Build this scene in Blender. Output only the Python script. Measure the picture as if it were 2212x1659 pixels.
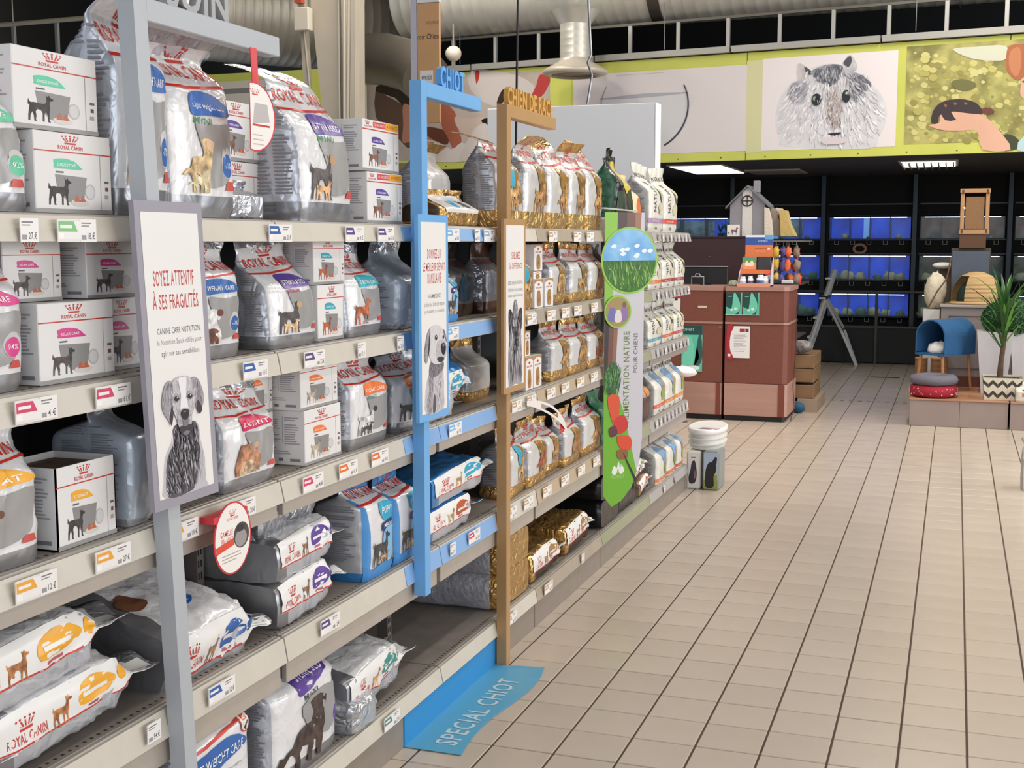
import bpy, bmesh, math, random
from mathutils import Vector, Matrix, noise, Euler
PI = math.pi
random.seed(7)
for o in list(bpy.data.objects): bpy.data.objects.remove(o)
SC = bpy.context.scene
COL = SC.collection

# ---------------- camera ----------------
cd = bpy.data.cameras.new('camera'); cam = bpy.data.objects.new('camera', cd); COL.objects.link(cam)
YAW, PITCH, ROLL = -0.339418, -0.113038, -0.001221
cy, sy, cp, sp, cr, sr = math.cos(YAW), math.sin(YAW), math.cos(PITCH), math.sin(PITCH), math.cos(ROLL), math.sin(ROLL)
F = Vector((sy*cp, cy*cp, sp)); R0 = Vector((cy, -sy, 0)); U0 = R0.cross(F)
RR = R0*cr + U0*sr; UU = U0*cr - R0*sr
cam.matrix_world = Matrix(((RR.x, UU.x, -F.x, 1.3127), (RR.y, UU.y, -F.y, -3.7259), (RR.z, UU.z, -F.z, 1.5630), (0, 0, 0, 1)))
cd.sensor_width = 36; cd.lens = 36*2703.8/2212; cd.clip_end = 100
SC.camera = cam

# ---------------- view, world, lights ----------------
SC.view_settings.view_transform = 'Standard'; SC.view_settings.look = 'None'
SC.view_settings.gamma = 1; SC.view_settings.use_curve_mapping = False
SC.view_settings.exposure = 0.12
w = bpy.data.worlds.new('world'); SC.world = w; w.use_nodes = True
bg = w.node_tree.nodes['Background']; bg.inputs[0].default_value = (0.80, 0.86, 1.0, 1); bg.inputs[1].default_value = 0.62

def area(name, loc, rot, sx, sy_, power, col=(1, .95, .88), spread=180):
    l = bpy.data.lights.new(name, 'AREA'); l.shape = 'RECTANGLE'; l.size = sx; l.size_y = sy_; l.energy = power; l.color = col
    l.spread = math.radians(spread)
    o = bpy.data.objects.new(name, l); COL.objects.link(o); o.location = loc; o.rotation_euler = rot
    return o
# ceiling tube rows of the sales floor (above the frame)
for i, (x, y, e) in enumerate([(1.4, -3.2, 24), (1.4, 0.2, 24), (1.4, 3.6, 62), (1.2, 6.6, 95), (4.2, -1.0, 22), (4.2, 3.0, 56), (4.2, 6.6, 95), (-2.6, 1.5, 60), (-2.8, 4.6, 80), (-3.6, 7.2, 70)]):
    area('ceiling_tube_light', (x, y, 4.9), (0, 0, 0), 0.25, 2.6, e, (1, .94, .86))
area('shop_window_light', (2.5, -8.8, 2.6), (math.radians(80), 0, 0), 7.0, 3.4, 165, (.86, .93, 1.0))
area('side_light', (7.5, -1.2, 2.3), (0, math.radians(84), 0), 2.6, 4.5, 62, (1, .95, .88), 120)  # added lamp to brighten the near bag fronts, no known window
area('side_light', (8.6, 5.2, 2.7), (0, math.radians(82), 0), 3.0, 7.0, 330, (.95, .97, 1.0))  # daylight from the windows on the right

# ---------------- materials ----------------
def lin(c):
    return tuple(((v/12.92) if v <= .04045 else ((v+.055)/1.055)**2.4) for v in c)
def hx(s):
    return lin(tuple(int(s[i:i+2], 16)/255 for i in (0, 2, 4)))
MC = {}
def mat(col, rough=.5, metal=0., bump=None, var=0., emis=0., coat=0., trans=0., scale=None, vtype='noise', col2=None, rand=0., alpha=1.):
    key = (col, rough, metal, bump, var, emis, coat, trans, scale, vtype, col2, rand, alpha)
    if key in MC: return MC[key]
    m = bpy.data.materials.new('m_'+col+'_%d' % len(MC)); m.use_nodes = True
    nt = m.node_tree; N = nt.nodes; L = nt.links; p = N['Principled BSDF']
    c = hx(col)
    p.inputs['Base Color'].default_value = (*c, 1); p.inputs['Roughness'].default_value = rough; p.inputs['Metallic'].default_value = metal
    if coat: p.inputs['Coat Weight'].default_value = coat; p.inputs['Coat Roughness'].default_value = .08
    if trans: p.inputs['Transmission Weight'].default_value = trans
    if alpha < 1: p.inputs['Alpha'].default_value = alpha
    if emis: p.inputs['Emission Color'].default_value = (*c, 1); p.inputs['Emission Strength'].default_value = emis
    tc = None
    if bump or var or col2:
        tc = N.new('ShaderNodeTexCoord')
    if var or col2:
        n = N.new('ShaderNodeTexNoise' if vtype != 'voronoi' else 'ShaderNodeTexVoronoi'); n.inputs['Scale'].default_value = scale or 12
        src = tc.outputs['Object']
        if vtype == 'streak':
            mp = N.new('ShaderNodeMapping'); mp.inputs['Scale'].default_value = (1, 8, .6); L.new(src, mp.inputs[0]); src = mp.outputs[0]
        if vtype == 'grain':
            mp = N.new('ShaderNodeMapping'); mp.inputs['Scale'].default_value = (.6, .6, 9); L.new(src, mp.inputs[0]); src = mp.outputs[0]
        L.new(src, n.inputs['Vector'])
        if 'Detail' in n.inputs: n.inputs['Detail'].default_value = 5
        r = N.new('ShaderNodeValToRGB'); r.color_ramp.elements[0].position = .35; r.color_ramp.elements[1].position = .65
        a = tuple(v*(1-var) for v in c); b = hx(col2) if col2 else tuple(min(1, v*(1+var)) for v in c)
        r.color_ramp.elements[0].color = (*(c if col2 else a), 1); r.color_ramp.elements[1].color = (*b, 1)
        L.new(n.outputs[0], r.inputs[0]); L.new(r.outputs[0], p.inputs['Base Color'])
        if emis: L.new(r.outputs[0], p.inputs['Emission Color'])
    if rand:
        oi = N.new('ShaderNodeObjectInfo'); hs = N.new('ShaderNodeHueSaturation'); mr = N.new('ShaderNodeMapRange')
        mr.inputs[3].default_value = 1-rand; mr.inputs[4].default_value = 1+rand
        L.new(oi.outputs['Random'], mr.inputs[0]); L.new(mr.outputs[0], hs.inputs['Value'])
        if p.inputs['Base Color'].links: L.new(p.inputs['Base Color'].links[0].from_socket, hs.inputs['Color'])
        else: hs.inputs['Color'].default_value = (*c, 1)
        L.new(hs.outputs[0], p.inputs['Base Color'])
    if bump:
        kind, bs, st = bump
        b = N.new('ShaderNodeBump'); b.inputs['Strength'].default_value = st; b.inputs['Distance'].default_value = .01
        if kind == 'foil':
            v = N.new('ShaderNodeTexVoronoi'); v.feature = 'DISTANCE_TO_EDGE'; v.inputs['Scale'].default_value = bs
            nn = N.new('ShaderNodeTexNoise'); nn.inputs['Scale'].default_value = bs*.45; nn.inputs['Detail'].default_value = 3
            nn.inputs['Distortion'].default_value = 1.2
            mx = N.new('ShaderNodeVectorMath'); mx.operation = 'MULTIPLY_ADD'; mx.inputs[1].default_value = (.12, .12, .12)
            L.new(nn.outputs[1], mx.inputs[0]); L.new(tc.outputs['Object'], mx.inputs[2]); L.new(mx.outputs[0], v.inputs['Vector'])
            L.new(tc.outputs['Object'], nn.inputs['Vector'])
            ad = N.new('ShaderNodeMath'); ad.operation = 'MULTIPLY_ADD'; ad.inputs[1].default_value = 1.6
            L.new(nn.outputs[0], ad.inputs[0]); L.new(v.outputs['Distance'], ad.inputs[2]); L.new(ad.outputs[0], b.inputs['Height'])
        elif kind == 'ribs':
            v = N.new('ShaderNodeTexWave'); v.inputs['Scale'].default_value = bs; v.bands_direction = 'X'
            L.new(tc.outputs['Object'], v.inputs['Vector']); L.new(v.outputs[0], b.inputs['Height'])
        else:
            v = N.new('ShaderNodeTexNoise'); v.inputs['Scale'].default_value = bs; v.inputs['Detail'].default_value = 4
            L.new(tc.outputs['Object'], v.inputs['Vector']); L.new(v.outputs[0], b.inputs['Height'])
        L.new(b.outputs[0], p.inputs['Normal'])
    MC[key] = m
    return m
def pr(c): return mat(c, .38)
RED, WHT = 'C8301F', 'F4F2EE'
SILVER = mat('CFD1D6', .25, .6, bump=('foil', 19, .95))
SILVD = mat('B0B1B6', .27, .6, bump=('foil', 20, .95))
GOLD = mat('C9A062', .25, .7, bump=('foil', 20, .95))
FILM = mat('E6E5E5', .22, .0, bump=('foil', 15, .5), coat=.6)
CREAM = mat('E2DFD4', .35, 0, bump=('foil', 13, .45), coat=.2)
BLUEF = mat('3B86C8', .28, .25, bump=('foil', 10, .4), coat=.4)
WOVEN = mat('C6C5CC', .5, .3, bump=('noise', 60, .6), var=.12, vtype='streak', scale=22)
GREENF = mat('2C5B40', .35, .2, bump=('foil', 9, .4), coat=.2)
BLACKF = mat('17171A', .3, .1, bump=('foil', 9, .4), coat=.3)
TANF = mat('B59578', .4, .1, bump=('foil', 9, .4))
BROWNF = mat('4A3226', .32, .4, bump=('foil', 9, .5))

# ---------------- mesh helpers ----------------
class M:
    def __init__(s): s.v = []; s.f = []; s.m = []; s.sm = []
    def add(s, vs, fs, mi=0, smooth=False):
        n = len(s.v); s.v += [tuple(p) for p in vs]
        for f in fs: s.f.append(tuple(i+n for i in f)); s.m.append(mi); s.sm.append(smooth)
        return s
    def box(s, x0, x1, y0, y1, z0, z1, mi=0, T=None):
        P = [(x0, y0, z0), (x1, y0, z0), (x1, y1, z0), (x0, y1, z0), (x0, y0, z1), (x1, y0, z1), (x1, y1, z1), (x0, y1, z1)]
        if T is not None: P = [T @ Vector(q) for q in P]
        return s.add(P, [(0, 3, 2, 1), (4, 5, 6, 7), (0, 1, 5, 4), (1, 2, 6, 5), (2, 3, 7, 6), (3, 0, 4, 7)], mi)
    def bbox(s, x0, x1, y0, y1, z0, z1, b=.004, mi=0, T=None):   # box with chamfered edges
        X = (x0, x1); Y = (y0, y1); Z = (z0, z1); idx = {}; P = []
        for i in (0, 1):
            for j in (0, 1):
                for k in (0, 1):
                    sx, sy2, sz = 1-2*i, 1-2*j, 1-2*k
                    for a, d in enumerate(((0, b, b), (b, 0, b), (b, b, 0))):
                        idx[i, j, k, a] = len(P); P.append((X[i]+sx*d[0], Y[j]+sy2*d[1], Z[k]+sz*d[2]))
        fs = []
        def q(*c): fs.append(tuple(idx[t] for t in c))
        for i in (0, 1): q(*[(i, j, k, 0) for j, k in ((0, 0), (1, 0), (1, 1), (0, 1))])
        for j in (0, 1): q(*[(i, j, k, 1) for i, k in ((0, 0), (1, 0), (1, 1), (0, 1))])
        for k in (0, 1): q(*[(i, j, k, 2) for i, j in ((0, 0), (1, 0), (1, 1), (0, 1))])
        for i in (0, 1):
            for j in (0, 1): q((i, j, 0, 0), (i, j, 1, 0), (i, j, 1, 1), (i, j, 0, 1))
            for k in (0, 1): q((i, 0, k, 0), (i, 1, k, 0), (i, 1, k, 2), (i, 0, k, 2))
        for j in (0, 1):
            for k in (0, 1): q((0, j, k, 1), (1, j, k, 1), (1, j, k, 2), (0, j, k, 2))
        for i in (0, 1):
            for j in (0, 1):
                for k in (0, 1): q((i, j, k, 0), (i, j, k, 1), (i, j, k, 2))
        if T is not None: P = [T @ Vector(t) for t in P]
        return s.add(P, fs, mi)
    def tube(s, pts, r, n=8, mi=0, cap=True, smooth=True):
        pts = [Vector(q) for q in pts]; rs = r if isinstance(r, (list, tuple)) else [r]*len(pts)
        P = []; up = None
        for i, q in enumerate(pts):
            d = (pts[min(i+1, len(pts)-1)]-pts[max(i-1, 0)]).normalized()
            if up is None: up = Vector((0, 0, 1)) if abs(d.z) < .9 else Vector((1, 0, 0))
            a = d.cross(up).normalized(); b = a.cross(d).normalized(); up = b
            for k in range(n):
                t = 2*PI*k/n; P.append(q+(a*math.cos(t)+b*math.sin(t))*rs[i])
        fs = [(i*n+k, i*n+(k+1) % n, (i+1)*n+(k+1) % n, (i+1)*n+k) for i in range(len(pts)-1) for k in range(n)]
        s.add(P, fs, mi, smooth)
        if cap:
            s.add(P[:n], [tuple(range(n))[::-1]], mi); s.add(P[-n:], [tuple(range(n))], mi)
        return s
    def lathe(s, c, prof, n=24, mi=0, sx=1, sy_=1, smooth=True, cap=True):
        P = []; 
        for r, z in prof:
            for k in range(n):
                t = 2*PI*k/n; P.append((c[0]+r*sx*math.cos(t), c[1]+r*sy_*math.sin(t), c[2]+z))
        fs = [(i*n+k, i*n+(k+1) % n, (i+1)*n+(k+1) % n, (i+1)*n+k) for i in range(len(prof)-1) for k in range(n)]
        s.add(P, fs, mi, smooth)
        if cap: s.add(P[:n], [tuple(range(n))[::-1]], mi); s.add(P[-n:], [tuple(range(n))], mi)
        return s
    def prism(s, pts, f, t0, t1, mi=0):   # pts 2D, f(u,v,t)->3D
        n = len(pts)
        s.add([f(u, v, t0) for u, v in pts]+[f(u, v, t1) for u, v in pts],
              [tuple(range(n))[::-1], tuple(range(n, 2*n))]+[(i, (i+1) % n, (i+1) % n+n, i+n) for i in range(n)], mi)
        return s
    def blob(s, c, r, amp=.1, fr=3, n=14, m=10, mi=0, zmin=-9, seed=0, pw=1):
        P = []
        for i in range(m+1):
            a = PI*i/m
            for k in range(n):
                t = 2*PI*k/n; d = Vector((math.sin(a)*math.cos(t), math.sin(a)*math.sin(t), math.cos(a)))
                if pw != 1: d = Vector([math.copysign(abs(q)**pw, q) for q in d])
                h = 1+amp*noise.noise(d*fr+Vector((seed, seed*.7, 0)))
                P.append((c[0]+d.x*r[0]*h, c[1]+d.y*r[1]*h, max(zmin, c[2]+d.z*r[2]*h)))
        fs = [(i*n+k, (i+1)*n+k, (i+1)*n+(k+1) % n, i*n+(k+1) % n) for i in range(m) for k in range(n)]
        return s.add(P, fs, mi, True)
    def mesh(s, name, mats, off=(0, 0, 0)):
        me = bpy.data.meshes.new(name); o = Vector(off)
        me.from_pydata([tuple(Vector(q)-o) for q in s.v], [], s.f); me.update()
        for m in (mats if isinstance(mats, (list, tuple)) else [mats]): me.materials.append(m)
        me.polygons.foreach_set('material_index', s.m); me.polygons.foreach_set('use_smooth', s.sm)
        bm = bmesh.new(); bm.from_mesh(me); bmesh.ops.recalc_face_normals(bm, faces=bm.faces[:]); bm.to_mesh(me); bm.free()
        return me
def tag(o, label=None, cat=None, group=None, kind=None):
    for k, v in (('label', label), ('category', cat), ('group', group), ('kind', kind)):
        if v: o[k] = v
    return o
def obj(name, me, parent=None, loc=(0, 0, 0), rot=None):
    o = bpy.data.objects.new(name, me); COL.objects.link(o)
    if parent: o.parent = parent
    o.location = loc
    if rot: o.rotation_euler = rot
    return o
def origin(p):
    v = Vector((0, 0, 0))
    while p is not None: v = v+p.location; p = p.parent
    return v
def part(name, m, mats, parent, label=None):      # world coordinates -> child of an unrotated thing
    o = obj(name, m.mesh(name, mats, origin(parent)), parent)
    if label: o['label'] = label
    return o
def thing(name, label, cat, loc, group=None):
    o = bpy.data.objects.new(name, None); COL.objects.link(o); o.location = loc; o.empty_display_size = .05
    return tag(o, label, cat, group)
def single(name, m, mats, label, cat, loc, group=None):
    return tag(obj(name, m.mesh(name, mats, loc), None, loc), label, cat, group)
def struct(name, m, mats, loc=(0, 0, 0)):
    return tag(obj(name, m.mesh(name, mats, loc), None, loc), kind='structure')
def dup(root, loc, label, group=None, rot=None):
    def cp(o, par):
        c = o.copy(); COL.objects.link(c); c.parent = par
        for ch in o.children: cp(ch, c)
        return c
    r = cp(root, None); r.location = loc; r['label'] = label
    if group: r['group'] = group
    if rot: r.rotation_euler = rot
    return r

# ---------------- printed artwork: flat shapes laid on real surfaces ----------------
TXT = {}
def text2d(s, bold=.009):
    if (s, bold) in TXT: return TXT[s, bold]
    cu = bpy.data.curves.new('t', 'FONT'); cu.body = s; cu.resolution_u = 2; cu.offset = bold; cu.space_character = 1.09
    o = bpy.data.objects.new('t', cu); COL.objects.link(o)
    bpy.context.view_layer.update()
    me = o.to_mesh(); V = [(v.co.x, v.co.y) for v in me.vertices]; Fc = [tuple(p.vertices) for p in me.polygons]
    o.to_mesh_clear(); bpy.data.objects.remove(o); bpy.data.curves.remove(cu)
    if not V: V = [(0, 0), (1, 1)]
    x0 = min(v[0] for v in V); x1 = max(v[0] for v in V); y0 = min(v[1] for v in V); y1 = max(v[1] for v in V)
    V = [((a-x0)/max(1e-6, x1-x0), (b-y0)/max(1e-6, y1-y0)) for a, b in V]
    TXT[s, bold] = (V, Fc); return TXT[s, bold]
def sm(pts, k=3):   # closed Catmull-Rom
    n = len(pts); out = []
    for i in range(n):
        a, b, c, d = pts[i-1], pts[i], pts[(i+1) % n], pts[(i+2) % n]
        for j in range(k):
            t = j/k; out.append(tuple(.5*((2*b[q])+(-a[q]+c[q])*t+(2*a[q]-5*b[q]+4*c[q]-d[q])*t*t+(-a[q]+3*b[q]-3*c[q]+d[q])*t**3) for q in (0, 1)))
    return out
def ell(cx, cy_, rx, ry, n=18): return [(cx+rx*math.cos(2*PI*i/n), cy_+ry*math.sin(2*PI*i/n)) for i in range(n)]
DOGS = {
 'stand': [(0,.60),(.02,.80),(.05,.70),(.10,.66),(.20,.68),(.40,.66),(.56,.66),(.62,.74),(.63,.88),(.60,1.),(.67,.93),(.72,1.),(.75,.92),(.86,.87),(.86,.80),(.75,.78),(.73,.66),(.75,.52),(.72,.40),(.71,.22),(.72,.06),(.76,.0),(.67,.0),(.65,.25),(.60,.38),(.55,.30),(.54,.0),(.48,.02),(.49,.30),(.44,.42),(.30,.44),(.25,.34),(.27,.20),(.25,.06),(.28,0),(.20,0),(.19,.2),(.14,.34),(.08,.20),(.06,0),(0,.0),(.01,.22),(.04,.44),(.06,.56)],
 'look': [(0,.30),(.12,.42),(.22,.44),(.30,.62),(.44,.66),(.58,.66),(.62,.80),(.58,.96),(.66,1.),(.80,1.),(.92,.92),(.90,.80),(.84,.70),(.85,.50),(.80,.36),(.78,.0),(.70,.0),(.68,.30),(.62,.34),(.60,.0),(.52,.02),(.53,.30),(.40,.36),(.36,.24),(.40,.0),(.30,.0),(.30,.20),(.24,.30),(.18,.34),(.08,.30)],
 'sit': [(.30,.0),(.16,.04),(.10,.22),(.18,.42),(.30,.56),(.32,.70),(.22,.66),(.16,.78),(.24,.94),(.40,1.),(.60,1.),(.76,.94),(.84,.78),(.78,.66),(.68,.70),(.70,.56),(.80,.40),(.86,.20),(.84,.0),(.70,.0),(.66,.22),(.60,.0),(.50,.0),(.48,.24),(.42,.0)],
 'long': [(.08,.0),(.04,.25),(.10,.55),(.16,.80),(.24,1.),(.40,.96),(.60,1.),(.78,.90),(.90,.74),(.96,.40),(.94,.0),(.84,.10),(.80,.0),(.66,.12),(.60,.0),(.46,.10),(.36,.0),(.26,.12),(.20,.0)],
}
CROWN = [(.12,.0),(.88,.0),(.92,.2),(.08,.2)]
def crown(x0, y0, x1, y1, c):
    W, H = x1-x0, y1-y0; L = [('P', [(x0+W*a, y0+H*b) for a, b in CROWN], c)]
    for i in range(5):
        a = (i-2)*.5; bx, by = .5+.36*math.sin(a), .30; tx, ty = .5+.62*math.sin(a), .62+.14*math.cos(a)
        L.append(('P', [(x0+W*(bx-.04), y0+H*by), (x0+W*(bx+.04), y0+H*by), (x0+W*(tx+.05), y0+H*ty), (x0+W*(tx-.05), y0+H*ty)], c))
        L.append(('P', ell(x0+W*(tx+.04*a), y0+H*(ty+.16), W*.07, H*.10, 7), c))
    return L
def R(x0, y0, x1, y1, c): return ('P', [(x0, y0), (x1, y0), (x1, y1), (x0, y1)], c)
def band(o, i, c):      # ring segment between two open outlines, as quads
    return [('P', [o[k], o[k+1], i[k+1], i[k]], c) for k in range(len(o)-1)]
def inside(p, poly):
    x, y = p; c = False; j = len(poly)-1
    for k in range(len(poly)):
        a, b = poly[k], poly[j]
        if (a[1] > y) != (b[1] > y) and x < (b[0]-a[0])*(y-a[1])/(b[1]-a[1])+a[0]: c = not c
        j = k
    return c
def strokes(poly, n, cols, ln, wd, ang, seed=0, jit=.5):
    r = random.Random(seed); x0 = min(p[0] for p in poly); x1 = max(p[0] for p in poly); y0 = min(p[1] for p in poly); y1 = max(p[1] for p in poly); L = []; g = 0
    while len(L) < n and g < n*6:
        g += 1; x, y = r.uniform(x0, x1), r.uniform(y0, y1)
        if not inside((x, y), poly): continue
        a = (ang((x-x0)/(x1-x0), (y-y0)/(y1-y0)) if callable(ang) else ang)+r.uniform(-jit, jit); l_ = ln*r.uniform(.5, 1.2); e = (x+l_*math.cos(a), y+l_*math.sin(a))
        if not inside(e, poly): continue
        px_, py_ = -math.sin(a)*wd*.5, math.cos(a)*wd*.5; m_ = (x+l_*.45*math.cos(a), y+l_*.45*math.sin(a))
        L.append(('P', [(x, y), (m_[0]+px_, m_[1]+py_), e, (m_[0]-px_, m_[1]-py_)], r.choice(cols)))
    return L
ARTC = {}
def art_mesh(key, items, du=.06, dv=.045):
    """2D shapes -> (verts(u,v,layer), faces, mat idx, mats)"""
    if key in ARTC: return ARTC[key]
    bm = bmesh.new(); lay = bm.verts.layers.float.new('lay'); mats = []
    LV_ = []; BB = []
    for it in items:
        if it[0] == 'T': b_ = it[2:6]
        else: b_ = (min(p[0] for p in it[1]), min(p[1] for p in it[1]), max(p[0] for p in it[1]), max(p[1] for p in it[1]))
        lv = 0
        for ob, ol in zip(BB, LV_):
            if ol >= lv and ob[0] < b_[2]-1e-6 and b_[0] < ob[2]-1e-6 and ob[1] < b_[3]-1e-6 and b_[1] < ob[3]-1e-6: lv = ol+1
        BB.append(b_); LV_.append(lv)
    for li, it in zip(LV_, items):
        c = it[6] if it[0] == 'T' else it[2]; rt = it[7] if len(it) > 7 else 0; m = pr(c) if isinstance(c, str) else c
        if m not in mats: mats.append(m)
        mi = mats.index(m)
        if it[0] == 'P':
            vs = [bm.verts.new((a, b, 0)) for a, b in it[1]]; fs = [vs]
        elif it[0] == 'T':      # text: string, x0,y0,x1,y1 ; optional rot 90
            V, Fc = text2d(it[1]); x0, y0, x1, y1 = it[2:6]
            if rt == 90: V = [(1-b, a) for a, b in V]
            elif rt: V = [(a, b+rt*(a-.5)) for a, b in V]
            vs = [bm.verts.new((x0+(x1-x0)*a, y0+(y1-y0)*b, 0)) for a, b in V]; fs = [[vs[i] for i in f] for f in Fc]
        for v in vs: v[lay] = li
        for f in fs:
            try: q = bm.faces.new(f); q.material_index = mi
            except ValueError: pass
    bmesh.ops.triangulate(bm, faces=[f for f in bm.faces if len(f.verts) > 4])
    for ax, st in ((0, du), (1, dv)):
        if not st: continue
        lo = min(v.co[ax] for v in bm.verts); hi = max(v.co[ax] for v in bm.verts); k = math.floor(lo/st)+1
        while k*st < hi-1e-6:
            co = Vector((0, 0, 0)); co[ax] = k*st; no = Vector((0, 0, 0)); no[ax] = 1
            bmesh.ops.bisect_plane(bm, geom=bm.verts[:]+bm.edges[:]+bm.faces[:], dist=1e-6, plane_co=co, plane_no=no)
            k += 1
    for f in bm.faces:
        if f.normal.z < 0: f.normal_flip()
    bm.verts.ensure_lookup_table(); bm.verts.index_update()
    r = ([(v.co.x, v.co.y, v[lay]) for v in bm.verts], [tuple(v.index for v in f.verts) for f in bm.faces], [f.material_index for f in bm.faces], mats)
    bm.free(); ARTC[key] = r; return r
def lay_art(name, key, items, fn, parent, du=.06, dv=.045, smooth=False):
    """fn(u,v,layer)->local point"""
    V, Fc, MI, mats = art_mesh(key, items, du, dv)
    me = bpy.data.meshes.new(name); me.from_pydata([tuple(fn(*v)) for v in V], [], Fc)
    for m in mats: me.materials.append(m)
    me.polygons.foreach_set('material_index', MI)
    if smooth: me.polygons.foreach_set('use_smooth', [True]*len(Fc))
    me.update()
    return obj(name, me, parent)
def lines(x0, y0, x1, y1, n, c, seed=0, h=.5):
    r = random.Random(seed); L = []; st = (y1-y0)/n
    for i in range(n):
        y = y1-(i+1)*st
        if r.random() < .12: continue
        L.append(R(x0, y, x0+(x1-x0)*r.uniform(.6, 1), y+st*h, c))
    return L
def m_art(m, key, items, fn, mats, du=0, dv=0):
    V, Fc, MI, am = art_mesh(key, items, du, dv)
    ix = []
    for a in am:
        if a not in mats: mats.append(a)
        ix.append(mats.index(a))
    n = len(m.v); m.v += [tuple(fn(*v)) for v in V]
    for f, k in zip(Fc, MI): m.f.append(tuple(i+n for i in f)); m.m.append(ix[k]); m.sm.append(False)
def text3d(m, s, fn, depth, mi=0, bold=.02):
    """raised letters: fn(a in 0..1 , b in 0..1, t) -> point; front faces, back faces and rims"""
    V, Fc = text2d(s, bold); n = len(m.v)
    m.v += [tuple(fn(a, b, 0)) for a, b in V]+[tuple(fn(a, b, depth)) for a, b in V]; k = len(V); E = {}
    for f in Fc:
        m.f.append(tuple(i+n+k for i in f)); m.f.append(tuple(i+n for i in f[::-1])); m.m += [mi, mi]; m.sm += [False]*2
        for i in range(len(f)):
            a, b = f[i], f[(i+1) % len(f)]; E[(a, b)] = E.get((a, b), 0)+1
    for (a, b) in E:
        if (b, a) not in E: m.f.append((a+n, b+n, b+n+k, a+n+k)); m.m.append(mi); m.sm.append(False)

# ================= room =================
TILE = mat('C5B7A8', .27, bump=('noise', 40, .05), var=.035, scale=3, rand=.035)
GROUT = mat('5A493C', .9)
m = M().box(-6, 9, -9, 13.6, -.05, -.0035)
floor = struct('floor', m, GROUT)
tm = M().bbox(-.0965, .0965, -.0978, .0978, -.012, 0, .002).mesh('tile', TILE)
def px(x, y, z):
    d = Vector((x-1.3127, y+3.7259, z-1.563)); zz = d.dot(F)
    return (1106+2703.8*d.dot(RR)/zz, 829.5-2703.8*d.dot(UU)/zz, zz) if zz > .1 else (-9e9, -9e9, -1)
cells = []
for i in range(-14, 30):
    for j in range(-45, 68):
        x, y = .2*i+.1, .2*j+.1; a, b, zz = px(x, y, 0)
        vis = -60 < a < 2270 and b < 1720 and zz > 0 and not (x < -.25 and y < 4.0)
        cells.append((0 if vis else 1, zz if vis else abs(zz)+50, x, y))
cells.sort()
for k, (v_, zz, x, y) in enumerate(cells[:300]):
    o = obj('tile', tm, floor, (x, y, random.uniform(-.0006, .0004)))
fm = M()
for v_, zz, x, y in cells[300:]:
    h = random.uniform(-.0006, .0004)
    fm.box(x-.0965, x+.0965, y-.0978, y+.0978, -.012, h)
tag(obj('tile_field', fm.mesh('tile_field', mat('C5B7A8', .27, var=.04, scale=5)), floor), kind='stuff')
# brass-dotted joint strip at the opening, dark drain slot beyond
m = M()
for i in range(34): m.box(-1.5+i*.085, -1.5+i*.085+.035, 8.92, 8.95, 0, .003)
tag(obj('joint_strip', m.mesh('joint_strip', mat('8A7355', .5, .4)), floor), kind='stuff')
part('floor_slot', M().box(.43, .75, 11.25, 11.31, 0, .004), mat('2A2420', .6), floor)

DARK = mat('2B2722', .9, var=.25, scale=.8)
ceil = struct('ceiling', M().box(-16, 12, -9, 20, 5.6, 5.7), DARK)
# sheeted roof ribs seen through the gap
for i in range(9):
    part('roof_purlin', M().box(-14, 11, 9.2+i*1.1, 9.32+i*1.1, 5.3, 5.6), mat('3A3229', .8), ceil)
# low black soffit over the aquarium room, back wall
SOF = mat('3E3933', .7, var=.08, scale=4)
sof = struct('ceiling_soffit', M().prism([(-6, 9.66), (9, 7.95), (9, 13.6), (-6, 13.6)], lambda u, v, d: (u, v, d), 2.42, 2.5), SOF)
for i, (x0, x1, y0, y1, lit) in enumerate([(-1.78, -1.2, 10.4, 12.0, 1), (-1.1, -.5, 11.6, 12.4, 0), (.72, 1.27, 10.5, 11.4, 1), (2.6, 3.2, 10.4, 12.0, 1)]):
    t = thing('ceiling_light', ['bright square ceiling light over the brown counter', 'switched-off square ceiling light in the dark soffit', 'louvred ceiling light above the cardboard cat tower', 'lit ceiling panel at the far end of the soffit'][i], 'light', ((x0+x1)/2, (y0+y1)/2, 2.40))
    f = M().box(x0-.03, x1+.03, y0-.03, y1+.03, 2.408, 2.42)
    part('frame', f, mat('B9B4A8', .5), t)
    part('diffuser', M().box(x0, x1, y0, y1, 2.40, 2.408), mat('FFF8E8', .5, emis=2.2) if lit else mat('8D877B', .6), t)
    if i == 2:
        lv = M()
        for k in range(8): lv.box(x0+k*.075, x0+k*.075+.012, y0, y1, 2.37, 2.40)
        part('louvre', lv, mat('77736A', .4, .5), t)
struct('wall_back', M().box(-8, 9, 13.62, 13.75, 0, 5.6), mat('1E1F22', .7, var=.1, scale=2))
struct('wall_left', M().box(-9.2, -9, -9, 20, 0, 5.6), mat('35332F', .9))

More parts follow.
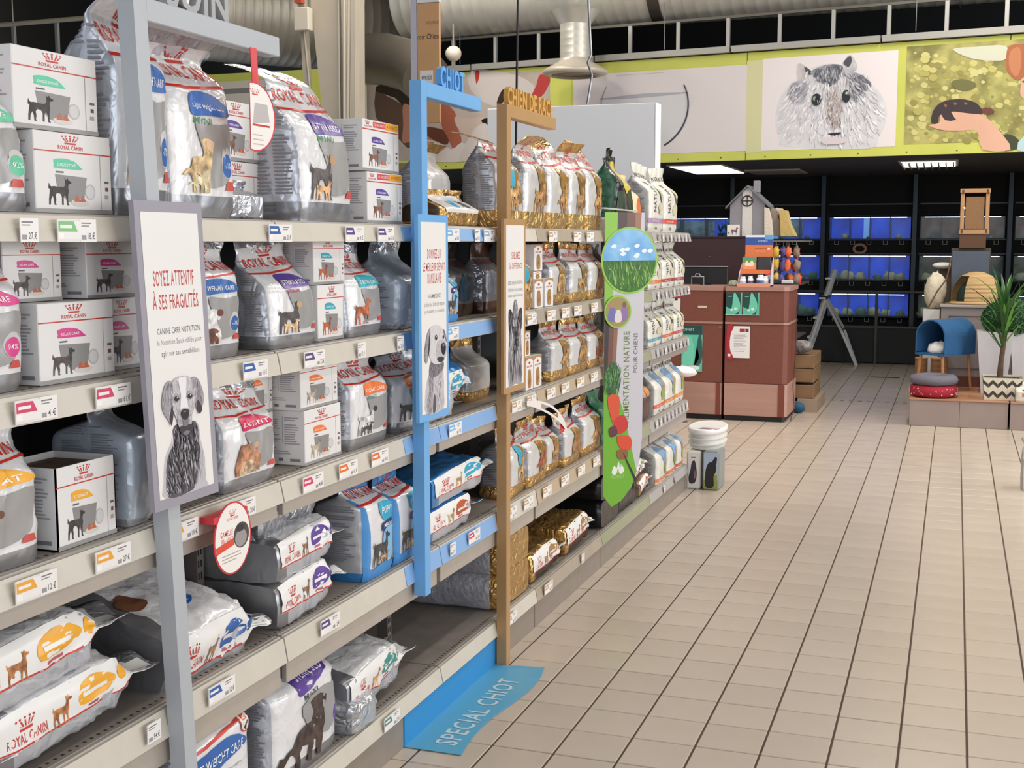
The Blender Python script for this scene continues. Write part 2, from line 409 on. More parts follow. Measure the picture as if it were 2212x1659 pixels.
# ================= shelving =================
Z5, Z4, Z3, Z2, Z1 = 1.618, 1.298, .978, .578, .168
struct('light_block_right', M().box(4.3, 4.4, 9.05, 13.6, 0, 2.41), mat('26272A', .7)); struct('light_block_left', M().box(-3.4, -3.3, 9.6, 13.6, 0, 2.41), mat('26272A', .7))  # unseen walls added to keep stray light out of the aquarium room
METAL = mat('A9A39B', .42, .25, var=.05, scale=8)
DECK = mat('8E857C', .5, .15, var=.08, scale=14)
RAILC = {0: 'CFC8BA', 1: 'CFC8BA', 2: 'CFC8BA', 3: 'A99C8B', 4: '9B9C80', 5: 'AEA9A6'}
BAYS = [(-2.03-1.0, -2.03), (-2.03, -1.03), (-1.03, -.02), (-.02, .98), (.98, 1.98), (1.98, 2.98), (2.98, 4.02)]
BAYD = ['the bay beyond the picture edge', 'the bay with the grey dog sign', 'the bay between grey and blue signs', 'the bay behind the blue sign', 'the bay just past the tan sign', 'the bay behind the round grass sign', 'the end bay of white bags']
PRICES = ['27.€', '18.€', '20.€', '4.€', '61.€', '54.€', '32.€', '12.€']
def price_tag(m, mats, x, y, z, col, s, wide=.085, paper='F0ECE8'):
    tc = {'w': None, 'b': '2C5FA8', 'p': '5A4384', 'k': 'D43E68', 'y': 'EFA83A', 'o': 'E8732E', 'g': '7EC27A', 'c': '7FB8E4', 't': 'C9A06E', 'n': '4E8F86'}[col]
    it = [R(0, 0, 1, 1, paper)]
    if tc: it = [R(-1.35, .1, 0, .92, 'F0ECE8'), ('P', [(-1.3, .45), (-.15, .45), (-.38, .9), (-1.3, .9)], tc), R(-1.2, .6, -.5, .74, 'F4F0EA'), R(-1.3, .14, -1.0, .38, 'FAF6F0')]+it
    it += [R(.08, .8, .7, .86, '7A767A'), R(.08, .68, .55, .73, '8A868A'), ('T', PRICES[s % 8], .45, .12, .9, .42, '55525A', 0), R(.08, .1, .36, .3, '9A969A')]
    lo = -1.35 if tc else 0
    m.box(x-.001, x+.0006, y+lo*wide*.62, y+wide*.62, z, z+.042)
    m_art(m, ('price', col, s % 8), it, lambda u, v, l: (x+.0011+.0001*l, y+u*wide*.62, z+v*.042), mats)
for bi, (y0, y1) in enumerate(BAYS):
    a, b = y0+.003, y1-.003
    c = RAILC[max(0, bi-1)]
    for li, z in ((5, Z5), (4, Z4), (3, Z3), (2, Z2), (1, Z1)):
        nm = {5: 'top shelf', 4: 'second shelf down', 3: 'middle shelf', 2: 'fourth shelf down', 1: 'base deck at the floor'}[li]
        t = thing('shelf', 'grey metal %s in %s' % (nm, BAYD[bi]), 'shelf', (-.5, (y0+y1)/2, z), 'gondola shelves')
        part('deck', M().bbox(-.486, -.268, a, b, z-.025, z-.001, .002), DECK, t)
        d = M()
        for k in range(46):
            yy = a+.012+k*(b-a-.024)/45
            d.box(-.287, -.280, yy-.003, yy+.003, z-.0012, z-.0004)
        tag(part('perforation', d, mat('2C2622', .8), t), kind='stuff')
        m = M(); lip = .012
        m.bbox(-.269, -.256, a, b, z-.03, z-.002, .002)
        part('front_edge', m, METAL, t)
        rh = {5: .045, 4: .05, 3: .05, 2: .06, 1: .05}[li]
        m = M(); zr = z-.008
        # ticket rail: slightly tilted plastic strip
        m.add([(-.256, a, zr), (-.256, b, zr), (-.243, b, zr-rh), (-.243, a, zr-rh), (-.250, a, zr+.002), (-.250, b, zr+.002), (-.2395, b, zr-rh), (-.2395, a, zr-rh)],
              [(0, 1, 2, 3), (4, 7, 6, 5), (0, 4, 5, 1), (3, 2, 6, 7), (0, 3, 7, 4), (1, 5, 6, 2)])
        part('ticket_rail', m, mat(c, .4, var=.03), t)
        if li in (3, 2):
            low = .095 if li == 3 else .13
            part('fascia', M().bbox(-.268, -.252, a+.012, b-.012, z-low, z-rh-.002, .002), mat('B5AB9F' if bi < 5 else 'A89E96', .42, .15, var=.04), t)
        if li == 1:
            part('kick_plate', M().bbox(-.268, -.252, a+.001, b-.001, 0, z-rh-.01, .002), mat('958A7F', .45, .2, var=.04), t)
# coloured inserts and price tickets
rail_x = lambda rh: -.2385
def strip(li, y0, y1, col, parent_bay, full=False):
    z = {5: Z5, 4: Z4, 3: Z3, 2: Z2, 1: Z1}[li]; rh = {5: .045, 4: .05, 3: .05, 2: .06, 1: .05}[li]; zr = z-.008
    m = M(); m.add([(-.2475, y0, zr-.002), (-.2475, y1, zr-.002), (-.2375, y1, zr-rh+.002), (-.2375, y0, zr-rh+.002), (-.2495, y0, zr-.002), (-.2495, y1, zr-.002), (-.2395, y1, zr-rh+.002), (-.2395, y0, zr-rh+.002)],
        [(0, 3, 2, 1), (4, 5, 6, 7), (0, 1, 5, 4), (3, 7, 6, 2), (0, 4, 7, 3), (1, 2, 6, 5)])
    sh = [o for o in SC.objects if o.get('label', '').endswith(BAYD[parent_bay]) and abs(o.location.z-z) < .01][0]
    part('rail_insert', m, mat(col, .45), sh)
for li in (5, 4, 3, 2):
    strip(li, -.02, .50, '86AEDD', 3); strip(li, -.30, -.025, '86AEDD', 2)
    if li < 4: strip(li, .985, 1.9, 'B9A58A', 4)
SHELF = {}
for o in SC.objects:
    if o.get('category') == 'shelf':
        bi = [k for k in range(7) if o['label'].endswith(BAYD[k])][0]
        SHELF[bi, {Z5: 5, Z4: 4, Z3: 3, Z2: 2, Z1: 1}[min((Z5, Z4, Z3, Z2, Z1), key=lambda q: abs(q-o.location.z))]] = o
TK = [(5, -1.93, 'w'), (5, -1.77, 'g'), (5, -1.02, 'b'), (5, -.62, 'p'), (5, -.42, 'p'), (5, .09, 'c'), (5, .28, 'w'), (5, .43, 'c'), (5, 1.17, 't'), (5, 1.52, 't'), (5, 1.72, 't'),
      (4, -1.90, 'k'), (4, -1.68, 'k'), (4, -1.15, 'b'), (4, -.86, 'p'), (4, -.62, 'w'), (4, -.36, 'w'), (4, .08, 'c'), (4, .9, 't'), (4, 1.15, 't'), (4, 1.35, 't'), (4, 1.53, 't'), (4, 1.8, 't'),
      (3, -1.92, 'y'), (3, -1.70, 'y'), (3, -1.46, 'y'), (3, -1.22, 'k'), (3, -.88, 'k'), (3, -.68, 'o'), (3, -.48, 'o'), (3, .10, 'c'), (3, .72, 't'), (3, .90, 't'), (3, 1.15, 't'), (3, 1.35, 't'), (3, 1.58, 't'), (3, 1.8, 't'),
      (2, -1.62, 'w'), (2, -1.33, 'b'), (2, -.80, 'p'), (2, .04, 'w'), (2, .27, 'k'), (2, .66, 't'), (2, .86, 't'), (2, 1.1, 't'), (2, 1.35, 't'), (2, 1.6, 't'), (2, 1.85, 't'),
      (1, -.42, 'n'), (1, .66, 't'), (1, 1.12, 't'), (1, 1.6, 'w')]
for k in range(9): TK += [(li, 3.08+k*.105, 'w') for li in (5, 4, 3, 2)]
TK += [(1, 3.3, 'w'), (1, 3.6, 'w'), (5, 2.2, 'w'), (4, 2.2, 'w')]
for k, (li, y, col) in enumerate(TK):
    z = {5: Z5, 4: Z4, 3: Z3, 2: Z2, 1: Z1}[li]; bi = [i for i, (a, b) in enumerate(BAYS) if a <= y < b][0]
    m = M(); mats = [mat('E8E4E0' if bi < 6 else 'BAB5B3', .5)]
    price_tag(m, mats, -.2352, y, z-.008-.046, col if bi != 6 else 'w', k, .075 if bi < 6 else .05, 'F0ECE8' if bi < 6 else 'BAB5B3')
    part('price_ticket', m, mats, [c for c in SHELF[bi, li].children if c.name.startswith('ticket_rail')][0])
# slotted uprights, central row, and an added sheet for the shade behind
fr = thing('shelving_frame', 'dark steel frame carrying the shelves with slotted uprights', 'shelving frame', (-.51, 1.0, 0))
for y in (-3.03, -2.03, -1.03, .10, .98, 1.98, 2.98, 3.98):
    m = M(); m.box(-.53, -.49, y-.012, y+.018, 0, 1.60); part('upright', m, mat('8C8480', .4, .5), fr)
    m = M()
    for k in range(44):
        z = .19+k*.032
        for yy in (y-.006, y+.006): m.box(-.49, -.4892, yy-.0025, yy+.0025, z, z+.018)
    tag(part('slots', m, mat('201C1A', .8), fr), kind='stuff')
for z in (Z5, Z4, Z3, Z2, Z1): part('rear_deck', M().box(-.955, -.487, -3.02, 4.0, z-.025, z-.001), DECK, fr)
part('shade_backing', M().box(-.98, -.96, -3.0, 4.0, 0, 1.6), mat('26292C', .7), fr)  # dark sheet added to give the darkness behind the shelves
part('cross_rail', M().box(-.98, -.5, -3.0, 4.0, 1.57, 1.59), mat('3A3A3C', .6), fr)
# tall white end panel behind the gondola
t = thing('partition', 'tall blank white panel standing behind the gold and white bags', 'panel', (-1.0, 4.2, 0))
part('board', M().bbox(-1.62, -.50, 4.10, 4.24, 0, 2.43, .004), mat('E4E6EA', .45), t)
part('lit_side', M().bbox(-.498, -.492, 4.10, 4.24, 0, 2.43, .001), mat('F2F2F0', .4), t)  # paler colour stands for the light on this side of the board
single('hanging_hook', M().tube([(-.98, 4.15, 3.6), (-.93, 4.15, 2.75), (-.95, 4.14, 2.7), (-.92, 4.14, 2.62), (-.95, 4.14, 2.44)], .008, 6), mat('9A9A9C', .3, .9), 'thin twisted steel hanging hook above the tall white panel', 'hook', (-.95, 4.15, 2.43))
single('hanging_cable', M().tube([(-.50, 1.52, 5.5), (-.505, 1.52, 3), (-.52, 1.52, 1.98)], .005, 6), mat('0E0E10', .5), 'black cable dropping from the roof behind the gold bags', 'cable', (-.52, 1.52, 1.98))

# ================= sign frames =================
PW = mat('EDEAE6', .35)
FUR = mat('8B8690', .6, col2='3E3A42', scale=38, vtype='streak')
FURL = mat('D2CED0', .6, col2='9A959B', scale=30, vtype='streak')
FURM = mat('7A757C', .6, col2='4E4952', scale=45, vtype='streak')
GR = dict(a='E2DFE0', b='C2BEC2', c='A39EA4', d='7A757C', e='545058', f='333036', k='1B191C')
HEAD = [(.50, .97), (.34, .95), (.22, .84), (.18, .66), (.22, .50), (.26, .38), (.34, .22), (.44, .12), (.56, .12), (.66, .22), (.74, .38), (.80, .52), (.82, .68), (.78, .84), (.66, .95)]
def xf(pts, x0, y0, w_, h_): return [(x0+w_*a, y0+h_*b) for a, b in pts]
def retriever():
    body = sm([(.10, .0), (.08, .10), (.13, .24), (.26, .33), (.34, .42), (.74, .42), (.80, .30), (.86, .18), (.86, .04), (.84, 0)])
    dark = sm([(.16, .0), (.13, .12), (.18, .24), (.30, .32), (.33, .42), (.72, .42), (.76, .28), (.74, .12), (.66, .04), (.56, .0)])
    hx_, hy, hw, hh = .14, .36, .74, .36
    H = lambda L, k=3: xf(sm(L, k), hx_, hy, hw, hh)
    I = [('P', body, GR['b']), ('P', dark, GR['e'])]
    I += strokes(body, 150, [GR[c] for c in 'abbcc'], .09, .018, lambda x, y: -1.4+(.5-x)*.9, 1)+strokes(dark, 330, [GR[c] for c in 'dffkecde'], .085, .020, lambda x, y: -1.5+(.5-x)*1.2, 2, .7)
    I += strokes(sm([(.40, .06), (.36, .22), (.42, .33), (.56, .33), (.62, .2), (.56, .04)]), 60, [GR[c] for c in 'cbdf'], .08, .016, -1.5, 3, .7)
    head = H(HEAD); el = H([(.24, .92), (.10, .88), (.0, .66), (.0, .46), (.10, .30), (.17, .22), (.22, .36), (.22, .56), (.26, .74)]); er = H([(.76, .92), (.90, .88), (1.0, .68), (1.02, .50), (.93, .34), (.86, .30), (.80, .44), (.80, .60), (.75, .78)])
    I += [('P', head, GR['b']), ('P', el, GR['c']), ('P', er, GR['c'])]+strokes(el, 70, [GR[c] for c in 'bcd'], .05, .012, -1.7, 4)+strokes(er, 70, [GR[c] for c in 'bcd'], .05, .012, -1.4, 5)
    I += strokes(head, 190, [GR['a'], 'D0CDCF', GR['b'], 'EDEBEB', 'B2ADB1'], .045, .012, lambda x, y: -1.57+(.5-x)*1.6, 6, .35)
    I += [('P', H([(.14, .30), (.17, .18), (.23, .36), (.22, .52), (.18, .42)]), GR['f']), ('P', H([(.82, .42), (.87, .28), (.95, .36), (.86, .52)]), GR['f'])]
    I += [('P', H([(.40, .93), (.50, .95), (.60, .93), (.57, .66), (.60, .42), (.54, .34), (.46, .34), (.40, .42), (.44, .66)]), 'ECEAEA')]
    for ex in (.33, .66):
        I += [('P', H([(ex-.10, .60), (ex-.04, .69), (ex+.05, .69), (ex+.10, .61), (ex, .55)]), 'A6A1A5'), ('P', H([(ex-.07, .61), (ex-.01, .66), (ex+.07, .61), (ex, .565)]), GR['f']), ('P', xf(ell(ex, .615, .042, .04), hx_, hy, hw, hh), GR['k']), ('P', xf(ell(ex+.015, .63, .012, .012, 8), hx_, hy, hw, hh), 'F0EEEE')]
    mz = H([(.38, .40), (.50, .44), (.62, .40), (.68, .24), (.62, .08), (.50, .04), (.38, .08), (.32, .24)]); I.append(('P', mz, 'B9B4B7'))
    I += strokes(mz, 90, [GR[c] for c in 'abcc'], .03, .010, lambda x, y: -1.57+(.5-x)*2, 7)
    I += [('P', H([(.44, .30), (.50, .33), (.58, .30), (.57, .14), (.51, .10), (.45, .14)]), GR['d']), ('P', H([(.40, .36), (.45, .41), (.56, .41), (.61, .36), (.58, .27), (.51, .23), (.43, .27)]), GR['k']), ('P', H([(.46, .385), (.54, .385), (.52, .365), (.48, .365)]), GR['d']),
          ('P', H([(.34, .10), (.42, .15), (.505, .12), (.60, .15), (.68, .10), (.62, .0), (.52, -.05), (.42, -.01)]), GR['f']), ('P', H([(.42, .02), (.51, .05), (.60, .02), (.51, -.03)]), GR['d'])]
    return I
def puppy():
    body = sm([(.16, .0), (.12, .20), (.18, .36), (.28, .46), (.34, .58), (.80, .60), (.86, .44), (.88, .20), (.84, .0)])
    head = sm([(.30, .96), (.52, 1.0), (.74, .97), (.90, .88), (.96, .76), (.94, .64), (.84, .56), (.62, .54), (.38, .58), (.26, .70), (.22, .84)])
    sh1 = sm([(.22, .0), (.20, .14), (.28, .26), (.26, .40), (.36, .48), (.46, .40), (.42, .20), (.38, .0)]); sh2 = sm([(.60, .0), (.58, .16), (.66, .34), (.76, .34), (.78, .10), (.72, .0)])
    I = [('P', body, GR['b'])]+strokes(body, 160, [GR[c] for c in 'abbc'], .07, .016, -1.5, 1)+[('P', sh1, GR['c']), ('P', sh2, 'C8C4C7')]+strokes(sh1, 70, [GR[c] for c in 'ccde'], .06, .014, -1.5, 2)+strokes(sh2, 60, [GR[c] for c in 'bccd'], .06, .014, -1.5, 3)
    I += [('P', sm([(.42, .0), (.45, .16), (.50, .20), (.54, .12), (.52, 0)]), GR['e'])]
    nk = sm([(.28, .44), (.34, .58), (.60, .60), (.84, .58), (.86, .48), (.66, .42), (.46, .40)]); I += [('P', nk, GR['d'])]+strokes(nk, 80, [GR[c] for c in 'cdef'], .05, .014, -1.4, 4)
    I += [('P', head, 'D6D3D5')]+strokes(head, 170, [GR['a'], GR['b'], 'E6E4E4', 'CBC8CA'], .045, .012, -1.4, 5)
    ear = sm([(.32, .97), (.20, .90), (.10, .72), (.10, .62), (.18, .58), (.26, .68), (.31, .82)]); I += [('P', ear, GR['c'])]+strokes(ear, 60, [GR[c] for c in 'bcde'], .05, .012, -1.8, 6)
    I += [('P', sm([(.28, .90), (.25, .80), (.21, .66), (.25, .67), (.31, .80)]), GR['f']), ('P', sm([(.84, .94), (.93, .90), (.99, .78), (.93, .82), (.87, .88)]), GR['d'])]
    mz = sm([(.58, .78), (.76, .82), (.94, .78), (.98, .68), (.88, .57), (.72, .55), (.58, .62)]); I += [('P', mz, 'BFBBBE')]+strokes(mz, 60, [GR[c] for c in 'abcd'], .035, .012, -.6, 7)
    I += [('P', ell(.55, .855, .06, .035), 'A6A1A5'), ('P', ell(.555, .855, .045, .030), GR['k']), ('P', ell(.565, .865, .012, .008, 8), 'E8E6E6'), ('P', ell(.85, .845, .032, .024), GR['k'])]
    I += [('P', sm([(.74, .75), (.84, .78), (.94, .745), (.93, .67), (.85, .635), (.77, .67)]), GR['k']), ('P', sm([(.79, .755), (.86, .765), (.90, .745), (.84, .735)]), GR['d']), ('P', sm([(.58, .605), (.70, .625), (.86, .605), (.84, .57), (.70, .555)]), GR['f'])]
    return I
def yorkie():
    coat = sm([(.14, .0), (.12, .3), (.16, .6), (.20, .80), (.34, .92), (.66, .92), (.80, .80), (.84, .6), (.88, .3), (.90, .02), (.7, .0), (.5, .02), (.3, -.01)], 2)
    I = [('P', coat, GR['c'])]+strokes(coat, 420, [GR[c] for c in 'aabcdefkk'], .30, .020, lambda x, y: -PI/2+(x-.5)*.35, 4, .08)
    for sx in (-1, 1):
        e = sm([(.5+sx*.14, .88), (.5+sx*.26, .98), (.5+sx*.36, .96), (.5+sx*.36, .78), (.5+sx*.30, .70), (.5+sx*.22, .80)])
        I += [('P', e, GR['f'])]+strokes(e, 30, [GR[c] for c in 'cdek'], .08, .015, -1.5, 5)
        w = sm([(.5+sx*.02, .72), (.5+sx*.22, .80), (.5+sx*.32, .66), (.5+sx*.30, .40), (.5+sx*.2, .2), (.5+sx*.12, .5)]); I += strokes(w, 70, [GR[c] for c in 'abbcd'], .16, .018, -PI/2+sx*.15, 6, .15)
        I += [('P', ell(.5+sx*.13, .745, .05, .022), GR['d']), ('P', ell(.5+sx*.13, .745, .038, .017), GR['k'])]
    mz = sm([(.36, .68), (.5, .76), (.64, .68), (.66, .54), (.58, .44), (.5, .41), (.42, .44), (.34, .54)]); I += [('P', mz, GR['e'])]+strokes(mz, 70, [GR[c] for c in 'bcdf'], .07, .016, lambda x, y: -PI/2+(x-.5)*1.4, 7)
    I += [('P', ell(.5, .66, .085, .035), GR['k']), ('P', sm([(.43, .59), (.5, .605), (.57, .59), (.54, .52), (.5, .49), (.46, .52)]), GR['k'])]
    tk = sm([(.36, .88), (.38, .98), (.44, 1.08), (.5, 1.1), (.56, 1.08), (.62, .98), (.64, .88), (.5, .84)]); I += [('P', tk, GR['d'])]+strokes(tk, 50, [GR[c] for c in 'abcef'], .08, .018, PI/2, 8, .4)
    return I
def sign(name, label, yb, yt, zb, zt, arm, word, wy0, wy1, wz, col, colp, texts, portrait, ph, pole_to_panel=.02, lean=0.):
    """tall L-shaped sign frame standing in front of the shelves; runs along y"""
    loc = (-.225, yb, zb); t = thing(name, label, 'sign', loc)
    T = Matrix.Identity(4)
    cm = mat(col, .35, var=.03, scale=3)
    def yy(z): return yb+(yt-yb)*(z-zb)/(zt-zb)
    m = M(); w_ = .042
    m.add([(-.243, yb, zb), (-.205, yb, zb), (-.205, yb+w_, zb), (-.243, yb+w_, zb), (-.243, yt, zt), (-.205, yt, zt), (-.205, yt+w_, zt), (-.243, yt+w_, zt)], [(0, 3, 2, 1), (4, 5, 6, 7), (0, 1, 5, 4), (1, 2, 6, 5), (2, 3, 7, 6), (3, 0, 4, 7)])
    part('post', m, cm, t)
    part('arm', M().bbox(-.243, -.205, yt+w_, yt+arm, zt-.045, zt, .002), cm, t)
    m = M(); text3d(m, word, lambda a, b, d: (-.232+d, wy0+a*(wy1-wy0), wz-.002+b*.068), .018, bold=.03)
    part('raised_letters', m, mat(colp, .4), t)
    py0, z0, z1 = yy(1.02)-.062, 1.02, 1.645; py1 = py0+.232
    sh = yy(1.645)-yy(1.02)
    m = M(); 
    def P(y, z): return y+sh*(z-1.02)/.625
    m.add([(x, P(y, z), z) for x in (-.204, -.192) for y, z in ((py0, z0), (py1, z0), (py1, z1), (py0, z1))], [(0, 1, 2, 3), (4, 7, 6, 5), (0, 4, 5, 1), (1, 5, 6, 2), (2, 6, 7, 3), (3, 7, 4, 0)])
    fr_ = part('poster_frame', m, mat(col if 'grey' not in label else '9C98A2', .4), t)
    def fn(u, v, l): 
        z = z0+.022+v*(z1-z0-.044); y = py0+.018+u*(py1-py0-.036); return Vector((-.1915+.00008*l, P(y, z), z))-Vector(loc)
    items = [R(0, 0, 1, 1, PW)]+[('P', [(a, b*ph) for a, b in it[1]], it[2]) for it in portrait]+texts
    o = lay_art('poster', name+word, items, fn, None, .0, .0); o.parent = t
    return t
DG = '5E5A60'
sign('sign_frame', 'tall grey sign frame with the golden retriever poster, nearest to the viewer', -1.515, -1.625, 0.168, 2.041, .56, 'SOIN', -1.50, -1.27, 2.041, 'B4B8BC', 'A7A7A7',
     [('T', 'SOYEZ ATTENTIF', .14, .745, .86, .80, 'BE3A30', 0), ('T', 'À SES FRAGILITÉS', .11, .665, .92, .73, 'BE3A30', 0), ('T', 'CANINE CARE NUTRITION,', .15, .575, .93, .60, DG, 0),
      ('T', 'la Nutrition Santé ciblée pour', .14, .535, .94, .56, '8A868C', 0), ('T', 'agir sur ses sensibilités.', .2, .495, .9, .52, '6A666C', 0)], [('P', [(a, b*1.27) for a, b in it[1]], it[2]) for it in retriever()], .47)
sign('sign_frame', 'bright blue sign frame with the labrador puppy poster', -.238, -.236, .467, 2.042, .50, 'CHIOT', -.06, .14, 2.042, '6FAEE4', '62A6E2',
     [('T', 'DONNEZ-LUI', .25, .81, .80, .86, 'BE3A30', 0), ('T', 'LE MEILLEUR DÉPART', .08, .745, .95, .80, 'BE3A30', 0), ('T', 'DANS LA VIE', .25, .68, .80, .735, 'BE3A30', 0), ('T', 'LA GAMME CHIOT,', .26, .60, .78, .625, DG, 0),
      ('T', 'la Nutrition Santé sur-mesure', .12, .56, .92, .585, '8A868C', 0), ('T', 'pour soutenir sa croissance.', .12, .52, .92, .545, '8A868C', 0)], puppy(), .46)
sign('sign_frame', 'tan wood-toned sign frame with the long-haired terrier poster, foot on the floor', .505, .521, 0.0, 2.05, .58, 'CHIEN DE RACE', .56, 1.09, 2.05, 'B58C5C', 'D0A052',
     [('T', 'SUBLIMEZ', .30, .79, .76, .835, 'BE3A30', 0), ('T', 'SA DIFFÉRENCE', .18, .73, .90, .775, 'BE3A30', 0), ('T', 'BREED HEALTH NUTRITION,', .12, .63, .93, .655, DG, 0), ('T', 'la Nutrition Santé sur-mesure', .12, .59, .93, .615, '8A868C', 0),
      ('T', 'dédiée à chaque Chien de race.', .12, .55, .93, .575, '6A666C', 0)], yorkie(), .49)
# mat in front of the kick plate
t = thing('floor_sticker', 'blue folded floor mat reading special chiot below the empty deck', 'mat', (-.15, .1, 0))
m = M(); m.box(-.2515, -.2485, -.31, .52, 0, .10); part('upright_flap', m, mat('2E8CC8', .5), t)
m = M(); n = 10
P = []; 
for i in range(n+1):
    y = -.31+.81*i/n
    for x, z in ((-.2485, .002), (-.06-.02*math.sin(i*.6), .002+(.010 if i == 10 else 0))): P.append((x, y, z)); P.append((x, y, z+.0018))
m.add(P, sum([[(i*4+1, i*4+3, i*4+7, i*4+5), (i*4, i*4+4, i*4+6, i*4+2), (i*4+2, i*4+6, i*4+7, i*4+3)] for i in range(n)], [])+[(0, 2, 3, 1), (n*4, n*4+1, n*4+3, n*4+2)])
part('mat_sheet', m, mat('5AA9CC', .4), t)
m = M(); mats = []
m_art(m, 'special', [('T', 'SPECIAL CHIOT', .0, .0, 1, 1, 'C9DDE0', 0)], lambda u, v, l: (-.10-v*.075, -.255+u*.62, .0048), mats); part('lettering', m, mats, t)
# wobblers
def wob(name, label, c, ry, rz, items, half=False, strap=None, key=''):
    t = thing(name, label, 'tag', c)
    pts = ell(0, 0, 1, 1, 28)
    if half: pts = [(a, b) for a, b in pts if a >= -.3]
    m = M(); m.prism(pts, lambda u, v, t_: (c[0]+t_, c[1]+u*ry, c[2]+v*rz), 0, .0012, 0); part('rim_card', m, mat('CF2B32', .4), t)
    clip = [(a*.93, b*.955) for a, b in pts]
    m = M(); mats = []; m_art(m, key, [('P', clip, 'F3EEE8')]+items, lambda u, v, l: (c[0]+.0016+.0001*l, c[1]+u*ry, c[2]+v*rz), mats); part('printed_face', m, mats, t)
    if strap: part('strap', strap, mat('D8353C', .4), t)
wob('shelf_wobbler', 'oval white card with red rim and bowl picture on the middle shelf edge', (-.205, -1.325, .90), .078, .083,
    crown(-.15, .60, .15, .78, RED)+[('T', 'ROYAL CANIN', -.3, .5, .3, .58, RED, 0), ('T', 'GAMELLE', -.65, .1, 0, .26, RED, 0), ('T', 'BALANCE', -.6, -.1, 0, .06, RED, 0), ('P', [(-.88, -.32), (.05, -.2), (.05, 0), (-.9, -.12)], 'E04A30'),
    ('P', ell(.45, .0, .42, .36), '4A4040'), ('P', ell(.42, -.08, .32, .24), '9C9694'), ('P', ell(.40, .2, .22, .1), '2A2426')]+lines(-.6, -.7, .6, -.35, 4, 'B0A49C', 3, .3), key='wobA', strap=M().box(-.238, -.204, -1.40, -1.26, .945, .960))
wob('hanging_wobbler', 'half oval white card with red rim hanging from the grey arm', (-.20, -1.195, 1.846), .092, .078,
    crown(-.15, .62, .2, .8, RED)+[('P', [(-.1, -.2), (.7, -.1), (.6, .4), (0, .4)], 'BDB8B6'), R(-.12, -.26, .7, -.2, RED)]+lines(-.1, -.8, .4, -.4, 3, 'C8BEB6', 5, .3), half=True, key='wobB', strap=M().add([(-.204, -1.20, 2.0), (-.202, -1.175, 2.0), (-.199, -1.20, 1.90), (-.199, -1.172, 1.90)], [(0, 1, 3, 2)]).add([(-.205, -1.20, 2.0), (-.203, -1.175, 2.0), (-.200, -1.20, 1.90), (-.200, -1.172, 1.90)], [(0, 2, 3, 1)]))
m = M(); P = []
for i in range(9):
    s_ = i/8; y = .80+.40*s_; z = .945-.16*s_**1.5
    w_ = .009+.013*math.sin(s_*PI)
    P += [(-.225+.05*math.sin(s_*2.2), y, z+w_), (-.225+.05*math.sin(s_*2.2), y, z-w_)]
t = thing('shelf_wobbler', 'curled white and red tag dangling from the tan bay shelf edge', 'tag', (-.21, 1.0, .9))
m.add(P, [(i*2, i*2+1, i*2+3, i*2+2) for i in range(8) if not 2 <= i <= 4])
for i in (2, 3, 4):
    a, b, c_, d = [Vector(P[i*2+k]) for k in (0, 1, 3, 2)]
    for q0, q1, r0, r1 in ((0, .25, 0, .25), (.75, 1, .75, 1)): m.add([a.lerp(b, q0), a.lerp(b, q1), d.lerp(c_, q1), d.lerp(c_, q0)], [(0, 1, 2, 3)])
part('curled_card', m, mat('E9E3DC', .4), t)
part('red_logo', M().box(-.186, -.184, 1.11, 1.16, .785, .825), pr('D23A36'), t)
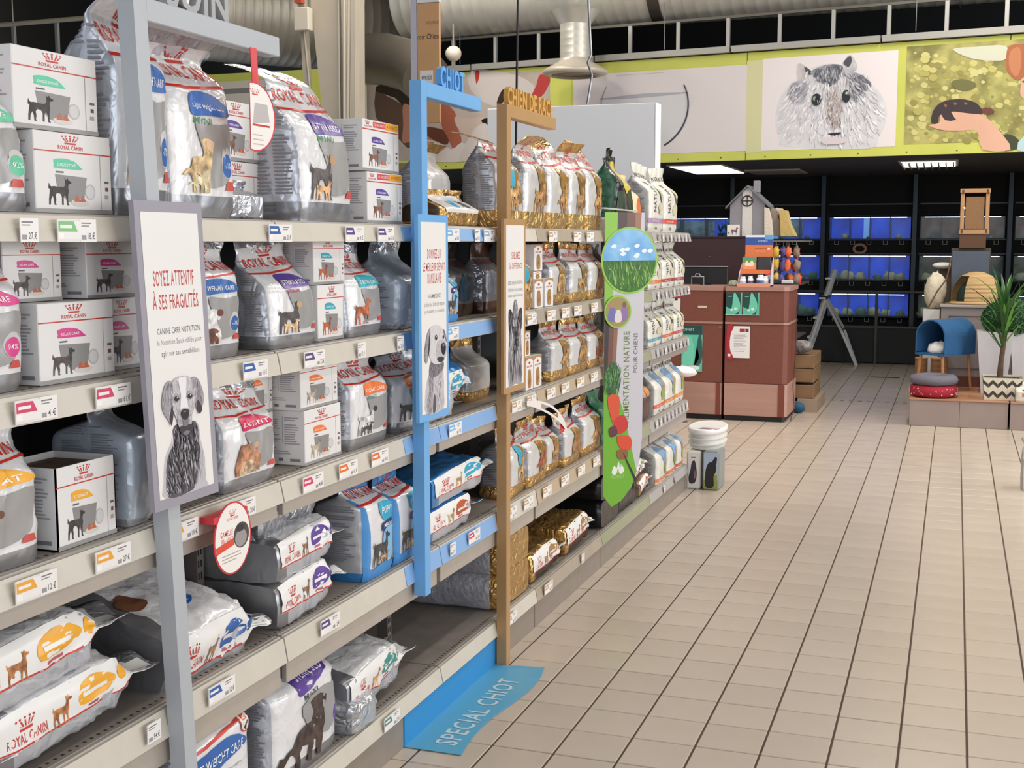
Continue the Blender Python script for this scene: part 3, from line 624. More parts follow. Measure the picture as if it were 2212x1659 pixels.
# ================= bags =================
def ss(a, b, t):
    t = max(0., min(1., (t-a)/(b-a))); return t*t*(3-2*t)
class Bag:
    def __init__(s, w_, h, d, seed, lean=0., amp=.008, top=.55, fold=0., full=1., twist=0., pinch=.0, squash=0., bend=0., topdrop=0.):
        s.w, s.h, s.d, s.seed, s.lean, s.amp, s.top, s.fold, s.full, s.twist, s.pinch, s.squash, s.bend, s.topdrop = w_, h, d, seed, lean, amp, top, fold, full, twist, pinch, squash, bend, topdrop
    def sec(s, v):
        t = ss(s.top, max(.865, s.top+.06), v)
        b = s.d/2*(1-t)*(.93+.07*ss(0, .06, v)+.10*math.sin(PI*min(1, v*1.1)))+.0035
        pk = max(s.pinch, .35)
        a = s.w/2*(.965+.035*ss(0, .05, v)-.05*s.pinch*math.sin(PI*v)+.035*ss(.86, .95, v))-(.09*s.w*pk*math.exp(-((v-.84)/.06)**2))
        n = 7-4.6*t-1.5*ss(.0, .4, v)
        return a, b, max(2., n)
    def axis(s, v):
        z = s.h*v; x = -s.lean*s.h*v**1.5
        if s.fold: f = max(0., v-.84); x += s.fold*f*s.h*1.6; z -= abs(s.fold)*f*f*s.h*2.2
        return x, s.bend*s.h*v*v, z
    def wr(s, x, y, z, v):
        q = Vector((x*9+s.seed*3.1, y*9+s.seed*1.7, z*8))
        n = noise.noise(q)*.8+.55*max(0, 1-5*abs(noise.noise(q*1.7)))+.12*max(0, 1-6*abs(noise.noise(q*3.1+Vector((5, 1, 2)))))-.2+.25*noise.noise(q*4.3)
        return s.amp*n*(.6+1.1*ss(.4, .9, v))
    def out(s, x, y, v, a, b, off):
        cx, cy2, z = s.axis(v)
        d = Vector((x/max(b, .012), y/a, 0)); ln = d.length or 1; k = (s.wr(x, y, z, v)*(1-.6*ss(.86, .95, v))+off)/ln
        X = x+d.x*k+.010*math.sin(y*55+s.seed*2)*ss(.84, 1, v); Y = y+d.y*k
        if s.twist: t = s.twist*v*v; X, Y = X*math.cos(t)-Y*math.sin(t), X*math.sin(t)+Y*math.cos(t)
        z += ((s.topdrop or .03*math.sin(s.seed*2.3))*(y/a)*ss(.5, 1, v)-.015*abs(y/a)**3*ss(.9, 1, v))*s.h
        return Vector((X+cx, Y+cy2, z))
    def front(s, u, v, off=0.):      # u,v in 0..1
        a, b, n = s.sec(v); q = u*2-1
        return s.out(b*(max(0, 1-abs(q)**n))**(1/n), a*q, v, a, b, off)
    def side(s, u, v, off=0., sg=-1):     # u: 0 back .. 1 front
        a, b, n = s.sec(v); q = u*2-1
        return s.out(b*q, sg*a*(max(0, 1-abs(q)**n))**(1/n), v, a, b, off)
US = [0, .012, .04, .08, .13, .19, .25, .31, .37, .43, .5, .57, .63, .69, .75, .81, .87, .92, .96, .988, 1]
VS = [0, .015, .035]+[.06+.0272*i for i in range(34)]+[.975, 1]
def bag_mesh(B, mats, band=.12, bandtop=1.1, sidew=.04):
    """mats: front, side/back, bottom band, top"""
    P = []; k = len(US)
    loop = [(u, 1) for u in US]+[(u, -1) for u in US[-2:0:-1]]
    for v in VS:
        for u, sg in loop:
            if sg > 0: P.append(B.front(u, v))
            else:
                a, b, n = B.sec(v); q = u*2-1; P.append(B.out(-b*(max(0, 1-abs(q)**n))**(1/n), a*q, v, a, b, 0))
    n = len(loop); m = M(); fs = []; mi = []
    for i in range(len(VS)-1):
        vm = (VS[i]+VS[i+1])/2
        for j in range(n):
            fs.append((i*n+j, i*n+(j+1) % n, (i+1)*n+(j+1) % n, (i+1)*n+j))
            u, sg = loop[j]; u2, sg2 = loop[(j+1) % n]; um = (u+u2)/2
            isf = (sg > 0 and sg2 > 0 and sidew < um < 1-sidew)
            mi.append(3 if vm > bandtop else (2 if (vm < band) else (0 if isf else 1)))
    m.v = [tuple(q) for q in P]; m.f = fs; m.m = mi; m.sm = [True]*len(fs)
    m.add([P[i] for i in range(n)][::-1], [tuple(range(n))], 2); m.add([P[-n+i] for i in range(n)], [tuple(range(n))], 1)
    return m.mesh('bag', mats)
GRAYP = mat('A19F9D', .34, .15)
DK = '55535C'
def fur(c):
    v = [int(c[i:i+2], 16) for i in (0, 2, 4)]; lt = ''.join('%02X' % min(255, int(q*1.25+14)) for q in v); dk_ = ''.join('%02X' % int(q*.72) for q in v)
    return mat(dk_, .55, col2=lt, scale=42)
def dog(kind, x0, y0, x1, y1, c):
    c = fur(c) if isinstance(c, str) else c
    return ('P', [(x0+(x1-x0)*a, y0+(y1-y0)*b) for a, b in DOGS[kind]], c)
def a_care(acc, label, dk, dc, dc2=None, badge=None, sub=None, subc='3E8C5E', bx=.84):
    I = [('T', 'ROYAL CANIN', .05, .735, .95, .815, RED, 0)]+crown(.38, .825, .66, .915, RED)+[
        ('P', [(0, .69), (.3, .685), (.6, .70), (1, .725), (1, .71), (.6, .685), (.3, .67), (0, .675)], RED),
        ('P', sm([(.30, .575), (.31, .65), (.45, .668), (.70, .66), (.90, .61), (.97, .565), (.85, .55), (.55, .545), (.34, .535)]), acc), ('T', label, .34, .57, .84, .61, WHT, -.01),
        ('P', sm([(.36, .515), (.66, .50), (.95, .51), (.94, .38), (.88, .22), (.70, .165), (.50, .18), (.46, .34)]), GRAYP)]
    if sub: I.append(('T', sub, .34, .495, .62, .53, subc, 0))
    I.append(dog(dk, .14, .13, .66, .42, dc))
    if dc2: I.append(dog(dk, .22, .13, .58, .26, dc2)); I.append(('P', ell(.56, .385, .06, .03), dc2))
    if badge: I += [('P', ell(bx, .30, .10, .085), 'C9C6C4'), ('P', ell(bx, .285, .085, .065), acc), ('T', badge, bx-.06, .27, bx+.06, .305, WHT, 0)]
    I += [('P', [(.80, .15), (.95, .15), (.92, .20), (.83, .20)], 'C95048')]
    return I
def a_puppy():
    return [('T', 'ROYAL CANIN', .08, .80, .95, .87, RED, 0)]+crown(.40, .875, .62, .94, RED)+[('P', [(0, .76), (1, .79), (1, .775), (0, .745)], RED),
        ('P', [(0, 0), (.10, 0), (.14, .18), (.12, .5), (.04, .8), (0, .8)], '4C93D2'), ('P', sm([(.42, .72), (.60, .745), (.92, .73), (.96, .66), (.90, .57), (.62, .55), (.52, .60)]), '2FA3C4'), ('T', 'PUPPY', .54, .62, .90, .69, WHT, 0),
        ('P', [(.50, .45), (.88, .48), (.88, .56), (.50, .53)], '1D2A6E'), ('T', 'MAXI', .58, .475, .84, .52, WHT, 0), ('P', sm([(.55, .44), (.95, .46), (.97, .2), (.80, .14), (.60, .2)]), '86BCE2'),
        dog('stand', .22, .12, .86, .44, '3C3630'), dog('stand', .45, .12, .80, .24, 'B98B5E'), ('P', [(0, 0), (1, 0), (1, .10), (.55, .13), (.18, .10), (0, .16)], '3F8ACB')]
def a_gold(dk, dc, blob=None, sc=0.):
    I = [('T', 'ROYAL CANIN', .08, .76, .94, .83, RED, 0)]+crown(.38, .84, .62, .93, RED)+[('P', [(0, .71), (.4, .70), (1, .735), (1, .715), (.4, .68), (0, .69)], RED),
        ('P', sm([(.44, .64), (.60, .66), (.84, .60), (.95, .42), (.93, .28), (.74, .24), (.60, .26), (.56, .42)]), mat('B58A4C', .28, .7, bump=('foil', 14, .5)))]
    if blob: I.append(('P', sm([(.28, .62), (.40, .68), (.62, .62), (.66, .48), (.50, .40), (.36, .46)]), blob))
    I += [dog(dk, .34, .17, .92, .50, dc), dog(dk, .50, .17, .80, .34, '8A6238')]
    return I
def a_nature(c, top='NATURE', pic=False):
    I = [('T', 'NUTRIVIA', .06, .80, .94, .87, '4A4844', 0)]
    if pic: I += [('P', sm([(.30, .70), (.52, .78), (.80, .74), (.92, .55), (.86, .34), (.70, .24), (.56, .30), (.50, .5)]), '7FA3C8'), ('P', sm([(.52, .46), (.90, .48), (.86, .34), (.70, .24), (.58, .28)]), '93A455'), ('P', sm([(.62, .58), (.72, .64), (.80, .54), (.76, .42), (.66, .44)]), 'B98C62')]
    else: I += [('T', top, .18, .30, .34, .74, '4A4844', 90), ('P', sm([(.60, .66), (.78, .68), (.90, .60), (.80, .52), (.64, .56)]), 'C8C49A'), ('P', sm([(.60, .62), (.68, .58), (.78, .44), (.84, .36), (.74, .42), (.64, .52)]), '57503F'), ('P', sm([(.50, .38), (.70, .44), (.86, .38), (.74, .28), (.56, .28)]), 'CFC7A8')]
    I += [('P', [(.0, .13), (1, .13), (1, .20), (0, .20)], c), ('T', 'ADULTE', .10, .15, .60, .18, 'F0E4D8', 0), ('P', [(.3, .05), (.42, .08), (.52, .05), (.5, .03)], '8C8A80')]
    return I
SIDE_T = lines(.12, .16, .46, .80, 30, '8E8C90', 1)+lines(.54, .16, .9, .80, 30, '8E8C90', 2)+lines(.12, .06, .7, .12, 2, '77757A', 4)
SIDE_P = lines(.14, .2, .86, .74, 24, '8A888C', 5)
def a_gusset(acc, dc, foil):      # printed strip along a lying bag: u = length, v = thickness
    return [('P', [(0, .36), (1, .36), (1, 1), (0, 1)], 'ECEAE6'), ('T', 'ROYAL CANIN', .05, .44, .27, .60, RED, 0)]+crown(.11, .64, .20, .86, RED)+[('P', [(0, .40), (1, .38), (1, .35), (0, .37)], RED), dog('stand', .31, .36, .44, .82, dc),
        ('P', sm([(.47, .52), (.48, .84), (.60, .92), (.72, .74), (.71, .58), (.60, .52)]), acc), R(.49, .63, .66, .70, 'F2EEE8'), ('P', ell(.77, .72, .03, .18), acc), R(.50, .42, .60, .47, 'B0606C')]+lines(.84, .5, .97, .8, 3, 'B8B4B0', 8)
STY = {
 'care': dict(m=(FILM, mat('C9CCD3', .28, .38, bump=('foil', 14, .7)), mat('98989B', .3, .6, bump=('foil', 9, .4)), SILVD), band=.12, top=.9),
 'puppy': dict(m=(mat('E4E3E4', .3, .05, bump=('foil', 8, .3), coat=.3), mat('C9CACE', .3, .4, bump=('foil', 8, .4)), BLUEF, BLUEF), band=.09, top=.86),
 'gold': dict(m=(mat('D2D0CD', .3, .1, bump=('foil', 9, .4), coat=.3), mat('A9A8AA', .32, .6, bump=('foil', 11, .5)), GOLD, GOLD), band=.17, top=.87),
 'nature': dict(m=(CREAM, mat('A9A8A4', .4, .2, bump=('foil', 8, .3)), CREAM, CREAM), band=.02, top=1.1),
 'green': dict(m=(BLACKF, GREENF, BLACKF, BLACKF), band=.05, top=.8),
 'black': dict(m=(mat('2E3322', .4, .1, bump=('foil', 9, .5), var=.5, scale=20), BLACKF, BLACKF, BLACKF), band=.05, top=.9),
 'tan': dict(m=(TANF, mat('3A2A24', .5, bump=('foil', 9, .4)), TANF, TANF), band=.05, top=1.1),
 'pale': dict(m=(mat('C2CAD4', .28, .25, bump=('foil', 12, .6), coat=.3), mat('BCC5D0', .32, .2, bump=('foil', 11, .5), coat=.3), SILVER, SILVER), band=.06, top=.88),
 'silver': dict(m=(SILVER, SILVD, SILVD, SILVD), band=.05, top=.9),
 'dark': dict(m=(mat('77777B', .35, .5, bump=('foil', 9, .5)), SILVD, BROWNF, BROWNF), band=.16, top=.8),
 'woven': dict(m=(WOVEN, WOVEN, GOLD, GOLD), band=.07, top=.93),
 'allgold': dict(m=(GOLD, mat('4A3726', .4, .4, bump=('foil', 9, .5)), GOLD, GOLD), band=.1, top=.9),
 'blue': dict(m=(BLUEF, mat('C4C5CA', .3, .3, bump=('foil', 8, .4)), BLUEF, BLUEF), band=.1, top=.9),
}
NB = [0]
def bag(label, st, x, y0, y1, z, h, d, art=None, key=None, side=SIDE_T, sk='txt', group=None, yaw=0., tilt=0., rot=None, loc=None, seed=None, gus=None, gk=None, gsg=1, ssg=-1, **kw):
    NB[0] += 1; S = STY[st]
    B = Bag(y1-y0, h, d, seed if seed is not None else NB[0], **kw)
    me = bag_mesh(B, S['m'], S['band'], S['top'])
    root = obj('pet_food_bag', me, None, loc or (x-d/2, (y0+y1)/2, z), rot or (0, tilt, yaw))
    tag(root, label, 'bag', group)
    if art: lay_art('front_print', key, art, lambda u, v, l: B.front(.03+.94*u, v*.985, .0028+.00045*l), root, smooth=True)
    if side: lay_art('side_print', sk, side, lambda u, v, l: B.side(.08+.84*u, v, .003, ssg if not gus else -gsg), root, .12, .045, smooth=True)
    if gus: lay_art('gusset_print', gk, gus, lambda u, v, l: B.side(.06+.88*v, .03+.94*u, .0028+.00045*l, gsg), root, .045, .1, smooth=True)
    return root
BLU, PUR, PNK, YEL, CYN, ORG = '2C62AC', '5A3C96', 'D8408A', 'F2AE2C', '35A9B8', 'EE7A34'
XF = -.275
K = dict
C_w = a_care(BLU, 'WEIGHT CARE', 'sit', 'EDE8E2', '6A3A22', '-57%'); C_st = a_care(PUR, 'STERILISED', 'stand', '3E3733', 'C9A078', None, 'MEDIUM', 'A8406A')
gA = 'bags on the top shelf'
bag('white and grey bag with green badge cut by the picture edge, top shelf', 'care', XF, -2.12, -1.852, Z5, .29, .11, a_care('5FC39A', 'DIGESTIVE', 'stand', '8A8A88', badge='92%', bx=.88), 'c_dig', group=gA, lean=.12)
bag('tallest silver bag with folded top, behind the grey sign post', 'care', XF, -1.60, -1.425, Z5, .47, .14, a_care(BLU, 'WEIGHT CARE', 'stand', 'D99A5A', badge='-57%'), 'c_w1', group=gA, fold=.9, lean=-.02, amp=.008, top=.62)
bag('silver bag with blue light weight care arrow and small tan dog', 'care', XF, -1.423, -1.160, Z5, .42, .13, a_care('2764B4', 'Light weight care', 'look', 'D2A878', 'E0BC92', '-31%', 'MINI'), 'c_w2', group=gA, amp=.008, top=.66, fold=.5, lean=.05, sk='txt')
bag('crinkled silver bag with purple sterilised flash and black-tan dog, top shelf', 'care', XF, -.855, -.545, Z5, .43, .15, a_care(PUR, 'STERILISED', 'stand', '4A4340', 'C09468', None, 'MINI'), 'c_s1', group=gA, amp=.009, fold=-.8, lean=.10, pinch=.9, top=.5)
bag('small silver bag lying in shadow between the purple boxes and crinkled bag', 'silver', -.33, -1.12, -.93, Z5, .10, .12, None, side=None, group=gA, amp=.01)
bag('gold and white bag slumped on the top shelf behind the blue frame', 'allgold', -.26, .02, .40, Z5, .12, .14, [R(.1, .35, .9, .85, 'D9D6D2'), ('P', ell(.4, .6, .06, .12), '4FA3CC'), R(.62, .5, .78, .7, '55525A')], 'slump', side=None, group=gA, amp=.014, top=.4)
gG = 'gold and white bags of the tan bay'
bag('gold topped bag with glaring crumpled foil seal beside the tan post', 'gold', XF, .62, .905, Z5, .37, .14, a_gold('stand', 'B88F58', '2FA3C4'), 'g1', group=gG, fold=-1., pinch=.9, amp=.009, lean=.06)
bag('grey bag with gold seal standing behind the glaring foil bag', 'gold', -.42, .30, .52, Z5, .30, .12, None, side=SIDE_P, sk='p', group=gG, fold=.5, amp=.008)
bag('first gold bag past the tan sign on the top shelf', 'gold', XF, .905, 1.205, Z5, .375, .12, a_gold('stand', 'A87B45'), 'g2', group=gG, fold=.6, amp=.009, twist=.15)
bag('gold bag with split pointed seal, second past the tan sign on top', 'gold', XF, 1.215, 1.505, Z5, .385, .12, a_gold('look', 'A87B45'), 'g3', group=gG, fold=-.6, amp=.009, topdrop=.06)
bag('gold bag third past the tan sign with lopsided seal, top shelf', 'gold', XF, 1.515, 1.765, Z5, .385, .12, a_gold('stand', '9C7442'), 'g2b', group=gG, fold=.4, amp=.009, twist=-.15)
bag('last gold bag on the top shelf, next to the green bag', 'gold', XF, 1.775, 2.045, Z5, .40, .12, a_gold('look', 'B58A50'), 'g3b', group=gG, fold=-.4, amp=.009, topdrop=-.05)
bag('dark green bag with black leaning top beside the last gold bag', 'green', -.30, 2.33, 2.52, Z5, .40, .16, [R(.1, .2, .9, .5, '3C4C3A')], 'gr1', side=lines(.1, .1, .9, .7, 9, '3E7255', 6, .7), sk='gs', lean=-.10, twist=.2)
bag('black and yellow bag with leaning foil top on the top shelf', 'black', -.28, 2.53, 2.70, Z5, .38, .14, [('P', [(.1, .5), (.9, .6), (.9, .95), (.1, .95)], 'C9B23A')], 'bl1', lean=.12, side=None)
bag('cream bag with orange vegetable picture near the round grass sign', 'tan', -.28, 2.70, 2.86, Z5, .30, .12, [('P', [(0, 0), (1, 0), (1, 1), (0, 1)], 'E2D3A8'), ('P', ell(.6, .4, .3, .2), 'D9713C'), ('P', ell(.35, .2, .3, .12), '5A4A3A'), ('P', ell(.2, .85, .2, .1), '5A7A40')], 'ta1', side=None, lean=.12)
gW = 'white bags of the end bay'
bag('larger white nature bag with mauve strip on the top shelf', 'nature', XF, 3.02, 3.36, Z5, .375, .20, a_nature('A88AA8'), 'n1', group=gW, amp=.007)
bag('white nature bag with bright red strip on the top shelf', 'nature', XF, 3.38, 3.75, Z5, .375, .18, a_nature('D04A40'), 'n2', group=gW, amp=.007)
gB = 'bags on the second shelf'
bag('white bag with pink care flash cut by the picture edge, second shelf', 'care', XF, -2.12, -1.885, Z4, .285, .10, a_care(PNK, 'RELAX CARE', 'stand', '3C3836', badge='94%'), 'c_r', group=gB)
bag('white bag with blue weight care arch and brown spaniel', 'care', XF, -1.385, -1.155, Z4, .278, .09, C_w, 'c_w3', group=gB, amp=.005, top=.66)
bag('silver bag with purple sterilised flash and shepherd dog, second shelf', 'care', XF, -1.02, -.77, Z4, .282, .14, C_st, 'c_s2', group=gB, amp=.007, lean=.12, top=.5)
bag('silver bag with turquoise flash and red-brown dog', 'care', XF, -.60, -.375, Z4, .262, .12, a_care(CYN, 'DENTAL CARE', 'stand', 'A8552E'), 'c_d', group=gB, amp=.008, top=.55, lean=.08)
bag('turquoise trimmed silver bag wedged behind the creased grey bag', 'care', -.38, -.36, -.24, Z4, .27, .08, a_care(CYN, 'DENTAL', 'stand', 'A8552E'), 'c_d2', group=gB)
bag('creased plain grey bag turned sideways just before the blue post', 'pale', XF, -.255, -.03, Z4, .268, .21, None, side=SIDE_P, sk='p', group=gB, amp=.010, top=.5)
bag('blue and white puppy bag showing right after the blue post', 'puppy', XF, .06, .215, Z4, .215, .12, a_puppy(), 'pup', group=gB, amp=.006)
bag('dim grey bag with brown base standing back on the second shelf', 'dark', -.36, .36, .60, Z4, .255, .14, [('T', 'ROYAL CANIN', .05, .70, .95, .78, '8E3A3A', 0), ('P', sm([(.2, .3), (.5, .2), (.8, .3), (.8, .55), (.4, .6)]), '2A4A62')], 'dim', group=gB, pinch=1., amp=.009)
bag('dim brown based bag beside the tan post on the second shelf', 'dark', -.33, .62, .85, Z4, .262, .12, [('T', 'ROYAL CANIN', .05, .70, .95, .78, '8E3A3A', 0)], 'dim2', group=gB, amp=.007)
bag('bag with blue blob half hidden by the terrier poster, second shelf', 'gold', XF, .80, 1.02, Z4, .268, .10, a_gold('stand', 'B88F58', '2FA3C4'), 'g1', group=gG, amp=.006)
bag('silver gold bag with big red crown behind the small boxes', 'gold', -.29, 1.285, 1.52, Z4, .262, .11, a_gold('long', 'B08850'), 'g4', group=gG, amp=.006)
bag('gold bag with poodle patch in the middle of the second shelf', 'gold', XF, 1.535, 1.81, Z4, .262, .11, a_gold('stand', 'A87B45'), 'g2c', group=gG, amp=.007)
bag('gold bag with long brown dog at the end of the second shelf', 'gold', XF, 1.83, 2.10, Z4, .258, .11, a_gold('long', '94683C'), 'g5', group=gG, amp=.006)
bag('dark green bag squeezed behind the grass sign, second shelf', 'green', -.30, 2.18, 2.32, Z4, .25, .14, None, side=lines(.1, .1, .9, .8, 8, '3E7255', 6, .7), sk='gs')
for i, (a, b, c_, s_) in enumerate(((3.03, 3.34, 'DD7A44', 'orange'), (3.36, 3.69, 'A83A38', 'dark red'), (3.71, 3.99, 'A83A48', 'crimson'))):
    bag('white nature bag with %s strip on the second shelf' % s_, 'nature', XF, a, b, Z4, .262, .14, a_nature(c_), 'n3%d' % i, group=gW, amp=.007, top=.5)
gC = 'bags on the middle shelf'
bag('white bag with yellow flash and tan dog cut by the picture edge', 'care', XF, -2.14, -1.865, Z3, .282, .11, a_care(YEL, 'COAT', 'stand', 'B8743E', '6A4630'), 'c_y', group=gC)
bag('blue-grey bag standing sideways beside the open yellow box', 'pale', XF, -1.60, -1.515, Z3, .268, .19, None, side=SIDE_T, group=gC, amp=.006, top=.68)
bag('crumpled bag with crimson flash and small terrier, middle shelf', 'care', XF, -1.25, -1.005, Z3, .262, .11, a_care('D02058', 'EXIGENT', 'long', 'B07A58', 'D0A888'), 'c_e', group=gC, amp=.012, top=.55, topdrop=-.06)
bag('white bag with orange coat care flash and sheepdog', 'care', XF, -.60, -.345, Z3, .278, .12, a_care(ORG, 'COAT CARE', 'stand', 'D8D2CC', '3E3834', None, 'ADULT', '3E8C7E'), 'c_o', group=gC, amp=.006, top=.6)
bag('second orange coat care bag turned away beside the blue post', 'care', XF, -.25, -.05, Z3, .262, .14, a_care(ORG, 'COAT CARE', 'stand', '55504C'), 'c_o2', group=gC, amp=.008, yaw=-.25)
bag('grey bag with gold foot standing back beside the tan post, middle shelf', 'gold', -.35, .50, .74, Z3, .225, .14, None, side=SIDE_P, sk='p', group=gC, amp=.007)
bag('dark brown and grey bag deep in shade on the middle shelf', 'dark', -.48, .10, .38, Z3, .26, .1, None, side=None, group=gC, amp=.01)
for i in range(3):
    bag(['thin grey bag edge nearest the blue poster, in shade', 'thin grey bag edge in the centre of the shaded row', 'thin creased silver bag edge nearest the tan post, in shade'][i], 'silver', -.39, .16+i*.115, .22+i*.115, Z3, .16, .12, None, side=SIDE_P, sk='p', group=gC, amp=.008)
bag('silver and gold bag with red crown in the middle shelf gold row', 'gold', XF, 1.265, 1.525, Z3, .255, .12, a_gold('look', '9A7040'), 'g3', group=gG, amp=.008)
bag('gold bag with wide gold patch, centre of the middle shelf', 'gold', XF, 1.535, 1.82, Z3, .245, .11, a_gold('long', 'A87B45'), 'g6', group=gG, amp=.007)
bag('gold bag with red setter picture ending the middle shelf', 'gold', XF, 1.83, 2.12, Z3, .242, .11, a_gold('stand', '9C4E2C'), 'g7', group=gG, amp=.007)
bag('red and black bag peeping out past the setter bag', 'black', -.30, 2.16, 2.30, Z3, .23, .12, [('P', [(.2, 0), (.9, 0), (.9, .35), (.2, .35)], 'B02A2E')], 'rb', side=None)
for i, (a, b, c_, s_) in enumerate(((3.03, 3.37, '4F9DB2', 'teal'), (3.39, 3.67, 'D2693A', 'burnt orange'), (3.70, 3.99, 'C2414E', 'rose red'))):
    bag('white nature bag with %s strip on the middle shelf' % s_, 'nature', XF, a, b, Z3, .243, .13, a_nature(c_), 'n4%d' % i, group=gW, amp=.009, top=.5)
gD = 'bags on the fourth shelf'
def lying(label, y, z, L, th, dep, acc, dc, st='care', gk='gy', tilt=0., yaw=0., roll=0., x=None, lab=None, seed=None, group=gD, amp=.012, art=None, key=None, top=.72):
    # long axis along +y, front face up, gusset toward the aisle
    Mx = Matrix.Rotation(yaw, 4, 'Z') @ Matrix.Rotation(tilt, 4, 'X') @ Matrix.Rotation(roll, 4, 'Y') @ Matrix(((0, 1, 0, 0), (0, 0, 1, 0), (1, 0, 0, 0), (0, 0, 0, 1)))
    return bag(label, st, 0, 0, dep, 0, L, th, art, key, side=None, gus=a_gusset(acc, dc, 0) if acc else None, gk=gk, rot=Mx.to_euler(), loc=((x or -.275)-dep/2, y, z+th/2), group=group, amp=amp, seed=seed, top=top)
lying('blue puppy bag flopped over a low pile, white printed seal facing out', -.06, Z3+.05, .44, .12, .205, '2FA3C4', 'D9A878', st='blue', gk='gp', roll=.35, tilt=.06, seed=62, group=gC)
lying('plain blue bag under the flopped puppy bag, middle shelf', -.12, Z3, .36, .09, .20, None, None, st='blue', seed=63, group=gC)
lying('flat silver bag with yellow strip topping the pile near the grey post', -2.15, Z2+.135, .56, .115, .205, YEL, 'B8743E', tilt=.05)
lying('flat silver bag with yellow strip and raised end, under the topmost one', -2.02, Z2+.02, .51, .11, .205, YEL, 'B8743E', tilt=.03, gk='gy', seed=41)
lying('flat silver bag at the bottom of the pile, cut by the picture edge', -2.45, Z2-.0, .50, .10, .20, YEL, 'B8743E', seed=42)
lying('plain grey bag lying far back behind the yellow strip pile', -1.9, Z2+.05, .5, .16, .2, None, None, st='silver', x=-.60, seed=43)
lying('big shiny collapsed bag with blue minus four percent badge', -1.475, Z2+.01, .43, .15, .32, BLU, '8A6A50', gk='gb', roll=.30, seed=44, amp=.018,
      art=[('P', ell(.62, .42, .10, .07), BLU), ('T', '-4%', .55, .40, .69, .45, WHT, 0), ('P', sm([(.3, .2), (.5, .25), (.55, .15), (.4, .08)]), '7A5038')], key='c2')
lying('lower silver bag with violet strip lying on the fourth shelf', -1.005, Z2, .375, .115, .30, PUR, '7A5A48', gk='gv', tilt=.03, seed=45)
lying('upper silver bag with violet strip lying on the fourth shelf', -1.005, Z2+.12, .375, .105, .30, PUR, '7A5A48', gk='gv', tilt=.05, seed=46)
lying('matt grey bag topping the violet strip bags', -1.0, Z2+.225, .37, .09, .26, None, None, st='silver', x=-.33, tilt=.05, seed=47, amp=.004)
bag('blue and white puppy maxi bag with alert black-tan dog', 'puppy', XF, -.525, -.325, Z2, .30, .16, a_puppy(), 'pup', side=SIDE_P, sk='p', group=gD, amp=.004, top=.7)
bag('second puppy maxi bag, half hidden by the blue post', 'puppy', XF, -.315, -.13, Z2, .285, .15, a_puppy(), 'pup', group=gD, amp=.005, top=.7)
lying('lower blue puppy bag lying flat between blue and tan posts', -.06, Z2, .53, .10, .205, 'B9532F', 'D9A878', st='blue', gk='gpl', seed=48, tilt=.0)
lying('upper blue puppy bag lying flat with white printed end', .0, Z2+.105, .58, .10, .205, '2FA3C4', 'D9A878', st='blue', gk='gp', seed=49, tilt=.04)
bag('gold bag with cyan blob standing just past the tan post, fourth shelf', 'gold', XF, .72, .94, Z2, .295, .13, a_gold('stand', 'B88F58', '2FA3C4'), 'g1', group=gG, amp=.008, yaw=.1, side=SIDE_P, sk='p')
bag('gold bag with red-brown bulldog picture, fourth shelf', 'gold', XF, .955, 1.20, Z2, .27, .12, a_gold('look', '8E3E26'), 'g8', group=gG, amp=.009, topdrop=.08)
bag('gold bag bending forward under the dangling tag', 'gold', -.30, 1.28, 1.45, Z2, .235, .13, a_gold('stand', '94683C'), 'g2b', group=gG, amp=.009, side=SIDE_P, sk='p')
bag('gold bag with bright foil shoulder on the fourth shelf', 'gold', XF, 1.46, 1.70, Z2, .245, .11, a_gold('long', '94683C'), 'g5', group=gG, amp=.009)
bag('last gold bag on the fourth shelf, before the green sign foot', 'gold', XF, 1.75, 2.06, Z2, .262, .13, a_gold('look', '9A7040'), 'g3', group=gG, amp=.007, side=SIDE_P, sk='p', twist=.1)
bag('emerald striped bag behind the last fourth shelf gold bag', 'green', -.29, 2.12, 2.30, Z2, .26, .14, [R(0, 0, 1, 1, '3F7F5C')]+lines(0, .05, 1, .95, 6, '2C5B40', 3, .2), 'em', side=None)
bag('brown and cream bag with orange fox picture, fourth shelf', 'tan', -.29, 2.98, 3.12, Z2+.0, .26, .13, [R(0, 0, 1, .5, '5A4038'), ('P', sm([(.2, .6), (.5, .8), (.8, .65), (.5, .5)]), 'D98A44')], 'fox', side=None)
for i, (a, b, c_, s_) in enumerate(((3.20, 3.46, 'D4604A', 'coral'), (3.48, 3.75, 'DB7A32', 'amber'), (3.77, 4.0, 'E08A3E', 'light orange'))):
    bag('sky-and-field picture bag with %s strip, fourth shelf' % s_, 'nature', XF, a, b, Z2, .30, .16, a_nature(c_, pic=True), 'n5%d' % i, group=gW, amp=.008, top=.5)
gE = 'bags on the base deck'
bag('white bag with red line half hidden by the grey post, base deck', 'care', XF, -1.78, -1.50, Z1, .345, .12, a_care(BLU, 'LIGHT WEIGHT CARE', 'stand', '8A6A50'), 'c_b0', group=gE)
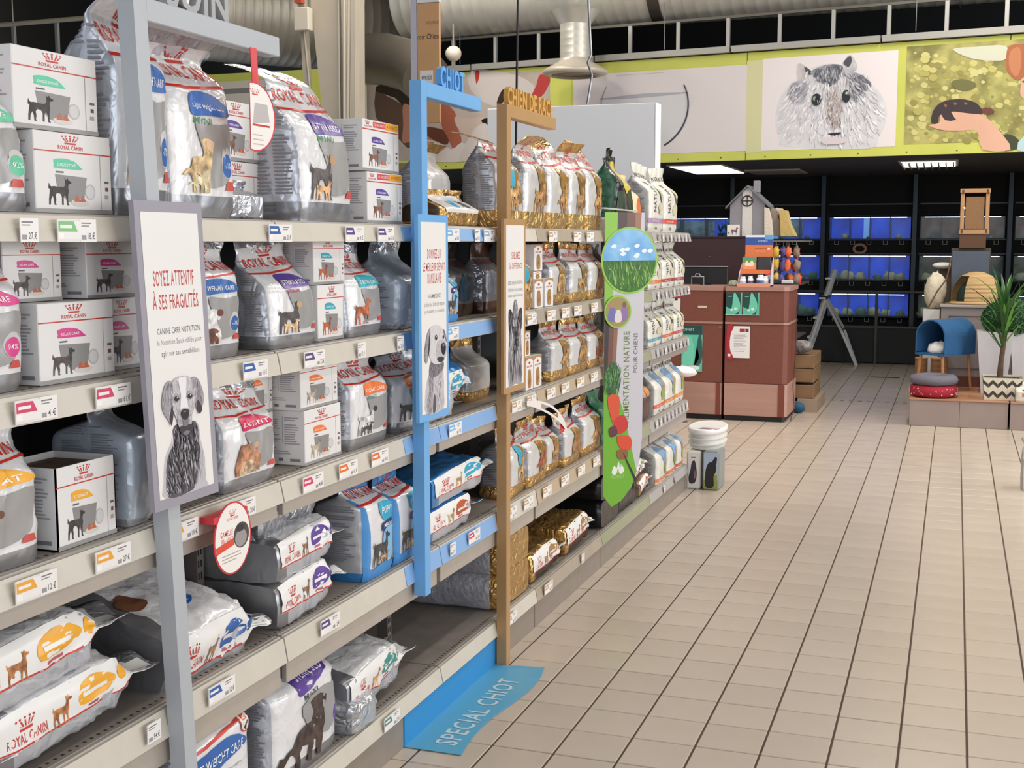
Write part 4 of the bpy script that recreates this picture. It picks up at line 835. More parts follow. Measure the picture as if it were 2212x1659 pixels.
bag('large white bag with big red lettering and blue weight care oval', 'care', -.262, -1.475, -1.175, Z1, .352, .13, [('T', 'ROYAL CANIN', .0, .80, .98, .91, RED, 0), ('P', [(0, .74), (1, .775), (1, .758), (0, .72)], RED),
    ('P', sm([(-.0, .64), (.35, .70), (.70, .695), (.90, .62), (.88, .58), (.55, .55), (.2, .50), (0, .50)]), BLU), ('T', 'LIGHT WEIGHT CARE', .02, .575, .84, .635, WHT, .02), ('T', 'Light Weight care', .3, .47, .8, .495, '8A8A9A', 0), ('P', ell(.89, .74, .075, .085), RED), ('P', ell(.89, .74, .065, .075), 'E6DED8'), R(.85, .74, .92, .78, 'E04A30'), ('P', [(.86, .69), (.91, .73), (.93, .72), (.89, .67)], '3A3430'), dog('sit', .5, .1, .9, .42, '7A6250')], 'c_big', group=gE, amp=.004, top=.72)
bag('large white bag with purple sterilised label and dark brown dog', 'care', XF, -1.07, -.70, Z1, .335, .15, [('P', sm([(.34, .74), (.36, .86), (.66, .90), (.92, .86), (.90, .76), (.62, .66), (.38, .64)]), PUR), ('T', 'STERILISED', .42, .74, .84, .79, WHT, 0), ('T', 'MAXI', .44, .585, .68, .63, '33323A', 0), ('P', sm([(.40, .55), (.95, .58), (.96, .3), (.8, .2), (.55, .3)]), GRAYP),
    dog('look', .08, .05, .86, .56, '3A2A24'), ('P', [(0, .1), (.08, .25), (.2, .22), (.12, .16)], '3A2A24'), ('P', ell(.95, .3, .04, .07), PUR)], 'c_max', group=gE, amp=.007, top=.68, pinch=.4)
lying('shiny crumpled bag lying alone on the base deck with teal print', -.63, Z1+.03, .46, .13, .26, '3E8F86', 'D98A5A', gk='gt', yaw=.0, tilt=.06, roll=.12, seed=50, group=gE, amp=.018)
bag('small grey bag end poking out under the shiny deck bag', 'silver', -.25, -.66, -.50, Z1, .12, .18, None, side=None, group=gE, amp=.012, top=.7)
# woven-looking long bags pointing into the shelf
def deep(label, y, z, L, th, wd, st, seed, yaw=0., front=-.27, **kw):
    Mx = Matrix.Rotation(yaw, 4, 'Z') @ Matrix(((0, 0, -1, 0), (0, 1, 0, 0), (1, 0, 0, 0), (0, 0, 0, 1)))
    return bag(label, st, 0, 0, wd, 0, L, th, None, None, side=kw.get('side'), sk=kw.get('sk', 'txt'), rot=Mx.to_euler(), loc=(front, y+wd/2, z+th/2+.004), group=gE, seed=seed, amp=.008, top=.80)
deep('lower long grey bag stacked on the deck behind the tan post', .60, Z1, .62, .135, .36, 'woven', 51)
deep('upper long grey bag stacked on the deck behind the tan post', .60, Z1+.135, .60, .13, .36, 'woven', 52)
lying('gold bag with white strip lying nearest the tan post, base deck', 1.02, Z1, .46, .11, .32, 'A87B45', '8A6238', st='allgold', gk='gg', seed=53, group=gE, tilt=.02)
lying('gold bag with white strip lying further along the base deck', 1.50, Z1, .46, .12, .32, 'A87B45', '8A6238', st='allgold', gk='gg', seed=54, group=gE, tilt=.05)
lying('dark gold bag lying behind across the pile on the deck', 1.02, Z1+.13, .60, .10, .28, None, None, st='allgold', x=-.42, seed=55, group=gE)
deep('lower black bag with white barcode lying end-on, base deck', 2.05, Z1, .45, .13, .34, 'black', 56, side=[R(.2, .55, .8, .93, 'B9B7B2')]+[R(.25, .57+i*.05, .75, .585+i*.05, '1A1A1C') for i in range(7)], sk='bc')
deep('upper black bag with white barcode lying end-on, base deck', 2.05, Z1+.135, .47, .12, .34, 'black', 57, side=[R(.2, .55, .8, .93, 'B9B7B2')]+[R(.25, .57+i*.05, .75, .585+i*.05, '1A1A1C') for i in range(7)], sk='bc')
lying('camouflage green black bag with white leaf label, base deck', 2.42, Z1, .44, .12, .3, None, None, st='black', seed=58, group=gE)
lying('second camouflage bag under the green sign foot', 2.42, Z1+.12, .44, .12, .3, None, None, st='black', seed=59, group=gE)
lying('pale tan bag with bone pictures lying low by the white bags', 2.88, Z1, .28, .08, .26, 'B9532F', '55463C', st='tan', gk='gtn', seed=60, group=gE, tilt=.1)
lying('pale tan bag with green leaves lying on the bone bag', 2.72, Z1+.10, .34, .09, .26, '7A9A4A', '55463C', st='tan', gk='gtn2', seed=61, group=gE, tilt=.08)
for i, (a, b, c_, s_) in enumerate(((3.26, 3.53, 'D98250', 'peach'), (3.55, 3.80, 'DA6A3C', 'tangerine'), (3.82, 4.0, 'C95A3A', 'rust'))):
    bag('sky-and-field picture bag with %s strip, base deck' % s_, 'nature', XF, a, b, Z1-.03, .295, .2, a_nature(c_, pic=True), 'n6%d' % i, group=gW, amp=.007, top=.62)

# ================= cartons =================
BOXW = mat('E6E3E0', .5, var=.02, scale=6)
def a_box(acc, lab, dc, promo=False):
    I = [R(0, 0, 1, .055, '9A9794')]
    if promo: I += [R(.28, .86, .62, .97, 'D8463C'), R(.62, .85, .99, .99, 'F0B02C'), ('T', '4 OFFERTS', .66, .88, .95, .95, 'C8301F', 0), ('T', '12 SACHETS', .31, .89, .59, .94, 'F6E8E0', 0), R(0, .80, 1, .82, RED)]+crown(.08, .90, .18, .97, RED)+[('T', 'ROYAL CANIN', .04, .85, .24, .88, RED, 0)]
    else: I += crown(.37, .86, .55, .97, RED)+[('T', 'ROYAL CANIN', .30, .795, .62, .845, RED, 0), R(0, .755, 1, .77, RED)]
    I += [('P', sm([(.24, .66), (.36, .68), (.50, .655), (.58, .585), (.60, .555), (.42, .555), (.245, .56), (.245, .60)], 2), acc), ('T', lab, .28, .585, .52, .62, WHT, 0), R(.26, .50, .36, .52, '55535A'),
          ('P', [(.25, .48), (.66, .46), (.62, .2), (.42, .14), (.28, .26)], '8C8987'), dog('stand', .16, .10, .50, .44, dc), ('P', ell(.70, .28, .07, .10), 'BDBAB8'), ('P', ell(.70, .28, .055, .082), 'D2D0CE'),
          ('P', ell(.56, .14, .12, .045), 'D8D0CA'), ('P', [(.48, .15), (.52, .24), (.56, .17), (.60, .23), (.64, .15)], 'C0603A'), R(.845, .06, .85, .76, 'A09A98'), R(.90, .40, .96, .43, '6A676A'), R(.91, .30, .95, .35, '7A4A40'), R(.90, .20, .95, .25, 'A8A4A4')]
    return I
BS = lines(.08, .30, .46, .86, 14, 'A9A7AC', 11)+lines(.54, .34, .92, .9, 13, 'A9A7AC', 12)+[R(.495, .4, .505, .9, '9A989C')]+lines(.1, .2, .7, .28, 2, 'A9A7AC', 13)+[R(.08, .07, .26, .13, 'CF9A98'), R(.40, .07, .50, .13, '77757C'), R(.66, .07, .9, .12, '8A888E')]
gX = 'white pouch cartons'
def carton(label, x, y0, y1, z, h, d, acc, lab, dc, key, promo=False, yaw=0., open_=False):
    W = y1-y0; t = thing('pouch_carton', label, 'box', (x-d/2, (y0+y1)/2, z), gX); t.rotation_euler = (0, 0, yaw)
    m = M(); a = W/2
    if not open_: m.bbox(-d/2, d/2, -a, a, 0, h, .0015)
    else:
        m.box(-d/2, d/2, -a, a, 0, .003)
        for q in ((d/2-.003, d/2, -a, a), (-d/2, -d/2+.003, -a, a), (-d/2, d/2, -a, -a+.003), (-d/2, d/2, a-.003, a)): m.box(q[0], q[1], q[2], q[3], 0, h)
    obj('carton_body', m.mesh('carton_body', BOXW), t)
    if open_: obj('pouches', M().bbox(-d/2+.006, d/2-.006, -a+.006, a-.006, .004, h-.012, .004).mesh('pouches', mat('6A5446', .6, bump=('noise', 30, .5), var=.3, scale=25)), t)
    lay_art('front_print', key, a_box(acc, lab, dc, promo), lambda u, v, l: Vector((d/2+.0005+.00008*l, -a+W*u, h*v)), t, 0, 0)
    lay_art('side_print', 'bs', BS, lambda u, v, l: Vector((-d/2+d*u, -a-.0006, h*v)), t, 0, 0)
    return t
carton('lower green-flash carton with black dog, top shelf near the grey post', -.28, -1.833, -1.612, Z5, .150, .13, '5FC7A0', 'DIGESTIVE', '33302E', 'bx_g')
carton('upper green-flash carton with black dog, stacked on top shelf', -.285, -1.875, -1.64, Z5+.152, .145, .13, '5FC7A0', 'DIGESTIVE', '33302E', 'bx_g')
carton('lower promotional purple carton at the end of the grey top shelf', -.28, -.455, -.215, Z5, .146, .13, PUR, 'STERILISED', '7A4A34', 'bx_p', True)
carton('upper promotional purple carton at the end of the grey top shelf', -.285, -.47, -.225, Z5+.148, .146, .13, PUR, 'STERILISED', '7A4A34', 'bx_p', True)
carton('purple carton set back behind the half oval card, lower', -.40, -1.04, -.84, Z5, .146, .14, PUR, 'STERILISED', '7A4A34', 'bx_p2')
carton('purple carton set back behind the half oval card, upper', -.40, -1.04, -.84, Z5+.148, .146, .14, PUR, 'STERILISED', '7A4A34', 'bx_p2')
carton('pink relax care carton with boston terrier', -.28, -1.842, -1.622, Z4, .152, .12, PNK, 'RELAX CARE', '4A4240', 'bx_k')
carton('carton standing behind the relax care one, touching the grey sign', -.33, -1.60, -1.44, Z4, .15, .14, PNK, 'RELAX CARE', '4A4240', 'bx_k2')
carton('shaded carton lying on the relax care carton', -.33, -1.87, -1.71, Z4+.154, .115, .14, PNK, 'RELAX CARE', '4A4240', 'bx_k3')
carton('shaded carton on top next to the grey sign, second shelf', -.31, -1.66, -1.48, Z4+.154, .115, .14, PNK, 'RELAX CARE', '4A4240', 'bx_k4')
carton('lower turquoise carton between silver bags, second shelf', -.29, -.745, -.57, Z4, .150, .12, CYN, 'DENTAL', 'A8552E', 'bx_c')
carton('upper turquoise carton between silver bags, second shelf', -.295, -.755, -.575, Z4+.152, .125, .12, CYN, 'DENTAL', 'A8552E', 'bx_c')
carton('open yellow-flash carton showing brown pouches', -.275, -1.818, -1.642, Z3, .160, .15, YEL, 'COAT', '33302E', 'bx_y', open_=True)
carton('lower orange-flash carton facing out, middle shelf', -.28, -.848, -.642, Z3, .145, .13, ORG, 'COAT CARE', 'A89A84', 'bx_o')
carton('upper orange-flash carton facing out, middle shelf', -.283, -.86, -.652, Z3+.147, .130, .13, ORG, 'COAT CARE', 'A89A84', 'bx_o')
carton('lower dark carton in the shade left of the orange ones', -.36, -.99, -.87, Z3, .145, .13, ORG, 'COAT CARE', 'A89A84', 'bx_o2')
carton('upper dark carton in the shade left of the orange ones', -.36, -.99, -.87, Z3+.147, .13, .13, ORG, 'COAT CARE', 'A89A84', 'bx_o2')
def sbox(label, x, y0, y1, z, h, d):
    W = y1-y0; t = thing('small_pouch_box', label, 'box', (x-d/2, (y0+y1)/2, z), 'small white and gold pouch boxes')
    obj('carton_body', M().bbox(-d/2, d/2, -W/2, W/2, 0, h, .001).mesh('carton_body', BOXW), t)
    it = [('P', [(0, .86), (0, 1), (1, 1), (1, .86), (.8, .92), (.5, .95), (.2, .92)], 'B08A58'), ('P', ell(.5, .82, .12, .04), RED), ('T', 'ROYAL CANIN', .15, .68, .85, .74, RED, 0), ('P', sm([(.3, .1), (.28, .5), (.45, .62), (.68, .56), (.72, .1)]), 'A67C48'), dog('long', .32, .06, .7, .36, '8A6238')]
    lay_art('front_print', 'sb', it, lambda u, v, l: Vector((d/2+.0005+.0002*l, -W/2+W*u, h*v)), t, 0, 0)
sbox('small gold pouch box near the poster, lower row, second shelf', -.27, 1.03, 1.135, Z4, .115, .09)
sbox('small gold pouch box, second in the lower row, second shelf', -.27, 1.165, 1.275, Z4, .115, .09)
sbox('small gold pouch box stacked above the row, second shelf', -.272, 1.03, 1.135, Z4+.15, .105, .09)
sbox('small box carrying the raised gold pouch box', -.275, 1.03, 1.135, Z4+.116, .033, .09)
sbox('small gold pouch box nearest the poster, middle shelf', -.27, .92, 1.01, Z3, .132, .09)
sbox('small gold pouch box next to the silver crown bag, middle shelf', -.27, 1.02, 1.12, Z3, .130, .09)
sbox('thin pouch box standing high by the terrier poster, middle shelf', -.275, .92, .99, Z3+.135, .10, .09)
bx = thing('plastic_tub', 'small white plastic tub tucked beside the green bag on top', 'tub', (-.30, 2.2, Z5))
part('body', M().lathe((-.30, 2.18, Z5), [(.05, 0), (.055, .05)], 20), mat('D8D4CC', .4), bx); part('lid', M().lathe((-.30, 2.18, Z5), [(.058, .05), (.058, .062)], 20), mat('EDEAE4', .4), bx)
# ================= round grass sign on a tall banner card =================
t = thing('banner_card', 'tall hanging card with round grass picture and upright lettering alimentation nature', 'sign', (-.22, 1.97, .34))
phi = math.radians(52); O = Vector((-.232, 1.95, 0)); W3 = Vector((math.cos(phi), math.sin(phi), 0)); N3 = Vector((math.sin(phi), -math.cos(phi), 0))
def C3(u, z, off=0): return O+W3*u+N3*off+Vector((0, 0, z))
lw = .235
shape = [(0, 1.70), (lw, 1.70), (lw, 1.06), (.232, .62), (.215, .50), (.20, .46), (.17, .385), (.11, .325), (.05, .30), (0, .36)]
m = M(); m.prism(shape, lambda u, v, d: C3(u, v, d), -.002, 0); part('card', m, mat('C9C6CC', .4), t)
m = M(); m.prism([(a, b) for a, b in ell(.145, 1.475, .168, .158, 40)], lambda u, v, d: C3(u, v, d), .001, .003); m.prism(ell(.075, 1.235, .080, .078, 30), lambda u, v, d: C3(u, v, d), .005, .007); part('round_boards', m, mat('8FC63C', .4), t)
m = M(); mats = []
GRS = mat('4F8A2A', .6, col2='1E4A16', scale=55, vtype='streak')
I = [('P', [(.0, .36), (.05, .30), (.11, .325), (.17, .385), (.20, .46), (.12, .75), (.05, .93), (.0, 1.0)], '6FB02A'), ('P', [(0, 1.70), (.075, 1.70), (.07, 1.45), (.03, 1.2), (0, 1.2)], '86C032'), ('P', [(.075, 1.70), (.13, 1.70), (.12, 1.45), (.07, 1.45)], '3E2620'), ('P', [(.13, 1.70), (.18, 1.70), (.17, 1.45), (.12, 1.45)], '6E4434'), ('P', [(.18, 1.70), (.215, 1.70), (.20, 1.45), (.17, 1.45)], '9A6A4C'),
     ('P', [(.0, 1.24), (.03, 1.24), (.02, .95), (.0, .85)], '2E1E1A'), ('P', [(.03, 1.24), (.06, 1.24), (.045, .95), (.03, .78), (.02, .95)], '6E4434'), ('P', [(.06, 1.24), (.085, 1.24), (.07, 1.0), (.05, .82), (.045, .95)], '8E6248'),
     ('T', 'ALIMENTATION NATURE', .115, .70, .150, 1.14, '6A7A2E', 90), ('T', 'POUR CHIENS', .175, .94, .20, 1.13, '6A6468', 90),
     ('P', sm([(.03, .84), (.07, .84), (.08, .96), (.05, 1.0), (.02, .95)]), '2E5A34')]+strokes([(.0, .83), (.10, .83), (.11, 1.0), (.0, 1.0)], 60, ['3E7A3A', '24502A', '5E9A48'], .08, .006, 1.5, 77, .5)+[('P', [(.02+.016*k, .83), (.034+.016*k, .83), (.05+.010*k, .71), (.046+.010*k, .71)], 'E06A34') for k in range(4)]+[('P', sm([(.03, .84), (.05, .84), (.05, .86)]), '2E5A34'), ('P', sm([(.02, .83), (.09, .83), (.085, .72), (.055, .70)]), 'D9502C'), ('P', sm([(.06, .72), (.12, .74), (.145, .68), (.10, .65), (.07, .67)]), 'C8302A'), ('P', sm([(.03, .68), (.07, .69), (.08, .65), (.04, .64)]), '5E2A38'), ('P', sm([(.08, .64), (.16, .63), (.16, .57), (.10, .58)]), 'DA4A28'), ('P', sm([(.08, .57), (.14, .57), (.14, .53), (.09, .53)]), '8E5A38'),
     ('P', sm([(.05, .465), (.075, .455), (.088, .485), (.10, .455), (.125, .47), (.11, .50), (.10, .485), (.09, .52), (.08, .485), (.065, .50)]), 'E6EEDC'), ('T', 'TRIUMAUT', .045, .435, .125, .452, 'A8CC7A', 0),
     ('P', [(.115, .555), (.12, .555), (.20, .42), (.195, .40)], '221A18')]
m_art(m, 'gcard', I, lambda u, v, l: C3(u, v, .0006+.0001*l), mats); part('card_print', m, mats, t)
m = M(); mats = []
cx_, cz_, rx_, rz_ = .145, 1.475, .158, .149
def cl(y0, y1): return [p for p in ell(cx_, cz_, rx_, rz_, 60) if y0-1e-6 <= p[1] <= y1+1e-6]
def half(up):
    return [(cx_+rx_*math.cos(a), cz_+rz_*math.sin(a)) for a in [PI*i/24 for i in range(25)]] if up else [(cx_+rx_*math.cos(-PI*i/24), cz_+rz_*math.sin(-PI*i/24)) for i in range(25)]
I = [('P', half(True), mat('5AA0DC', .4, col2='8CC4EC', scale=9)), ('P', half(False), GRS)]
r = random.Random(3)
for k in range(9): x = .03+r.random()*.22; z = 1.49+r.random()*.06; I.append(('P', sm([(x, z), (x+.02, z+.012), (x+.035, z+.004), (x+.02, z-.008)]), 'E6F0F8'))
for k in range(70):
    a = r.uniform(-.13, .13); z0 = 1.34+r.random()*.10; mx_ = rz_*math.sqrt(max(0, 1-(a/rx_)**2)); z0 = max(z0, cz_-mx_+.005); h_ = r.uniform(.02, .06); dx = r.uniform(-.02, .02)
    I.append(('P', [(cx_+a, z0), (cx_+a+.004, z0), (cx_+a+dx, min(z0+h_, 1.485))], r.choice(['8FBE4A', '2C5E1E', '6EA038', 'B4D06A'])))
m_art(m, 'gcirc', I, lambda u, v, l: C3(u, v, .0035+.00003*l), mats); part('grass_print', m, mats, t)
m = M(); mats = []
I = [('P', ell(.075, 1.235, .072, .07, 26), '9C8A48'), ('P', sm([(.015, 1.2), (.03, 1.26), (.055, 1.25), (.06, 1.19)]), '6A6AA8'), ('P', sm([(.09, 1.19), (.10, 1.26), (.13, 1.25), (.13, 1.2)]), '8A6AA0'), ('P', sm([(.055, 1.19), (.065, 1.24), (.09, 1.24), (.095, 1.19)]), 'DCD4CC'), ('P', ell(.04, 1.268, .012, .014), 'B87A58'), ('P', ell(.112, 1.268, .012, .014), '7A4A38')]
m_art(m, 'gcirc2', I, lambda u, v, l: C3(u, v, .0075+.0001*l), mats); part('family_print', m, mats, t)
part('clear_bar', M().box(-.25, -.235, 1.95, 2.6, 1.715, 1.722), mat('C8D0C0', .2), t)

# ================= storage tubs at the gondola end =================
WP = mat('E8E6E2', .35)
t = thing('storage_tub', 'stack of white oval lidded tubs beside the white bags', 'tub', (-.13, 4.2, .27))
for i, z in enumerate((.25, .285, .32)):
    m = M(); m.lathe((-.165, 4.28, z), [(.108, 0), (.112, .025), (.120, .027), (.120, .036)], 32, sx=1, sy_=1.9); part('tub_body' if i else 'tub_rim', m, WP, t)
m = M(); m.lathe((-.165, 4.28, .356), [(.122, 0), (.125, .018), (.115, .026), (.10, .022)], 32, sy_=1.9); part('lid', m, mat('F0EEEC', .3), t)
m = M(); m.add([(-.20, 4.12, .381), (-.08, 4.10, .381), (-.06, 4.16, .381), (-.18, 4.18, .381)], [(0, 1, 2, 3)]); part('brand_patch', m, pr('C9A0A8'), t)
def cont(label, x0, x1, y0, h, key, its, col):
    t = thing('storage_container', label, 'container', ((x0+x1)/2, y0+.1, 0), 'printed food storage containers')
    part('body', M().bbox(x0, x1, y0, y0+.22, 0, h, .012), mat(col, .35), t)
    m = M(); mats = []; m_art(m, key, its, lambda u, v, l: (x0+.008+(x1-x0-.016)*u, y0-.001-.0002*l, .01+(h-.02)*v), mats); part('dog_print', m, mats, t)
cont('white container with dark long-eared dog print next to the white bags', -.255, -.165, 4.04, .245, 'ct1', [R(0, 0, 1, 1, 'E4E2DE'), ('P', sm([(.2, .12), (.1, .3), (.25, .5), (.35, .72), (.6, .78), (.75, .6), (.8, .35), (.65, .15)]), '33303A'), ('P', sm([(.55, .25), (.7, .3), (.7, .45), (.6, .5)]), '8A6A70'), R(.3, .85, .7, .88, 'C86A60')], 'E4E2DE')
cont('clear container with black dog and meadow print at the aisle corner', -.15, -.045, 4.03, .25, 'ct2', [R(0, .55, 1, 1, 'AEBFD6'), R(0, .25, 1, .55, 'B9C0B4'), R(0, 0, 1, .25, '8C9A52'), ('P', sm([(.15, .06), (.12, .45), (.3, .7), (.62, .76), (.85, .72), (.88, .5), (.72, .36), (.70, .06)]), '1E1D22'), ('P', [(.5, .7), (.8, .9), (.95, .88), (.9, .7)], '1E1D22'), R(.74, .05, .96, .4, '97A24E')], '8A8F8C')

# ================= sales counter =================
BR = mat('7A4436', .55, bump=('noise', 90, .25), var=.08, scale=60); PKW = mat('B58C7E', .5, var=.06, scale=3, vtype='grain'); TR = mat('A98074', .5)
def counter(label, x0, x1, ch):
    t = thing('sales_counter', label, 'counter', ((x0+x1)/2, 7.5, 0), 'sales counter modules')
    def P(e, ccut): return [(x0-e*0, 7.2-e), (x1-ccut, 7.2-e), (x1+e, 7.2+ccut), (x1+e, 7.85), (x0, 7.85)] if ch else [(x0, 7.2-e), (x1, 7.2-e), (x1, 7.85), (x0, 7.85)]
    def pz(name, e, z0, z1, m_): part(name, M().prism(P(e, .035), lambda u, v, d: (u, v, d), z0, z1), m_, t)
    pz('plinth', -.02, 0, .045, mat('1C1A1A', .5)); pz('lower_panel', .004, .048, .33, PKW); pz('lower_body', 0, .334, .845, BR); pz('trim_strip', .006, .848, .868, TR); pz('upper_body', 0, .870, 1.135, BR); pz('ledge', .008, 1.138, 1.175, TR)
    return t
c1 = counter('brown counter module with the white certificate and mint leaflets', -.568, -.03, True)
part('corner_post', M().box(-.10, -.045, 7.192, 7.196, .048, .33), mat('7E3E30', .5), c1)
c2 = counter('brown counter module partly hidden by the white bags, mint poster on it', -1.75, -.592, False)
part('corner_post', M().box(-.64, -.60, 7.192, 7.196, .048, .33), mat('7E3E30', .5), c2)
single('counter_label', M().box(-.81, -.73, 7.196, 7.199, .985, 1.005), mat('D8C8B0', .5), 'small cream label stuck on the upper brown counter front', 'label', (-.77, 7.197, .985))
single('counter_label', M().box(-.63, -.595, 7.196, 7.199, .818, .824), mat('C0A890', .5), 'tiny cream mark beside the mint poster on the counter', 'label', (-.61, 7.197, .818))
def flat(name, label, cat, x0, x1, z0, z1, y, key, its, group=None, th=.002):
    t = thing(name, label, cat, ((x0+x1)/2, y, z0), group)
    part('sheet', M().box(x0, x1, y-th, y, z0, z1), mat('F0EEEC', .4), t)
    m = M(); mats = []; m_art(m, key, its, lambda u, v, l: (x0+(x1-x0)*u, y-th-.0004-.0003*l, z0+(z1-z0)*v), mats); part('print', m, mats, t)
    return t
flat('certificate', 'white certificate with crimson left border on the counter front', 'certificate', -.548, -.35, .555, .832, 7.193, 'cert', [R(0, 0, 1, 1, 'EDEBEA'), ('P', sm([(0, 0), (.3, 0), (.16, .2), (.12, .5), (.18, .8), (.3, 1), (0, 1)], 2), 'B0283A'), R(.55, .82, .78, .92, 'B0283A'), R(.80, .82, .94, .92, '5A3A48'), R(.04, .04, .16, .12, 'EDEBEA')]+lines(.3, .2, .92, .78, 16, 'A09AA0', 21, .35))
for i in range(2):
    flat('leaflet', ['mint and teal leaflet in the counter holder, outer one', 'mint and teal leaflet in the counter holder, nearer the edge'][i], 'leaflet', -.562+i*.148, -.424+i*.148, .935, 1.125, 7.193, 'leaf', [R(0, 0, 1, 1, '1E4A4A'), ('P', sm([(.35, .0), (.4, .5), (.5, 1.), (.75, .75), (.9, .4), (.75, .1)]), '6ECFAE'), ('P', [(0, 0), (.5, 0), (.4, .2), (0, .35)], '5FC2A4'), ('P', [(.9, 1), (1, 1), (1, 0), (.8, 0), (.95, .5)], '5FC2A4'), ('P', ell(.35, .2, .09, .05), 'DDEEE6'), ('P', ell(.6, .25, .1, .07), 'DDEEE6'), R(.1, .8, .35, .82, 'A8D8C8')])
    part('clear_holder', M().box(-.566+i*.148, -.42+i*.148, 7.183, 7.185, .93, .935), mat('C8D8D8', .1), bpy.data.objects['leaflet' if i == 0 else 'leaflet.001'])
flat('poster', 'large mint green poster low on the hidden counter module', 'poster', -.95, -.765, .42, .83, 7.193, 'mint', [R(0, 0, 1, 1, '5FC2A4'), R(0, .8, 1, 1, '1E4A4A'), ('P', sm([(.9, .85), (.75, .6), (.85, .3), (.6, .1), (.95, .2), (1., .5)]), '2A5A58'), ('P', sm([(0, .2), (.2, .5), (.4, .8), (.6, .5), (.5, .1)]), '74D2B4'), ('T', 'OFFERT', .1, .88, .6, .94, 'B8E0D4', 0), ('P', sm([(0, 0), (.6, .02), (.9, .08), (.7, .14), (.3, .12), (0, .14)]), 'E8EEEC')])
flat('poster', 'white notice with red top band behind the white bags', 'poster', -1.09, -.965, .75, 1.12, 7.193, 'notice', [R(0, 0, 1, 1, 'EDEBEA'), R(0, .85, 1, 1, 'B8303A'), R(.3, .8, .8, .86, '3A3436')])
t = thing('pet_bowl_basket', 'white fluffy basket cushion sticking out before the mint poster', 'cushion', (-.85, 6.98, .38))
part('cushion', M().blob((-.90, 6.98, .44), (.13, .10, .045), .25, 5, 20, 10), mat('F2F0EE', .8), t)
part('support', M().lathe((-.92, 6.98, 0), [(.08, 0), (.02, .03), (.02, .38), (.08, .41)], 18), mat('55504C', .5), t)
# back shelf unit in maroon with cat houses on top
t = thing('back_cabinet', 'tall dark maroon cabinet standing behind the counter', 'cabinet', (-.75, 8.2, 0))
part('carcass', M().bbox(-1.5, -.42, 8.05, 8.5, 0, 1.595, .004), mat('3A2226', .5, var=.06, scale=5), t); part('top_board', M().bbox(-1.51, -.41, 8.04, 8.5, 1.597, 1.612, .002), mat('2A1A1C', .5), t)
part('screw_cap', M().lathe((-.87, 8.048, 1.42), [(.008, 0), (.008, .003)], 10), mat('B9AFA8', .4), t)
t = thing('monitor', 'black monitor back edge behind the counter ledge', 'monitor', (-.80, 7.6, 1.175))
part('screen', M().bbox(-1.02, -.62, 7.58, 7.60, 1.18, 1.335, .004), mat('1C1E22', .3), t); part('bezel', M().box(-1.02, -.62, 7.575, 7.605, 1.337, 1.345), mat('A8B0B4', .3), t); part('stand', M().box(-.86, -.78, 7.55, 7.66, 1.175, 1.182), mat('2A2A2C', .4), t)
t = thing('card_clip', 'small grey metal clip frame before the monitor', 'clip', (-.875, 7.5, 1.175))
part('frame', M().tube([(-.93, 7.5, 1.178), (-.93, 7.5, 1.25), (-.82, 7.5, 1.25), (-.82, 7.5, 1.178)], .006, 6), mat('9AA0A4', .4, .6), t); part('handle', M().tube([(-.90, 7.5, 1.25), (-.89, 7.5, 1.275), (-.86, 7.5, 1.275), (-.85, 7.5, 1.25)], .006, 6), mat('9AA0A4', .4, .6), t)
# cat play house
FELT = mat('8F8D92', .9, bump=('noise', 60, .3)); FELTW = mat('D6D2CC', .9, bump=('noise', 60, .3))
t = thing('cat_house', 'grey felt cat house with round cross window and little chimney', 'cat house', (-.52, 8.25, 1.612))
hp = [(-.70, 1.612), (-.38, 1.612), (-.38, 1.92), (-.54, 2.065), (-.70, 1.90)]
part('walls', M().prism(hp, lambda u, v, d: (u, 8.12+d, v), 0, .3), FELT, t)
part('front_band', M().prism([(-.585, 1.612), (-.495, 1.612), (-.495, 2.03), (-.54, 2.06), (-.585, 2.02)], lambda u, v, d: (u, 8.118-d, v), 0, .003), FELTW, t)
m = M(); m.tube([(-.54+.048*math.cos(a), 8.112, 1.94+.048*math.sin(a)) for a in [2*PI*i/20 for i in range(21)]], .006, 6, cap=False); m.box(-.588, -.492, 8.108, 8.114, 1.936, 1.944); m.box(-.544, -.536, 8.108, 8.114, 1.892, 1.988); part('round_window', m, mat('1E1E20', .5), t)
part('roof', M().add([(-.74, 8.09, 1.885), (-.54, 8.09, 2.085), (-.54, 8.44, 2.085), (-.74, 8.44, 1.885), (-.34, 8.09, 1.90), (-.34, 8.44, 1.90), (-.74, 8.09, 1.868), (-.54, 8.09, 2.066), (-.34, 8.09, 1.882), (-.74, 8.44, 1.868), (-.54, 8.44, 2.066), (-.34, 8.44, 1.882)], [(0, 1, 2, 3), (1, 4, 5, 2), (0, 6, 7, 1), (1, 7, 8, 4), (6, 9, 10, 7), (7, 10, 11, 8), (0, 3, 9, 6), (4, 8, 11, 5), (3, 2, 10, 9), (2, 5, 11, 10)]), mat('6E7078', .9), t)
part('chimney', M().bbox(-.50, -.44, 8.2, 8.26, 2.02, 2.13, .004), FELT, t)
flat('picture_card', 'small white card with a brown cat picture leaning on the cat house', 'card', -.715, -.60, 1.612, 1.72, 8.075, 'cardcat', [R(0, 0, 1, 1, 'E8E2DE'), dog('stand', .3, .1, 1., .8, '6A4648'), ('P', ell(.12, .3, .08, .1), '8A8488')], th=.01)
t = thing('cat_tunnel', 'cream fleece cat bed tunnel beside the felt house', 'cat bed', (-.28, 8.2, 1.612))
m = M(); 
for i in range(3): m.prism([(-.375+i*.07, 1.612), (-.30+i*.06, 1.612), (-.315+i*.06, 1.76), (-.345+i*.05, 1.87), (-.38+i*.04, 1.88)], lambda u, v, d: (u, 8.1+.1*i+d, v), 0, .09, i % 2)
